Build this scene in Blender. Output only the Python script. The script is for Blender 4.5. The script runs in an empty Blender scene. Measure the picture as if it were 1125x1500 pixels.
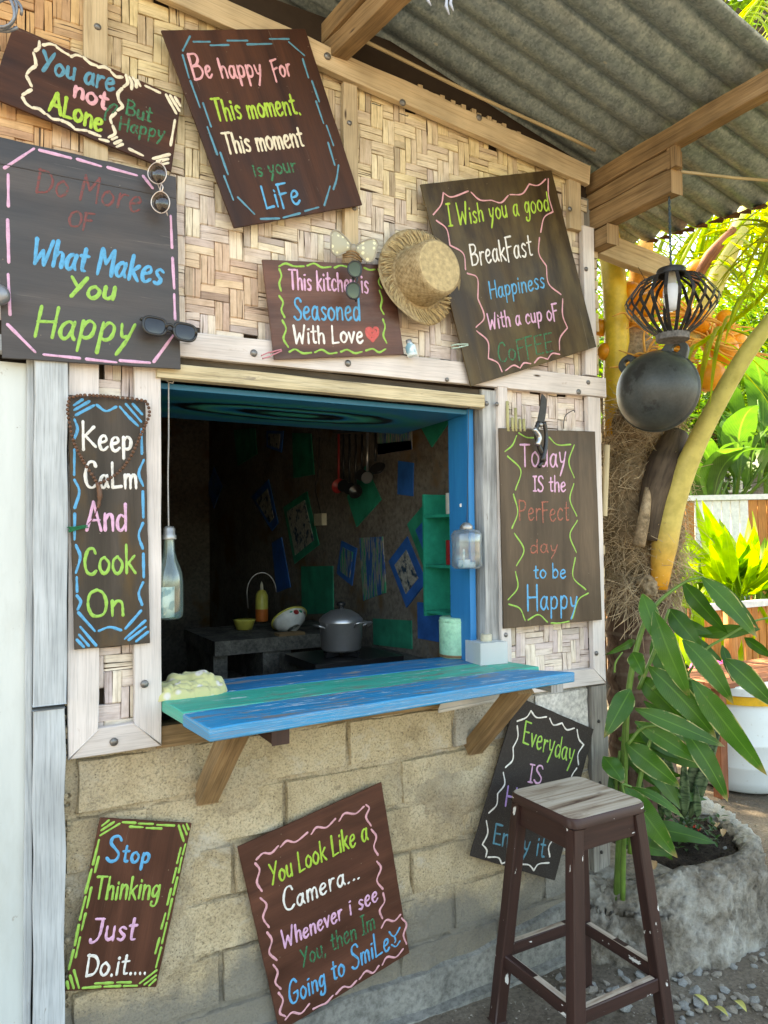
import bpy, math, random
from mathutils import Vector, Matrix, noise
R_ = random.Random(7)
rad = math.radians
SC = bpy.context.scene
COL = SC.collection
# ------------------------------------------------------------------ camera
FPX = 1083.0
YAW, PIT, ROL = rad(29), rad(1.9), rad(0.65)
CP = Vector((0, -2.2, 1.6))
CF = Vector((math.sin(YAW)*math.cos(PIT), math.cos(YAW)*math.cos(PIT), math.sin(PIT)))
_r0 = Vector((math.cos(YAW), -math.sin(YAW), 0)); _u0 = _r0.cross(CF)
CR = _r0*math.cos(ROL) - _u0*math.sin(ROL)
CU = _u0*math.cos(ROL) + _r0*math.sin(ROL)
cd = bpy.data.cameras.new('camera'); cam = bpy.data.objects.new('camera', cd); COL.objects.link(cam)
cam.matrix_world = Matrix(((CR.x, CU.x, -CF.x, CP.x), (CR.y, CU.y, -CF.y, CP.y), (CR.z, CU.z, -CF.z, CP.z), (0, 0, 0, 1)))
cd.sensor_fit = 'HORIZONTAL'; cd.sensor_width = 36; cd.lens = FPX/1125*36; cd.clip_end = 500; cd.clip_start = 0.05
SC.camera = cam
SC.render.resolution_x = 768; SC.render.resolution_y = 1024
# ------------------------------------------------------------------ light
SUN_EL, SUN_AZ = 52, -14          # azimuth measured from +y towards +x (negative: towards -x)
W = bpy.data.worlds.new('World'); SC.world = W; W.use_nodes = True
wn = W.node_tree.nodes; wl = W.node_tree.links
sky = wn.new('ShaderNodeTexSky'); sky.sky_type = 'NISHITA'; sky.sun_disc = False
sky.sun_elevation = rad(SUN_EL); sky.sun_rotation = rad(SUN_AZ)
sky.air_density = 1.0; sky.dust_density = 2.5; sky.ozone_density = 1.0
wl.new(sky.outputs[0], wn['Background'].inputs[0]); wn['Background'].inputs[1].default_value = 0.15
sd = bpy.data.lights.new('sun', 'SUN'); sd.energy = 5.0; sd.angle = rad(0.6); sd.color = (1.0, 0.93, 0.82)
so = bpy.data.objects.new('sun', sd); COL.objects.link(so)
tosun = Vector((math.sin(rad(SUN_AZ))*math.cos(rad(SUN_EL)), math.cos(rad(SUN_AZ))*math.cos(rad(SUN_EL)), math.sin(rad(SUN_EL))))
so.rotation_euler = tosun.to_track_quat('Z', 'Y').to_euler(); so.location = (2, 6, 12)
SC.view_settings.view_transform = 'Standard'; SC.view_settings.look = 'None'
SC.view_settings.exposure = 2.75; SC.view_settings.gamma = 1.0
try: SC.view_settings.use_curve_mapping = False
except Exception: pass
try:
    SC.view_settings.use_white_balance = True; SC.view_settings.white_balance_temperature = 8700; SC.view_settings.white_balance_tint = 6
except Exception: pass
SC.cycles.max_bounces = 8; SC.cycles.diffuse_bounces = 5; SC.cycles.transparent_max_bounces = 12
# ------------------------------------------------------------------ photo measuring helpers (points on real planes)
def ray(px, py): return CF + CR*((px-562.5)/FPX) - CU*((py-750)/FPX)
def P(px, py, y=0.0): d = ray(px, py); return CP + d*((y-CP.y)/d.y)
def PX(px, py, x): d = ray(px, py); return CP + d*((x-CP.x)/d.x)
def PZ(px, py, z): d = ray(px, py); return CP + d*((z-CP.z)/d.z)
def PD(px, py, t): return CP + ray(px, py)*t
# ------------------------------------------------------------------ materials
MATS = {}
class NT:
    def __init__(s, name):
        s.m = bpy.data.materials.new(name); s.m.use_nodes = True
        s.n = s.m.node_tree.nodes; s.l = s.m.node_tree.links
        s.b = s.n['Principled BSDF']; s.out = s.n['Material Output']
    def node(s, t, **kw):
        x = s.n.new(t)
        for k, v in kw.items():
            if k.startswith('i_'):
                key = k[2:]; key = int(key) if key.isdigit() else key
                if isinstance(v, bpy.types.NodeSocket): s.l.new(v, x.inputs[key])
                else: x.inputs[key].default_value = v
            else: setattr(x, k, v)
        return x
    def ramp(s, fac, stops, interp='LINEAR'):
        r = s.n.new('ShaderNodeValToRGB'); s.l.new(fac, r.inputs[0]); r.color_ramp.interpolation = interp
        e = r.color_ramp.elements
        while len(e) < len(stops): e.new(0.5)
        for k, (p, c) in enumerate(stops):
            e[k].position = p; e[k].color = (*c, 1) if len(c) == 3 else c
        return r.outputs[0]
    def mix(s, fac, a, b, mode='MIX'):
        m = s.n.new('ShaderNodeMix'); m.data_type = 'RGBA'; m.blend_type = mode
        for sock, v in ((m.inputs[0], fac), (m.inputs[6], a), (m.inputs[7], b)):
            if isinstance(v, bpy.types.NodeSocket): s.l.new(v, sock)
            elif isinstance(v, (int, float)): sock.default_value = v
            else: sock.default_value = (*v, 1)
        return m.outputs[2]
    def noise(s, co, scale, detail=6, rough=0.6, dist=0.0, dim=None):
        n = s.node('ShaderNodeTexNoise'); s.l.new(co, n.inputs['Vector'])
        n.inputs['Scale'].default_value = scale; n.inputs['Detail'].default_value = detail
        n.inputs['Roughness'].default_value = rough; n.inputs['Distortion'].default_value = dist
        return n.outputs[0]
    def coord(s, kind='Object', scale=(1, 1, 1)):
        t = s.n.new('ShaderNodeTexCoord'); mp = s.n.new('ShaderNodeMapping')
        oi = s.n.new('ShaderNodeObjectInfo'); mul = s.node('ShaderNodeMath', operation='MULTIPLY', i_1=37.0)
        s.l.new(oi.outputs['Random'], mul.inputs[0])
        s.l.new(mul.outputs[0], mp.inputs['Location'])
        s.l.new(t.outputs[kind], mp.inputs['Vector']); mp.inputs['Scale'].default_value = scale
        return mp.outputs[0]
    def bump(s, h, strength=0.4, dist=0.005, prev=None):
        b = s.node('ShaderNodeBump', i_Strength=strength, i_Distance=dist); s.l.new(h, b.inputs['Height'])
        if prev is not None: s.l.new(prev, b.inputs['Normal'])
        return b.outputs[0]
    def fin(s, col, rough=0.7, nrm=None, spec=0.4, metal=0.0, **kw):
        if isinstance(col, bpy.types.NodeSocket): s.l.new(col, s.b.inputs['Base Color'])
        else: s.b.inputs['Base Color'].default_value = (*col, 1)
        if isinstance(rough, bpy.types.NodeSocket): s.l.new(rough, s.b.inputs['Roughness'])
        else: s.b.inputs['Roughness'].default_value = rough
        if nrm is not None: s.l.new(nrm, s.b.inputs['Normal'])
        s.b.inputs['Specular IOR Level'].default_value = spec; s.b.inputs['Metallic'].default_value = metal
        for k, v in kw.items(): s.b.inputs[k.replace('_', ' ')].default_value = v
        return s.m

def wood(name, stops, rough=0.75, gs=1.0, wear=None, wear_amt=(0.60, 0.66), bump=0.35, spec=0.25, spots=None, attr=False, big=0.35, knots=0.0, fine=0.66):
    fine_=fine
    """grain along UV u (metres)"""
    t = NT(name); co = t.coord('UV', (3.0*gs, 60*gs, 1))
    n1 = t.noise(co, 1.0, 8, 0.65, 0.6)
    col = t.ramp(n1, stops)
    co2 = t.coord('UV', (1, 1, 1)); nb = t.noise(co2, 5, 3, 0.5)
    shade = t.ramp(nb, [(0.3, (1-big,)*3), (0.7, (1.0+big*0.4,)*3)])
    col = t.mix(1.0, col, shade, 'MULTIPLY')
    fine = t.noise(t.coord('UV', (8*gs, 260*gs, 1)), 1.0, 3, 0.6)
    col = t.mix(1.0, col, t.ramp(fine, [(0.32, (fine_,)*3), (0.52, (1.04,)*3)]), 'MULTIPLY')
    if wear is not None:
        nw = t.noise(t.coord('UV', (7, 26, 1)), 1.0, 9, 0.72, 0.4)
        f = t.ramp(nw, [(wear_amt[0], (0, 0, 0)), (wear_amt[1], (1, 1, 1))])
        col = t.mix(f, col, wear)
    if spots is not None:
        v = t.node('ShaderNodeTexVoronoi'); t.l.new(t.coord('UV', (1, 1, 1)), v.inputs['Vector']); v.inputs['Scale'].default_value = spots[1]
        f = t.ramp(v.outputs['Distance'], [(spots[2], (1, 1, 1)), (spots[2]+0.02, (0, 0, 0))])
        col = t.mix(f, col, spots[0])
    if knots:
        v = t.node('ShaderNodeTexVoronoi'); t.l.new(t.coord('UV', (2.2, 9, 1)), v.inputs['Vector']); v.inputs['Scale'].default_value = 1.4
        f = t.ramp(v.outputs['Distance'], [(0.03, (1, 1, 1)), (0.07, (0, 0, 0))])
        col = t.mix(f, col, (0.07, 0.045, 0.03))
    nr = t.bump(n1, bump, 0.003); nr = t.bump(fine, bump*0.8, 0.0015, nr)
    return t.fin(col, rough, nr, spec)

def rough_mat(name, stops, scale=6, bump=0.6, bdist=0.01, rough=0.9, fine_scale=60, c2=None, c2amt=(0.5, 0.6), c2scale=2.0, spec=0.15, kind='Object', fine_amt=0.5):
    t = NT(name); co = t.coord(kind, (1, 1, 1))
    n1 = t.noise(co, scale, 8, 0.62); col = t.ramp(n1, stops)
    n2 = t.noise(co, fine_scale, 6, 0.7)
    col = t.mix(1.0, col, t.ramp(n2, [(0.3, (1-fine_amt,)*3), (0.6, (1+fine_amt*0.25,)*3)]), 'MULTIPLY')
    if c2 is not None:
        n3 = t.noise(co, c2scale, 7, 0.65); f = t.ramp(n3, [(c2amt[0], (0, 0, 0)), (c2amt[1], (1, 1, 1))]); col = t.mix(f, col, c2)
    nr = t.bump(n1, bump*0.6, bdist*2); nr = t.bump(n2, bump, bdist*0.5, nr)
    return t.fin(col, rough, nr, spec)

def flat_mat(name, c, rough=0.5, spec=0.4, metal=0.0, var=0.15, scale=25, bump=0.1, **kw):
    t = NT(name); co = t.coord('Object')
    n = t.noise(co, scale, 5, 0.6)
    col = t.ramp(n, [(0.3, tuple(x*(1-var) for x in c)), (0.7, tuple(min(1, x*(1+var)) for x in c))])
    return t.fin(col, rough, t.bump(n, bump, 0.002), spec, metal, **kw)

def leaf_mat(name, c1, c2, trans=0.35, veins=True, rough=0.4, edge=None, attr=False):
    """UV: u along the leaf 0..1, v across -1..1"""
    t = NT(name); uv = t.node('ShaderNodeTexCoord').outputs['UV']
    sep = t.node('ShaderNodeSeparateXYZ', i_0=uv)
    av = t.node('ShaderNodeMath', operation='ABSOLUTE', i_0=sep.outputs[1])
    co = t.coord('Object'); n = t.noise(co, 9, 4, 0.6)
    col = t.ramp(n, [(0.3, c1), (0.7, c2)])
    # per leaf variation
    oi = t.node('ShaderNodeObjectInfo')
    col = t.mix(1.0, col, t.ramp(oi.outputs['Random'], [(0, (0.75, 0.8, 0.7)), (1, (1.2, 1.15, 1.0))]), 'MULTIPLY')
    if attr:
        at = t.node('ShaderNodeAttribute', attribute_name='col'); col = t.mix(1.0, col, at.outputs['Color'], 'MULTIPLY')
    nrm = None
    if veins:
        s1 = t.node('ShaderNodeMath', operation='MULTIPLY', i_0=sep.outputs[0], i_1=24.0)
        s2 = t.node('ShaderNodeMath', operation='MULTIPLY_ADD', i_0=av.outputs[0], i_1=-6.0, i_2=s1.outputs[0])
        fr = t.node('ShaderNodeMath', operation='PINGPONG', i_0=s2.outputs[0], i_1=0.5)
        col = t.mix(0.22, col, t.ramp(fr.outputs[0], [(0.0, (c1[0]*.5, c1[1]*.6, c1[2]*.5)), (0.5, c2)]))
        nrm = t.bump(fr.outputs[0], 0.25, 0.002)
        mid = t.ramp(av.outputs[0], [(0.03, (1, 1, 1)), (0.09, (0, 0, 0))])
        col = t.mix(mid, col, (c2[0]*1.35, c2[1]*1.2, c2[2]*1.2))
    if edge is not None:
        ed = t.ramp(av.outputs[0], [(0.86, (0, 0, 0)), (0.99, (1, 1, 1))]); ne = t.noise(co, 14, 4, 0.6)
        tp = t.ramp(sep.outputs[0], [(0.88, (0, 0, 0)), (0.985, (1, 1, 1))]); col = t.mix(t.mix(1.0, tp, t.ramp(ne, [(0.40, (0, 0, 0)), (0.5, (1, 1, 1))]), 'MULTIPLY'), col, (0.34, 0.24, 0.11)); nb_ = t.noise(co, 38, 5, 0.7); col = t.mix(t.ramp(nb_, [(0.64, (0, 0, 0)), (0.70, (0.6,)*3)]), col, (0.17, 0.17, 0.05))
        f = t.mix(1.0, ed, t.ramp(ne, [(0.48, (0, 0, 0)), (0.56, (1, 1, 1))]), 'MULTIPLY'); col = t.mix(f, col, edge)
    tr = t.node('ShaderNodeBsdfTranslucent'); t.l.new(t.mix(1.0, col, (1.5, 1.6, 0.6), 'MULTIPLY'), tr.inputs[0])
    t.fin(col, rough, nrm, 0.4)
    ms = t.node('ShaderNodeMixShader', i_0=trans); t.l.new(t.b.outputs[0], ms.inputs[1]); t.l.new(tr.outputs[0], ms.inputs[2])
    t.l.new(ms.outputs[0], t.out.inputs[0])
    return t.m

M = {}
M['strip'] = None
def strip_mat():
    t = NT('woven bamboo'); at = t.node('ShaderNodeAttribute', attribute_name='col')
    n1 = t.noise(t.coord('UV', (9, 190, 1)), 1.0, 6, 0.65, 0.3)
    col = t.mix(1.0, at.outputs['Color'], t.ramp(n1, [(0.26, (0.5, 0.43, 0.36)), (0.46, (0.95, 0.93, 0.9)), (0.75, (1.12, 1.1, 1.05))]), 'MULTIPLY')
    sl = t.noise(t.coord('UV', (4, 130, 3)), 1.0, 2, 0.4)
    slit = t.ramp(sl, [(0.30, (1, 1, 1)), (0.325, (0, 0, 0))]); col = t.mix(slit, col, (0.10, 0.06, 0.035))
    nb = t.noise(t.coord('UV', (20, 30, 1)), 1.0, 5, 0.6)
    col = t.mix(1.0, col, t.ramp(nb, [(0.3, (0.8, 0.76, 0.7)), (0.6, (1.05, 1.05, 1.05))]), 'MULTIPLY')
    return t.fin(col, 0.6, t.bump(n1, 0.5, 0.0015), 0.3)
M['strip'] = strip_mat()
M['backing'] = flat_mat('dark gap behind weave', (0.035, 0.022, 0.014), 0.9)
M['whitewash'] = wood('whitewashed batten', [(0.2, (0.42, 0.36, 0.32)), (0.36, (0.64, 0.575, 0.535)), (0.75, (0.72, 0.66, 0.625))], wear=(0.40, 0.30, 0.235), wear_amt=(0.64, 0.70), bump=0.3, knots=1, big=0.2, fine=0.84)
M['rawbatten'] = wood('raw pale batten', [(0.25, (0.34, 0.24, 0.14)), (0.45, (0.56, 0.43, 0.27)), (0.8, (0.64, 0.51, 0.34))], knots=1, big=0.3, fine=0.8)
M['lintel'] = wood('yellow lintel wood', [(0.25, (0.30, 0.23, 0.13)), (0.5, (0.60, 0.50, 0.32)), (0.8, (0.68, 0.60, 0.42))], wear=(0.25, 0.21, 0.16), wear_amt=(0.6, 0.68), big=0.2)
M['rafter'] = wood('weathered rafter', [(0.2, (0.13, 0.075, 0.035)), (0.5, (0.30, 0.19, 0.095)), (0.8, (0.42, 0.29, 0.16))], knots=1, big=0.4, bump=0.6, gs=0.8)
M['slotshade'] = wood('gap wood', [(0.2, (0.05, 0.04, 0.03)), (0.8, (0.12, 0.09, 0.06))])  # dark tone painted for the shade in the slot above the lintel
M['greypost'] = wood('grey weathered post', [(0.25, (0.20, 0.20, 0.19)), (0.5, (0.42, 0.42, 0.41)), (0.8, (0.55, 0.55, 0.53))], wear=(0.18, 0.15, 0.12), wear_amt=(0.62, 0.7), bump=0.7)
M['brownpost'] = wood('old brown grey post', [(0.25, (0.14, 0.125, 0.11)), (0.5, (0.27, 0.25, 0.22)), (0.8, (0.38, 0.36, 0.32))], bump=0.7)
M['doorframe'] = wood('pale blue grey door post', [(0.25, (0.34, 0.37, 0.385)), (0.5, (0.46, 0.49, 0.505)), (0.8, (0.54, 0.57, 0.58))], wear=(0.2, 0.17, 0.14), wear_amt=(0.66, 0.7), bump=0.5, big=0.25, fine=0.75)
t = NT('white door paint'); co = t.coord('Object', (6, 6, 0.8)); n = t.noise(co, 1.5, 6, 0.6); n2 = t.noise(t.coord('Object'), 30, 5, 0.7)
c = t.ramp(n, [(0.3, (0.47, 0.51, 0.50)), (0.7, (0.62, 0.655, 0.635))]); n5 = t.noise(t.coord('Object', (3, 3, 1.2)), 2.0, 8, 0.7); c = t.mix(t.ramp(n5, [(0.5, (0, 0, 0)), (0.75, (.55,)*3)]), c, (0.40, 0.41, 0.37)); c = t.mix(t.ramp(n2, [(0.66, (0, 0, 0)), (0.70, (1, 1, 1))]), c, (0.36, 0.35, 0.32))
M['door'] = t.fin(c, 0.45, t.bump(n2, 0.1, 0.001), 0.4)
M['bolt'] = flat_mat('dull bolt head', (0.20, 0.19, 0.18), 0.45, metal=0.7, var=0.4, scale=120)
def sheet_mat():
    t = NT('galvanised corrugated sheet'); co = t.coord('Object', (1, 1, 1))
    n1 = t.noise(co, 26, 5, 0.6); n2 = t.noise(co, 2.2, 5, 0.6)
    v = t.node('ShaderNodeTexVoronoi'); t.l.new(co, v.inputs['Vector']); v.inputs['Scale'].default_value = 130
    c = t.ramp(n1, [(0.3, (0.14, 0.185, 0.195)), (0.55, (0.255, 0.32, 0.325)), (0.75, (0.40, 0.46, 0.455))])
    c = t.mix(0.35, c, t.ramp(v.outputs['Color'], [(0.2, (0.14, 0.175, 0.18)), (0.8, (0.46, 0.52, 0.51))]))
    c = t.mix(t.ramp(n2, [(0.55, (0, 0, 0)), (0.75, (0.35, 0.35, 0.35))]), c, (0.23, 0.225, 0.19))
    v2 = t.node('ShaderNodeTexVoronoi'); t.l.new(t.coord('Object', (1, 2, 1)), v2.inputs['Vector']); v2.inputs['Scale'].default_value = 5.5
    c = t.mix(t.ramp(v2.outputs['Distance'], [(0.035, (0.8, 0.8, 0.8)), (0.05, (0, 0, 0))]), c, (0.5, 0.48, 0.38))
    return t.fin(c, 0.45, t.bump(n1, 0.2, 0.002), 0.4, metal=0.45)
M['sheet'] = sheet_mat()
M['rust'] = rough_mat('rusted sheet edge', [(0.3, (0.06, 0.03, 0.02)), (0.7, (0.19, 0.09, 0.045))], 20)
def block_mat(name, c1, c2, c3):
    t = NT(name); P_ = t.node('ShaderNodeNewGeometry').outputs['Position']; co = t.coord('Object')
    n1 = t.noise(co, 6, 8, 0.65); col = t.ramp(n1, [(0.25, c1), (0.5, c2), (0.75, c3)])
    grit = t.noise(P_, 150, 4, 0.75); col = t.mix(1.0, col, t.ramp(grit, [(0.32, (0.42,)*3), (0.5, (0.95,)*3), (0.75, (1.15,)*3)]), 'MULTIPLY')
    v = t.node('ShaderNodeTexVoronoi'); t.l.new(P_, v.inputs['Vector']); v.inputs['Scale'].default_value = 75
    pit = t.ramp(v.outputs['Distance'], [(0.10, (1, 1, 1)), (0.2, (0, 0, 0))]); pn = t.ramp(t.noise(P_, 9, 4, 0.6), [(0.45, (0, 0, 0)), (0.6, (1, 1, 1))])
    col = t.mix(t.mix(1.0, pit, pn, 'MULTIPLY'), col, tuple(x*.35 for x in c1))
    big = t.noise(P_, 2.3, 8, 0.68); col = t.mix(t.ramp(big, [(0.52, (0, 0, 0)), (0.68, (0.5,)*3)]), col, (0.33, 0.29, 0.23))
    sm = t.noise(P_, 4.1, 8, 0.7, 0.6); col = t.mix(t.ramp(sm, [(0.56, (0, 0, 0)), (0.66, (0.5,)*3)]), col, (0.62, 0.58, 0.50))
    sz = t.node('ShaderNodeSeparateXYZ', i_0=P_); zz = t.node('ShaderNodeMath', operation='MULTIPLY_ADD', i_0=big, i_1=-0.55, i_2=sz.outputs[2])
    col = t.mix(t.ramp(zz.outputs[0], [(-.02 % 1, (0, 0, 0)), (1, (0, 0, 0))]) if False else t.ramp(zz.outputs[0], [(0.0, (0.8,)*3), (0.10, (0, 0, 0))]), col, (0.20, 0.19, 0.165))
    nr = t.bump(n1, 0.6, 0.02); nr = t.bump(grit, 1.0, 0.006, nr); nr = t.bump(v.outputs['Distance'], 0.5, 0.004, nr)
    return t.fin(col, 0.95, nr, 0.1)
M['block'] = block_mat('sandy concrete block', (0.36, 0.275, 0.165), (0.58, 0.465, 0.30), (0.69, 0.585, 0.41))
M['blockpale'] = block_mat('pale grey concrete block', (0.36, 0.33, 0.28), (0.52, 0.48, 0.41), (0.64, 0.60, 0.53))
M['mortar'] = block_mat('sandy mortar', (0.32, 0.25, 0.16), (0.52, 0.42, 0.28), (0.63, 0.54, 0.385))
M['plinth'] = rough_mat('grey cement render', [(0.25, (0.15, 0.145, 0.13)), (0.5, (0.24, 0.235, 0.21)), (0.75, (0.34, 0.33, 0.30))], 4, 0.8, 0.012, fine_scale=50, c2=(0.38, 0.35, 0.29), c2amt=(0.6, 0.7))
M['whiteplaster'] = rough_mat('whitewashed plaster', [(0.25, (0.48, 0.46, 0.41)), (0.6, (0.68, 0.66, 0.61))], 7, 0.7, 0.01, fine_scale=60, c2=(0.36, 0.31, 0.24), c2amt=(0.62, 0.68))
M['planter'] = rough_mat('rough cast concrete', [(0.25, (0.12, 0.10, 0.08)), (0.5, (0.235, 0.205, 0.165)), (0.75, (0.35, 0.315, 0.26))], 5, 1.0, 0.03, fine_scale=34, c2=(0.46, 0.44, 0.39), c2amt=(0.50, 0.62), c2scale=3.2)
M['soil'] = rough_mat('dark soil', [(0.3, (0.022, 0.016, 0.012)), (0.7, (0.06, 0.042, 0.03))], 20, 1.0, 0.02, fine_scale=120)
M['ground'] = rough_mat('trodden earth', [(0.3, (0.09, 0.07, 0.05)), (0.5, (0.16, 0.13, 0.10)), (0.7, (0.24, 0.205, 0.16))], 2.2, 0.8, 0.01, fine_scale=70, c2=(0.26, 0.235, 0.195), c2amt=(0.6, 0.72), c2scale=1.2)
M['stone'] = rough_mat('grey gravel stone', [(0.3, (0.20, 0.20, 0.19)), (0.7, (0.40, 0.395, 0.37))], 9, 0.5, 0.01, fine_scale=90)
M['stone2'] = rough_mat('brownish gravel stone', [(0.3, (0.20, 0.17, 0.14)), (0.7, (0.40, 0.36, 0.30))], 9, 0.5, 0.01, fine_scale=90)
# boards of the signs
def board(name, a, b, rough=0.52, streak=None, spec=0.28):
    t = NT(name); n = t.noise(t.coord('UV', (1.2, 16, 1)), 1.0, 8, 0.55, 0.8)
    c = t.ramp(n, [(0.3, a), (0.7, b)])
    big = t.noise(t.coord('UV', (3, 7, 1)), 1.0, 4, 0.55, 0.5); c = t.mix(1.0, c, t.ramp(big, [(0.3, (0.6,)*3), (0.7, (1.3,)*3)]), 'MULTIPLY')
    f = t.noise(t.coord('UV', (14, 420, 1)), 1.0, 2, 0.5); c = t.mix(1.0, c, t.ramp(f, [(0.35, (0.88,)*3), (0.6, (1.04,)*3)]), 'MULTIPLY')
    if streak is not None:
        s = t.noise(t.coord('UV', (3, 9, 1)), 1.0, 5, 0.6); c = t.mix(t.ramp(s, [(0.5, (0, 0, 0)), (0.68, (0.75,)*3)]), c, streak)
    sp = t.node('ShaderNodeTexVoronoi'); t.l.new(t.coord('UV'), sp.inputs['Vector']); sp.inputs['Scale'].default_value = 26
    c = t.mix(t.ramp(sp.outputs['Distance'], [(0.025, (0.7,)*3), (0.045, (0, 0, 0))]), c, (0.30, 0.24, 0.18))
    sc_ = t.noise(t.coord('UV', (2.5, 70, 3)), 1.0, 5, 0.7, 1.5); c = t.mix(t.ramp(sc_, [(0.66, (0, 0, 0)), (0.70, (0.25,)*3)]), c, (0.34, 0.28, 0.23))
    rr = t.ramp(big, [(0.3, (rough-0.08,)*3), (0.7, (rough+0.15,)*3)])
    return t.fin(c, rr, t.bump(f, 0.2, 0.0008), spec)
M['bd_red'] = board('dark red brown ply', (0.036, 0.012, 0.006), (0.080, 0.028, 0.013))
M['bd_grey'] = board('dark grey brown ply', (0.036, 0.030, 0.030), (0.066, 0.055, 0.052), 0.44, None, 0.5)
M['bd_olive'] = board('olive brown ply', (0.040, 0.023, 0.010), (0.092, 0.060, 0.024), 0.36, (0.125, 0.088, 0.034))
M['bd_brown'] = board('mid brown ply', (0.064, 0.042, 0.026), (0.125, 0.086, 0.054), 0.5)
M['bd_keep'] = board('rusty grey brown ply', (0.040, 0.030, 0.022), (0.072, 0.056, 0.044), 0.5, (0.10, 0.055, 0.015))
M['bd_mah'] = board('mahogany ply', (0.062, 0.022, 0.013), (0.110, 0.040, 0.023), 0.5)
M['bd_pink'] = board('worn red ply', (0.085, 0.036, 0.025), (0.15, 0.070, 0.050), 0.42, (0.16, 0.10, 0.08))
t = NT('black flecked board'); v = t.node('ShaderNodeTexVoronoi'); t.l.new(t.coord('UV'), v.inputs['Vector']); v.inputs['Scale'].default_value = 260
c = t.mix(t.ramp(v.outputs['Distance'], [(0.12, (0.55,)*3), (0.3, (0, 0, 0))]), (0.030, 0.024, 0.021), (0.15, 0.14, 0.13)); M['bd_black'] = t.fin(c, 0.7, None, 0.3)
def paint(name, c, fade=0.0, base=(0.06, 0.03, 0.02)):
    t = NT('paint '+name); n = t.noise(t.coord('Object', (1, 1, 1)), 75, 6, 0.75)
    col = t.ramp(n, [(0.28, tuple(x*0.55 for x in c)), (0.48, tuple(x*0.92 for x in c)), (0.7, tuple(min(1, x*1.08) for x in c))])
    if fade:
        n2 = t.noise(t.coord('Object'), 140, 5, 0.75); col = t.mix(t.ramp(n2, [(0.62-fade*0.5, (1, 1, 1)), (0.74-fade*0.5, (0, 0, 0))]), base, col)
        col = t.mix(t.ramp(n2, [(0.40+fade*.12, (1, 1, 1)), (0.50+fade*.12, (0, 0, 0))]), col, base)
    return t.fin(col, 0.55, t.bump(n, 0.3, 0.001), 0.4)
M['p_white'] = paint('white', (0.78, 0.75, 0.70)); M['p_blue'] = paint('blue', (0.075, 0.36, 0.62)); M['p_teal'] = paint('teal blue', (0.08, 0.26, 0.36))
M['p_green'] = paint('green', (0.28, 0.52, 0.09)); M['p_lime'] = paint('lime', (0.36, 0.55, 0.06)); M['p_pink'] = paint('pink', (0.70, 0.40, 0.58))
M['p_rose'] = paint('rose', (0.72, 0.36, 0.40)); M['p_cream'] = paint('cream', (0.74, 0.66, 0.50)); M['p_violet'] = paint('violet', (0.42, 0.28, 0.62))
M['p_dgreen'] = paint('faded green', (0.012, 0.20, 0.085), 0.12); M['p_dred'] = paint('faded red', (0.27, 0.042, 0.042), 0.24, (0.10, 0.06, 0.055)); M['p_red'] = paint('red', (0.6, 0.10, 0.09))
M['p_coral'] = paint('worn coral', (0.46, 0.12, 0.07), 0.15, (0.12, 0.07, 0.05))
# painted planks of the counter
def pplank(name, a, b, wear=(0.30, 0.27, 0.25), amt=(0.62, 0.66), scr=0.62):
    t = NT(name); n = t.noise(t.coord('UV', (3, 30, 1)), 1.0, 8, 0.65, 0.4); c = t.ramp(n, [(0.3, a), (0.7, b)])
    w = t.noise(t.coord('UV', (4.5, 34, 1)), 1.0, 10, 0.72, 0.5); c = t.mix(t.ramp(w, [(amt[0], (0, 0, 0)), (amt[1], (1, 1, 1))]), c, wear)
    s = t.noise(t.coord('UV', (9, 60, 5)), 1.0, 8, 0.7, 0.2); c = t.mix(t.ramp(s, [(scr, (0, 0, 0)), (scr+0.03, (0.8,)*3)]), c, (0.62, 0.66, 0.66))
    return t.fin(c, 0.5, t.bump(w, 0.4, 0.002), 0.4)
M['blue1'] = pplank('worn blue plank', (0.0, 0.19, 0.40), (0.003, 0.30, 0.56), wear=(0.20, 0.20, 0.21), amt=(0.515, 0.575), scr=0.585)
M['blue2'] = pplank('darker blue plank', (0.0, 0.13, 0.31), (0.002, 0.20, 0.42), amt=(0.54, 0.62), scr=0.62)
M['green1'] = pplank('worn turquoise plank', (0.010, 0.34, 0.25), (0.03, 0.48, 0.36), wear=(0.20, 0.24, 0.19), amt=(0.53, 0.62), scr=0.60)
M['jamb'] = pplank('blue painted jamb', (0.005, 0.17, 0.42), (0.01, 0.22, 0.50), amt=(0.9, 0.95), scr=0.95)
t = NT('painted hatch'); oc = t.node('ShaderNodeTexCoord').outputs['Object']; sp_ = t.node('ShaderNodeMapping', i_0=oc); sp_.inputs['Scale'].default_value = (1.0, 3.6, 1); nd = t.noise(oc, 3.0, 4, .6)
ln = t.node('ShaderNodeVectorMath', operation='LENGTH', i_0=sp_.outputs[0]); wv = t.node('ShaderNodeMath', operation='MULTIPLY_ADD', i_0=nd, i_1=.30, i_2=ln.outputs['Value']).outputs[0]; wv = t.node('ShaderNodeMath', operation='MULTIPLY', i_0=wv, i_1=0.95).outputs[0]
c = t.ramp(wv, [(0.20, (0.02, 0.30, 0.22)), (0.27, (0.001, 0.004, 0.006)), (0.33, (0.001, 0.004, 0.006)), (0.36, (0.0, 0.16, 0.34)), (0.44, (0.04, 0.34, 0.24)), (0.50, (0.001, 0.004, 0.006)), (0.54, (0.001, 0.004, 0.006)), (0.57, (0.0, 0.16, 0.28)), (0.66, (0.02, 0.22, 0.16)), (0.8, (0.01, 0.15, 0.28))])
M['hatch'] = t.fin(c, 0.35, None, 0.4)
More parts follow.
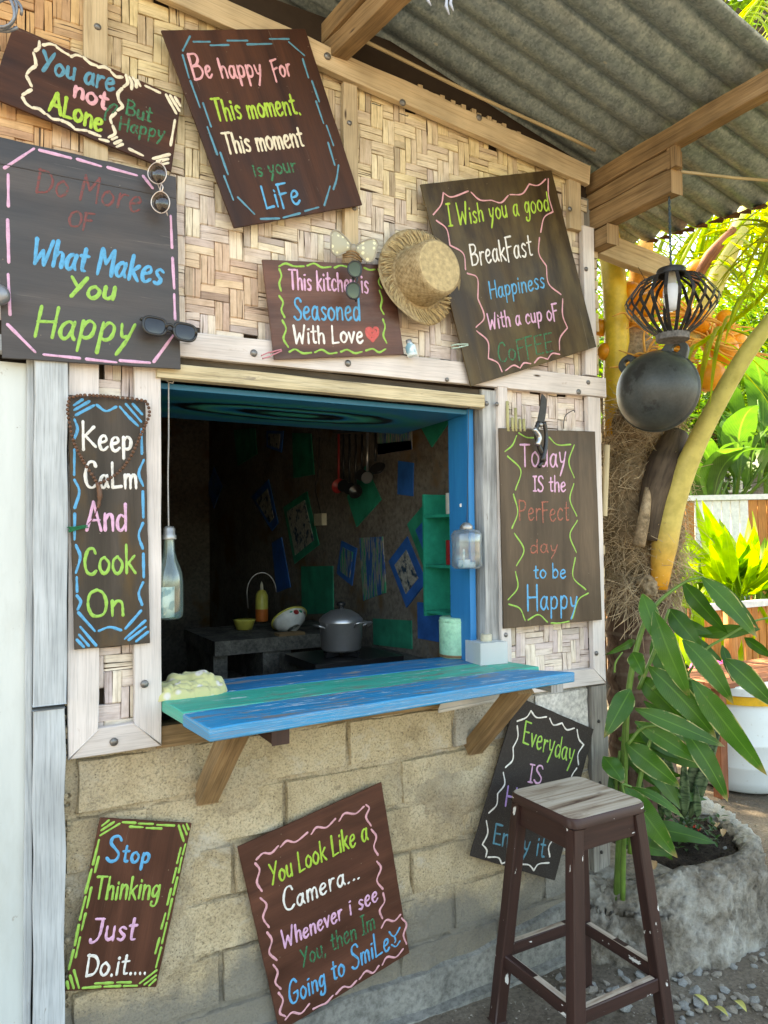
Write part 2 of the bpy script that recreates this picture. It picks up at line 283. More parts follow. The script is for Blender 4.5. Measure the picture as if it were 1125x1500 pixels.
M['kitchenwall'] = rough_mat('kitchen wall', [(0.3, (0.13, 0.105, 0.08)), (0.55, (0.20, 0.18, 0.155))], 3, 0.4, 0.006, fine_scale=40, c2=(0.14, 0.08, 0.03), c2amt=(0.54, 0.64), c2scale=2.5)
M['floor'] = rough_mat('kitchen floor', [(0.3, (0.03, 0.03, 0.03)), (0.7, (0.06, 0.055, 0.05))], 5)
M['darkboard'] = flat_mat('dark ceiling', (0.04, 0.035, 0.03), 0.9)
M['steel'] = flat_mat('brushed aluminium', (0.42, 0.42, 0.43), 0.34, metal=0.8, var=0.12, scale=9)
M['black'] = flat_mat('black enamel', (0.012, 0.012, 0.013), 0.35)
M['blackplastic'] = flat_mat('black plastic', (0.018, 0.017, 0.017), 0.28, spec=0.5)
M['buoy'] = rough_mat('dusty black rubber', [(0.3, (0.030, 0.036, 0.036)), (0.7, (0.065, 0.075, 0.073))], 7, 0.12, 0.003, rough=0.42, fine_scale=90, c2=(0.020, 0.022, 0.022), c2amt=(0.55, 0.6), c2scale=6, spec=0.45, fine_amt=0.25)
M['lampblack'] = flat_mat('black painted metal', (0.022, 0.020, 0.019), 0.45, var=0.4, scale=60)
M['lampgrey'] = rough_mat('dusty grey lamp foot', [(0.3, (0.10, 0.095, 0.09)), (0.7, (0.22, 0.21, 0.2))], 20, 0.4, 0.003)
M['bulb'] = flat_mat('milky bulb glass', (0.80, 0.84, 0.90), 0.2, var=0.03)
M['bulbbase'] = flat_mat('bulb collar', (0.55, 0.55, 0.50), 0.4, var=0.05)
def thin_glass(name, tint, film, base=0.06, grazing=0.75):
    t = NT(name); lw = t.node('ShaderNodeLayerWeight', i_Blend=0.35); tr = t.node('ShaderNodeBsdfTransparent'); tr.inputs[0].default_value = (*tint, 1)
    gl = t.node('ShaderNodeBsdfGlossy', i_Roughness=0.08); gl.inputs[0].default_value = (.9, .95, .95, 1); df = t.node('ShaderNodeBsdfDiffuse'); df.inputs[0].default_value = (*film, 1)
    s = t.node('ShaderNodeMath', operation='MULTIPLY_ADD', i_0=lw.outputs['Facing'], i_1=grazing-base, i_2=base); ms = t.node('ShaderNodeMixShader', i_0=.45); t.l.new(gl.outputs[0], ms.inputs[1]); t.l.new(df.outputs[0], ms.inputs[2])
    m2 = t.node('ShaderNodeMixShader'); t.l.new(s.outputs[0], m2.inputs[0]); t.l.new(tr.outputs[0], m2.inputs[1]); t.l.new(ms.outputs[0], m2.inputs[2]); t.l.new(m2.outputs[0], t.out.inputs[0]); return t.m
M['glass'] = thin_glass('clear glass', (.90, .96, .94), (.30, .36, .34), .09, .55)
M['plasticclear'] = thin_glass('dusty clear plastic', (.92, .95, .96), (.45, .47, .47), .09, .6)
t = NT('frosted plastic'); t.fin((0.80, 0.83, 0.82), 0.45, None, 0.4, Transmission_Weight=0.45, IOR=1.2); M['frost'] = t.m
t = NT('paper'); n = t.noise(t.coord('Object'), 34, 2, 0.4); t.fin(t.ramp(n, [(0.42, (0.20, 0.38, 0.46)), (0.5, (0.62, 0.74, 0.78)), (0.7, (0.74, 0.80, 0.82))]), 0.8); M['banknote'] = t.m
M['paperwhite'] = flat_mat('bent white paper', (0.62, 0.60, 0.57), 0.7, var=0.06, scale=6)
M['cloth'] = None
t = NT('floral yellow cloth'); v = t.node('ShaderNodeTexVoronoi'); t.l.new(t.coord('Object'), v.inputs['Vector']); v.inputs['Scale'].default_value = 24
c = t.mix(t.ramp(v.outputs['Distance'], [(0.22, (1, 1, 1)), (0.34, (0, 0, 0))]), (0.54, 0.51, 0.25), (0.66, 0.60, 0.54))
c = t.mix(t.ramp(v.outputs['Distance'], [(0.07, (1, 1, 1)), (0.12, (0, 0, 0))]), c, (0.42, 0.22, 0.30)); wv = t.noise(t.coord('Object'), 220, 3, 0.6)
M['cloth'] = t.fin(c, 0.95, t.bump(wv, 0.4, 0.001), 0.1, Sheen_Weight=0.3)
M['mintpaint'] = rough_mat('flaking mint paint', [(0.3, (0.16, 0.30, 0.22)), (0.45, (0.34, 0.66, 0.45)), (0.7, (0.46, 0.78, 0.56))], 14, 0.4, 0.004, rough=0.6, fine_scale=60, fine_amt=0.2)
M['cord'] = flat_mat('grey cord', (0.40, 0.38, 0.36), 0.9, var=0.3, scale=300)
M['darkcord'] = flat_mat('dark twisted cord', (0.04, 0.07, 0.09), 0.8, var=0.5, scale=200)
M['wire'] = flat_mat('thin dark wire', (0.04, 0.035, 0.03), 0.5)
M['zinc'] = flat_mat('zinc screw cap', (0.38, 0.38, 0.37), 0.4, metal=0.7, var=0.25, scale=60)
M['bead'] = flat_mat('brown wooden bead', (0.12, 0.055, 0.030), 0.4, var=0.3, scale=60)
M['thread'] = flat_mat('dark red thread', (0.10, 0.02, 0.02), 0.8)
M['greenthread'] = flat_mat('green thread', (0.01, 0.14, 0.06), 0.9)
def straw_mat():
    t = NT('woven straw'); uv = t.node('ShaderNodeTexCoord').outputs['UV']
    w = t.node('ShaderNodeTexChecker'); w.inputs['Scale'].default_value = 1.0; mp = t.node('ShaderNodeMapping', i_0=uv); mp.inputs['Scale'].default_value = (70, 1, 1); t.l.new(mp.outputs[0], w.inputs['Vector'])
    n = t.noise(t.coord('Object'), 60, 5, 0.7)
    c = t.ramp(n, [(0.3, (0.24, 0.165, 0.085)), (0.5, (0.42, 0.315, 0.175)), (0.75, (0.55, 0.44, 0.27))])
    c = t.mix(0.28, c, w.outputs[0], 'MULTIPLY')
    return t.fin(c, 0.8, t.bump(w.outputs[1], 0.4, 0.002), 0.2)
M['straw'] = straw_mat()
M['strawedge'] = flat_mat('frayed straw', (0.48, 0.37, 0.20), 0.8, var=0.3, scale=60)
t = NT('dotted bow'); v = t.node('ShaderNodeTexVoronoi'); t.l.new(t.coord('Object'), v.inputs['Vector']); v.inputs['Scale'].default_value = 60
v.inputs['Randomness'].default_value = 0.25
c = t.mix(t.ramp(v.outputs['Distance'], [(0.30, (1, 1, 1)), (0.36, (0, 0, 0))]), (0.38, 0.36, 0.26), (0.70, 0.66, 0.44)); M['bow'] = t.fin(c, 0.35, None, 0.5)
M['bowrim'] = flat_mat('bow rim', (0.30, 0.27, 0.22), 0.35)
M['lens'] = flat_mat('dark lens', (0.012, 0.012, 0.013), 0.08, spec=0.6, var=0.02)
M['lensbrown'] = thin_glass('gradient smoky lens', (.42, .34, .31), (.10, .07, .06), .10, .45)
t = NT('mirror green lens'); t.fin((0.06, 0.07, 0.03), 0.12, None, 0.6, metal=0.3); M['lensgreen'] = t.m
M['goldframe'] = flat_mat('pale metal frame', (0.62, 0.52, 0.46), 0.3, metal=0.7)
M['chrome'] = flat_mat('old chrome', (0.42, 0.42, 0.43), 0.3, metal=0.9, var=0.3, scale=80)
M['stool'] = None
def stool_mat(name, wearcol, amt, base1=(0.024, 0.010, 0.008), base2=(0.052, 0.022, 0.017), seat=False):
    t = NT(name); co = t.coord('UV', (3, 40, 1)); n = t.noise(co, 1.0, 8, 0.65)
    c = t.ramp(n, [(0.3, base1), (0.7, base2)])
    w = t.noise(t.coord('UV', (3.5, 13, 1)), 1.0, 10, 0.7, 0.4); c = t.mix(t.ramp(w, [(amt, (0, 0, 0)), (amt+0.05, (1, 1, 1))]), c, wearcol)
    if not seat:
        s = t.noise(t.coord('UV', (14, 34, 1)), 1.0, 4, 0.55); c = t.mix(t.ramp(s, [(0.665, (0, 0, 0)), (0.68, (1, 1, 1))]), c, (0.66, 0.64, 0.60))
    return t.fin(c, 0.5, t.bump(n, 0.4, 0.0015), 0.4)
M['stool'] = stool_mat('dark brown paint with white chips', (0.13, 0.085, 0.06), 0.66)
t = NT('bare worn seat'); n = t.noise(t.coord('UV', (2.2, 36, 1)), 1.0, 9, 0.68, 0.6)
c = t.ramp(n, [(0.28, (0.09, 0.05, 0.035)), (0.40, (0.27, 0.19, 0.13)), (0.52, (0.48, 0.39, 0.30)), (0.8, (0.62, 0.55, 0.46))])
w = t.noise(t.coord('UV', (7, 9, 1)), 1.0, 6, 0.65); c = t.mix(t.ramp(w, [(0.58, (0, 0, 0)), (0.75, (0.7,)*3)]), c, (0.56, 0.55, 0.53)); c = t.mix(t.ramp(w, [(0.30, (0.7,)*3), (0.42, (0, 0, 0))]), c, (0.16, 0.10, 0.075))
M['seat'] = t.fin(c, 0.6, t.bump(n, 0.5, 0.002), 0.3)
M['trunk'] = None
t = NT('palm trunk'); co = t.coord('Object', (1, 1, 1)); n = t.noise(co, 7, 8, 0.7); wv = t.node('ShaderNodeTexWave', bands_direction='Z'); t.l.new(co, wv.inputs['Vector']); wv.inputs['Scale'].default_value = 3.6; wv.inputs['Distortion'].default_value = 2.5; wv.inputs['Detail'].default_value = 4
c = t.ramp(n, [(0.3, (0.07, 0.04, 0.03)), (0.5, (0.17, 0.105, 0.075)), (0.75, (0.28, 0.20, 0.15))]); c = t.mix(t.ramp(wv.outputs[1], [(0.86, (0, 0, 0)), (0.98, (0.45,)*3)]), c, (0.28, 0.22, 0.17))
cr = t.noise(t.coord('Object', (26, 26, 3)), 1.0, 6, 0.6); c = t.mix(t.ramp(cr, [(0.35, (0.8,)*3), (0.45, (0, 0, 0))]), c, (0.035, 0.02, 0.015))
M['trunk'] = t.fin(c, 0.9, t.bump(cr, 0.8, 0.01), 0.15)
M['husk'] = rough_mat('fibrous palm husk', [(0.3, (0.15, 0.10, 0.055)), (0.5, (0.32, 0.23, 0.14)), (0.75, (0.48, 0.37, 0.245))], 5, 0.9, 0.012, fine_scale=45, fine_amt=0.6)
M['fibre'] = flat_mat('palm fibre', (0.46, 0.345, 0.215), 0.9, var=0.5, scale=8)
M['darksheath'] = wood('dead dark leaf sheath', [(0.3, (0.045, 0.03, 0.022)), (0.7, (0.13, 0.095, 0.065))], gs=0.8)
def stalk_mat(name, c0, c1, c2):
    t = NT(name); uv = t.node('ShaderNodeTexCoord').outputs['UV']; sep = t.node('ShaderNodeSeparateXYZ', i_0=uv)
    c = t.ramp(sep.outputs[0], [(0.0, c0), (0.25, c1), (1.0, c2)]); n = t.noise(t.coord('Object', (1, 1, 1)), 16, 6, 0.65)
    c = t.mix(1.0, c, t.ramp(n, [(0.3, (0.72, 0.72, 0.66)), (0.6, (1.05,)*3)]), 'MULTIPLY')
    n2 = t.noise(t.coord('Object'), 60, 6, 0.7); c = t.mix(t.ramp(n2, [(0.66, (0, 0, 0)), (0.72, (0.7,)*3)]), c, (0.20, 0.13, 0.05))
    return t.fin(c, 0.42, t.bump(n, 0.15, 0.004), 0.4, Subsurface_Weight=0.0)
M['stalk'] = stalk_mat('yellow palm stalk', (0.78, 0.32, 0.02), (0.60, 0.48, 0.14), (0.52, 0.52, 0.17))
M['stalkyellow'] = stalk_mat('golden palm stalk', (0.74, 0.36, 0.02), (0.84, 0.56, 0.05), (0.78, 0.62, 0.10))
M['coconut'] = rough_mat('orange coconut', [(0.3, (0.74, 0.24, 0.012)), (0.7, (0.88, 0.38, 0.03))], 9, 0.12, 0.004, rough=0.38, fine_scale=50, fine_amt=0.15, c2=(0.40, 0.14, 0.03), c2amt=(0.62, 0.7), c2scale=8, spec=0.4)
M['orangetwig'] = flat_mat('orange flower branch', (0.74, 0.36, 0.07), 0.6, var=0.3)
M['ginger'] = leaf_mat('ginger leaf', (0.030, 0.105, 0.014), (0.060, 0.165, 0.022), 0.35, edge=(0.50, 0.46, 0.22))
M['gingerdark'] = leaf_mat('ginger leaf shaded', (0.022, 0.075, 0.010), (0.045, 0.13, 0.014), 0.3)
M['stem'] = flat_mat('green stem', (0.11, 0.20, 0.035), 0.45, var=0.25, scale=20)
M['gardenleaf'] = leaf_mat('garden leaf', (0.12, 0.22, 0.02), (0.26, 0.38, 0.03), 0.55, attr=True)
M['palmleaf'] = leaf_mat('yellow green palm leaflet', (0.16, 0.24, 0.02), (0.32, 0.38, 0.04), 0.55, veins=False, attr=True)
M['treeleaf'] = leaf_mat('tree leaf', (0.05, 0.11, 0.018), (0.12, 0.20, 0.03), 0.45, veins=False, attr=True)
M['banana'] = leaf_mat('banana leaf', (0.045, 0.12, 0.03), (0.09, 0.20, 0.045), 0.4, attr=True)
t = NT('snake plant leaf'); n = t.noise(t.coord('Object', (14, 14, 45)), 1.0, 4, 0.6, 1.0); M['snake'] = t.fin(t.ramp(n, [(0.42, (0.018, 0.045, 0.018)), (0.55, (0.10, 0.15, 0.07))]), 0.4)
M['smallgreen'] = leaf_mat('small shrub leaf', (0.015, 0.06, 0.010), (0.035, 0.10, 0.018), 0.3, veins=False, attr=True)
M['redflower'] = flat_mat('red petal', (0.55, 0.03, 0.015), 0.5)
M['dryleaf'] = flat_mat('dry leaf', (0.38, 0.24, 0.12), 0.8, var=0.3)
M['yellowleaf'] = flat_mat('fallen yellow leaf', (0.45, 0.42, 0.12), 0.7, var=0.2)
M['fence'] = wood('orange fence slat', [(0.3, (0.44, 0.16, 0.045)), (0.7, (0.62, 0.27, 0.08))], big=0.2)
M['fencecap'] = flat_mat('white fence rail', (0.72, 0.70, 0.66), 0.6)
M['drum'] = flat_mat('white plastic drum', (0.70, 0.75, 0.76), 0.35, var=0.04, scale=5)
t = NT('drum with scuffed foot'); co = t.coord('Object'); n = t.noise(co, 40, 5, 0.7)
c = t.mix(t.ramp(n, [(0.62, (0, 0, 0)), (0.72, (0.6,)*3)]), (0.68, 0.73, 0.74), (0.45, 0.44, 0.38)); M['drum'] = t.fin(c, 0.38, None, 0.4)
M['drumyellow'] = flat_mat('yellow lid band', (0.75, 0.42, 0.02), 0.5)
M['pink'] = flat_mat('pink seat cushion', (0.78, 0.10, 0.36), 0.6)
M['tan'] = rough_mat('tan stool top', [(0.3, (0.36, 0.25, 0.15)), (0.7, (0.5, 0.38, 0.24))], 20)
M['redbrown'] = wood('red brown table wood', [(0.3, (0.26, 0.09, 0.045)), (0.7, (0.40, 0.16, 0.08))])
M['palewall'] = rough_mat('rubble garden wall', [(0.3, (0.34, 0.30, 0.24)), (0.7, (0.55, 0.51, 0.44))], 6, 0.9, 0.02, fine_scale=30)
M['housewall'] = rough_mat('grey far wall', [(0.3, (0.20, 0.18, 0.16)), (0.7, (0.32, 0.30, 0.27))], 4)
M['lattice'] = flat_mat('white lattice', (0.78, 0.78, 0.76), 0.6)
M['bark'] = rough_mat('tree bark', [(0.3, (0.09, 0.07, 0.05)), (0.7, (0.19, 0.155, 0.12))], 12)
M['bamboorod'] = wood('pale bamboo rod', [(0.3, (0.40, 0.31, 0.17)), (0.7, (0.56, 0.46, 0.29))], bump=0.1, rough=0.5)
M['yellowrod'] = wood('yellow cut bamboo', [(0.3, (0.42, 0.38, 0.15)), (0.7, (0.60, 0.56, 0.30))], bump=0.1, rough=0.5)
M['pegpink'] = flat_mat('faded pink peg', (0.50, 0.18, 0.22), 0.5); M['peggreen'] = flat_mat('pale green peg', (0.42, 0.55, 0.46), 0.5)
M['coil'] = flat_mat('grey coiled wire', (0.22, 0.23, 0.25), 0.4, metal=0.5)
M['tape'] = flat_mat('pale blue tape', (0.42, 0.48, 0.60), 0.5)
M['shelfgreen'] = flat_mat('green shelf paint', (0.0, 0.30, 0.20), 0.5, var=0.2)
M['k_blue'] = flat_mat('blue wall panel', (0.015, 0.12, 0.42), 0.5, var=0.3, scale=12); M['k_green'] = flat_mat('green wall panel', (0.01, 0.26, 0.16), 0.5, var=0.35, scale=10)
t = NT('brushed blue green panel'); n = t.noise(t.coord('Object', (60, 60, 6)), 1.0, 3, 0.6); M['k_mix'] = t.fin(t.ramp(n, [(0.4, (0.02, 0.10, 0.32)), (0.48, (0.30, 0.29, 0.25)), (0.56, (0.02, 0.30, 0.16))], 'CONSTANT'), 0.6)
M['k_pale'] = rough_mat('pale painted field', [(0.4, (0.03, 0.06, 0.10)), (0.5, (0.36, 0.36, 0.32))], 22, 0.1)
M['kred'] = flat_mat('red plastic', (0.30, 0.025, 0.025), 0.4); M['korange'] = flat_mat('orange plastic', (0.65, 0.16, 0.03), 0.5); M['kyellow'] = flat_mat('yellow plastic', (0.55, 0.50, 0.10), 0.4)
M['kwhite'] = flat_mat('white enamel', (0.72, 0.72, 0.68), 0.25); M['kcream'] = flat_mat('cream plastic', (0.50, 0.46, 0.34), 0.5)
M['hearth'] = rough_mat('sooty concrete hearth', [(0.3, (0.06, 0.055, 0.05)), (0.6, (0.17, 0.16, 0.14)), (0.75, (0.28, 0.26, 0.23))], 8)
# ------------------------------------------------------------------ object helpers
def tag(o, label=None, cat=None, group=None, kind=None):
    if label: o['label'] = label
    if cat: o['category'] = cat
    if group: o['group'] = group
    if kind: o['kind'] = kind
    return o
def thing(name, label, cat, loc=(0, 0, 0), group=None, kind=None):
    o = bpy.data.objects.new(name, None); COL.objects.link(o); o.location = loc; o.empty_display_size = 0.05
    tag(o, label, cat, group, kind); o['_loc'] = list(loc); return o
def org(p):
    m = Matrix.Identity(4); q = p
    while q is not None: m = q.matrix_basis @ m if q.parent is None else q.matrix_parent_inverse @ q.matrix_basis @ m; q = q.parent
    return m
def wmat(o):
    if o.parent is None: return o.matrix_basis.copy()
    return wmat(o.parent) @ o.matrix_parent_inverse @ o.matrix_basis
def setparent(o, par):
    if par is not None:
        o.parent = par; o.matrix_parent_inverse = wmat(par).inverted()
class MB:
    def __init__(s): s.v = []; s.f = []; s.uv = []; s.c = []
    def add(s, vs, fs, uvs=None, col=None):
        b = len(s.v); s.v += [Vector(v) for v in vs]
        for k, f in enumerate(fs):
            s.f.append([b+i for i in f])
            s.uv.append([(uvs[i] if uvs else (0, 0)) for i in f]); s.c.append(col or (1, 1, 1))
    def box(s, mn, mx, M4=None, col=None):
        mn = Vector(mn); mx = Vector(mx); off = R_.random()*9
        cs = [Vector((x, y, z)) for x in (mn.x, mx.x) for y in (mn.y, mx.y) for z in (mn.z, mx.z)]
        d = mx-mn; L = max(range(3), key=lambda i: d[i])
        for f, ax in (((0, 1, 3, 2), 0), ((4, 6, 7, 5), 0), ((0, 4, 5, 1), 1), ((2, 3, 7, 6), 1), ((0, 2, 6, 4), 2), ((1, 5, 7, 3), 2)):
            o = [i for i in range(3) if i != ax]
            u, w = (L, [i for i in o if i != L][0]) if L in o else (o[0], o[1])
            vs = [cs[i] for i in f]; uv = [(p[u]+off, p[w]+off+ax*.37) for p in vs]
            if M4: vs = [M4 @ p for p in vs]
            s.add(vs, [(0, 1, 2, 3)], uv, col)
    def tube(s, pts, rs, n=8, caps=True, col=None, uscale=None):
        pts = [Vector(p) for p in pts]; rs = rs if isinstance(rs, (list, tuple)) else [rs]*len(pts)
        prev = None; rings = []; L = 0; T = len(pts)
        vs = []; uv = []
        for k, p in enumerate(pts):
            t = (pts[min(k+1, T-1)]-pts[max(k-1, 0)]).normalized()
            if prev is None:
                a = Vector((0, 0, 1)) if abs(t.z) < .9 else Vector((1, 0, 0)); u = t.cross(a).normalized()
            else: u = (prev-t*prev.dot(t)).normalized()
            prev = u; w = t.cross(u)
            if k: L += (pts[k]-pts[k-1]).length
            for j in range(n):
                a = 2*math.pi*j/n; vs.append(p+(u*math.cos(a)+w*math.sin(a))*rs[k]); uv.append((k/(T-1) if uscale is None else L*uscale, j/n*.2))
        fs = []
        for k in range(T-1):
            for j in range(n): fs.append((k*n+j, k*n+(j+1) % n, (k+1)*n+(j+1) % n, (k+1)*n+j))
        if caps: fs.append(tuple(range(n-1, -1, -1))); fs.append(tuple((T-1)*n+j for j in range(n)))
        s.add(vs, fs, uv, col)
    def lathe(s, prof, M4=None, n=24, col=None, a0=0, a1=2*math.pi):
        vs = []; fs = []; uv = []; closed = abs(a1-a0-2*math.pi) < 1e-6; m = n if closed else n+1
        for k, (r, z) in enumerate(prof):
            for j in range(m):
                a = a0+(a1-a0)*j/n; p = Vector((r*math.cos(a), r*math.sin(a), z)); vs.append(M4 @ p if M4 else p); uv.append((j/n, k/len(prof)))
        for k in range(len(prof)-1):
            for j in range(n):
                j2 = (j+1) % m; fs.append((k*m+j, k*m+j2, (k+1)*m+j2, (k+1)*m+j))
        s.add(vs, fs, uv, col)
    def build(s, name, mat, par=None, smooth=False, origin=None, M4=None, bevel=0, auto=None, kind=None, segs=2):
        """verts are world unless M4 (local frame) is given"""
        me = bpy.data.meshes.new(name)
        if M4 is None:
            if origin is None:
                o = Vector((0, 0, 0))
                for v in s.v: o += v
                o /= max(1, len(s.v))
            else: o = Vector(origin)
            M4 = Matrix.Translation(o); vs = [v-o for v in s.v]
        else: vs = s.v
        me.from_pydata([tuple(v) for v in vs], [], s.f)
        ul = me.uv_layers.new(name='UVMap'); fl = [c for f in s.uv for p in f for c in p]; ul.data.foreach_set('uv', fl)
        ca = me.color_attributes.new('col', 'FLOAT_COLOR', 'CORNER')
        cl = []
        for f, c in zip(s.f, s.c): cl += [c[0], c[1], c[2], 1.0]*len(f)
        ca.data.foreach_set('color', cl)
        me.materials.append(mat); me.update()
        if smooth: me.polygons.foreach_set('use_smooth', [True]*len(me.polygons))
        ob = bpy.data.objects.new(name, me); COL.objects.link(ob); ob.matrix_basis = M4
        setparent(ob, par)
        if bevel:
            b = ob.modifiers.new('b', 'BEVEL'); b.width = bevel; b.segments = segs; b.limit_method = 'ANGLE'; b.angle_limit = rad(40)
        if auto:
            me.polygons.foreach_set('use_smooth', [True]*len(me.polygons))
            try: me.set_sharp_from_angle(angle=rad(auto))
            except Exception: pass
        if kind: ob['kind'] = kind
        return ob
def frame(o, x, y, z):
    return Matrix(((x.x, y.x, z.x, o.x), (x.y, y.y, z.y, o.y), (x.z, y.z, z.z, o.z), (0, 0, 0, 1)))
def beam(name, a, b, w, t, mat, par=None, side=Vector((0, 0, 1)), wob=0.0015, bevel=0.002, mitre=(0, 0)):
    """plank from a to b; w = size along `side`, t = size along the third axis"""
    a = Vector(a); b = Vector(b); x = (b-a).normalized(); z = (side-x*side.dot(x)).normalized(); y = z.cross(x)
    L = (b-a).length; n = max(2, int(L/0.12)); m = MB(); off = R_.random()*20
    vs = []; 
    for k in range(n+1):
        u = L*k/n; w0 = w/2+R_.uniform(-wob, wob); w1 = w/2+R_.uniform(-wob, wob); yy = R_.uniform(-wob, wob)*.5
        c0 = u + (mitre[0]*(w0) if k == 0 else (mitre[1]*w0 if k == n else 0)); c1 = u - (mitre[0]*(w1) if k == 0 else (mitre[1]*w1 if k == n else 0))
        vs.append([Vector((c1, -t/2+yy, -w1)), Vector((c1, t/2+yy, -w1)), Vector((c0, t/2+yy, w0)), Vector((c0, -t/2+yy, w0))])
    V = [p for r in vs for p in r]; fs = []; 
    for k in range(n):
        for j in range(4):
            q = (k*4+j, (k+1)*4+j, (k+1)*4+(j+1) % 4, k*4+(j+1) % 4)
            pv = [V[i] for i in q]; uv = [(p.x+off, (p.z if j in (1, 3) else p.y)+off*.7+j*.3) for p in pv]; m.add(pv, [(0, 1, 2, 3)], uv)
    m.add([V[i] for i in (0, 1, 2, 3)], [(3, 2, 1, 0)][:1], [(V[i].z*.2+off, V[i].y) for i in (0, 1, 2, 3)])
    e = n*4; m.add([V[e+i] for i in range(4)], [(0, 1, 2, 3)], [(V[e+i].z*.2+off, V[e+i].y) for i in range(4)])
    # weld
    key = {}; nv = []; rm = []
    for v in m.v:
        kk = (round(v.x, 5), round(v.y, 5), round(v.z, 5))
        if kk not in key: key[kk] = len(nv); nv.append(v)
        rm.append(key[kk])
    m.v = nv; m.f = [[rm[i] for i in f] for f in m.f]
    return m.build(name, mat, par, M4=frame(a, x, y, z), bevel=bevel, auto=50)
def disc_bolt(c, par, r=0.009, d=Vector((0, -1, 0)), mat='bolt', name='bolt'):
    q = d.to_track_quat('Z', 'Y').to_matrix().to_4x4(); m = MB()
    m.lathe([(r*1.15, -.002), (r*1.1, .001), (r*.85, .0035), (r*.4, .005), (0.0001, .0055)], Matrix.Translation(c) @ q, 12)
    return m.build(name, M[mat], par, smooth=True)
def catmull(pts, step=0.0, n=6):
    if len(pts) < 3: return [Vector(p) for p in pts]
    p = [Vector(q) for q in pts]; p = [p[0]*2-p[1]]+p+[p[-1]*2-p[-2]]; out = []
    for i in range(1, len(p)-2):
        for k in range(n):
            t = k/n; a, b, c, d = p[i-1:i+3]
            out.append(0.5*((2*b)+(c-a)*t+(2*a-5*b+4*c-d)*t*t+(3*b-a-3*c+d)*t**3))
    out.append(p[-2]); return out
# ================================================================== SETTING
V3 = Vector
# ---- ground
m = MB(); N = 60
def gz(x, y): return (noise.noise(V3((x*.9, y*.9, 0)))*.012 + noise.noise(V3((x*4, y*4, 2)))*.005) if abs(x) < 9 and abs(y) < 9 else 0
def grid(m, x0, x1, y0, y1, nx, ny, zf):
    vs = [(x0+(x1-x0)*i/nx, y0+(y1-y0)*j/ny, 0) for j in range(ny+1) for i in range(nx+1)]
    vs = [V3((x, y, zf(x, y))) for x, y, _ in vs]
    m.add(vs, [(j*(nx+1)+i, j*(nx+1)+i+1, (j+1)*(nx+1)+i+1, (j+1)*(nx+1)+i) for j in range(ny) for i in range(nx)], [(v.x, v.y) for v in vs])
def gfar(x, y): return gz(x, y)
xs = [-250, -60, -20, -9]+[-9+18*i/80 for i in range(1, 80)]+[9, 20, 60, 250]
vs = [V3((x, y, gfar(x, y))) for y in xs for x in xs]; n = len(xs)
m.add(vs, [(j*n+i, j*n+i+1, (j+1)*n+i+1, (j+1)*n+i) for j in range(n-1) for i in range(n-1)], [(v.x, v.y) for v in vs])
ground = tag(m.build('ground', M['ground'], origin=(0, 0, 0), smooth=True), kind='structure')
# ---- block wall: courses of concrete blocks, x from .22 to 2.13
bw = thing('block_wall', 'rough sandy concrete block wall under the serving window', 'wall', (1.2, 0, 0))

def rockbox(name, x0, x1, z0, z1, y, mat, par, seed, amp=.0045, nx=10, nz=5, dep=.05):
    m = MB(); vs = []
    rx = .012
    for j in range(nz+1):
        for i in range(nx+1):
            u = 0 if i == 0 else (1 if i == nx else .012+.976*(i-1)/(nx-2)); v = 0 if j == 0 else (1 if j == nz else .03+.94*(j-1)/(nz-2)); x = x0+(x1-x0)*u; z = z0+(z1-z0)*v
            e = min(u*(x1-x0), (1-u)*(x1-x0)); g = min(v*(z1-z0), (1-v)*(z1-z0)); ed = min(e, g)
            q = V3((x*11+seed, z*11, seed*3.1)); h = noise.noise(q)*amp+noise.noise(q*3.1)*amp*.6
            yy = y-h+(0.013 if ed < 1e-6 else 0)
            x += noise.noise(q*1.7+V3((9, 0, 0)))*.008*(1 if i in (0, nx) else .4); z += noise.noise(q*1.9+V3((0, 7, 0)))*.007*(1 if j in (0, nz) else .4)
            vs.append(V3((x, yy, z)))
    fs = [(j*(nx+1)+i, j*(nx+1)+i+1, (j+1)*(nx+1)+i+1, (j+1)*(nx+1)+i) for j in range(nz) for i in range(nx)]
    # skirt to the back
    brd = [i for i in range(nx+1)]+[(j*(nx+1)+nx) for j in range(1, nz+1)]+[(nz*(nx+1)+i) for i in range(nx-1, -1, -1)]+[j*(nx+1) for j in range(nz-1, 0, -1)]
    b0 = len(vs); vs += [V3((vs[i].x, y+dep, vs[i].z)) for i in brd]; nb = len(brd)
    fs += [(brd[k], b0+k, b0+(k+1) % nb, brd[(k+1) % nb]) for k in range(nb)]
    m.add(vs, fs, [(v.x, v.z) for v in vs])
    return m.build(name, mat, par, auto=55)
COURSE = .158
for k in range(6):
    zt = 1.0-COURSE*k; zb = zt-COURSE+.008
    L = .415; off = [0.03, -.19, .06, -.15, .02, -.2][k]
    x = .22+off
    while x < 2.13:
        xa, xb = max(x, .222), min(x+L-.010, 2.128)
        if xb-xa > .04:
            pale = False if xa < 1.4 else (xa > 1.55 and k >= 1 and R_.random() < .75) or (k == 0 and xa > 1.4) or (xa < .35 and R_.random() < .5)
            rockbox('block', xa, xb, zb, zt-.002+R_.uniform(-.004, .003), R_.uniform(-.004, .001), M['blockpale' if pale else 'block'], bw, R_.random()*50, nx=20, nz=8)
        x += L
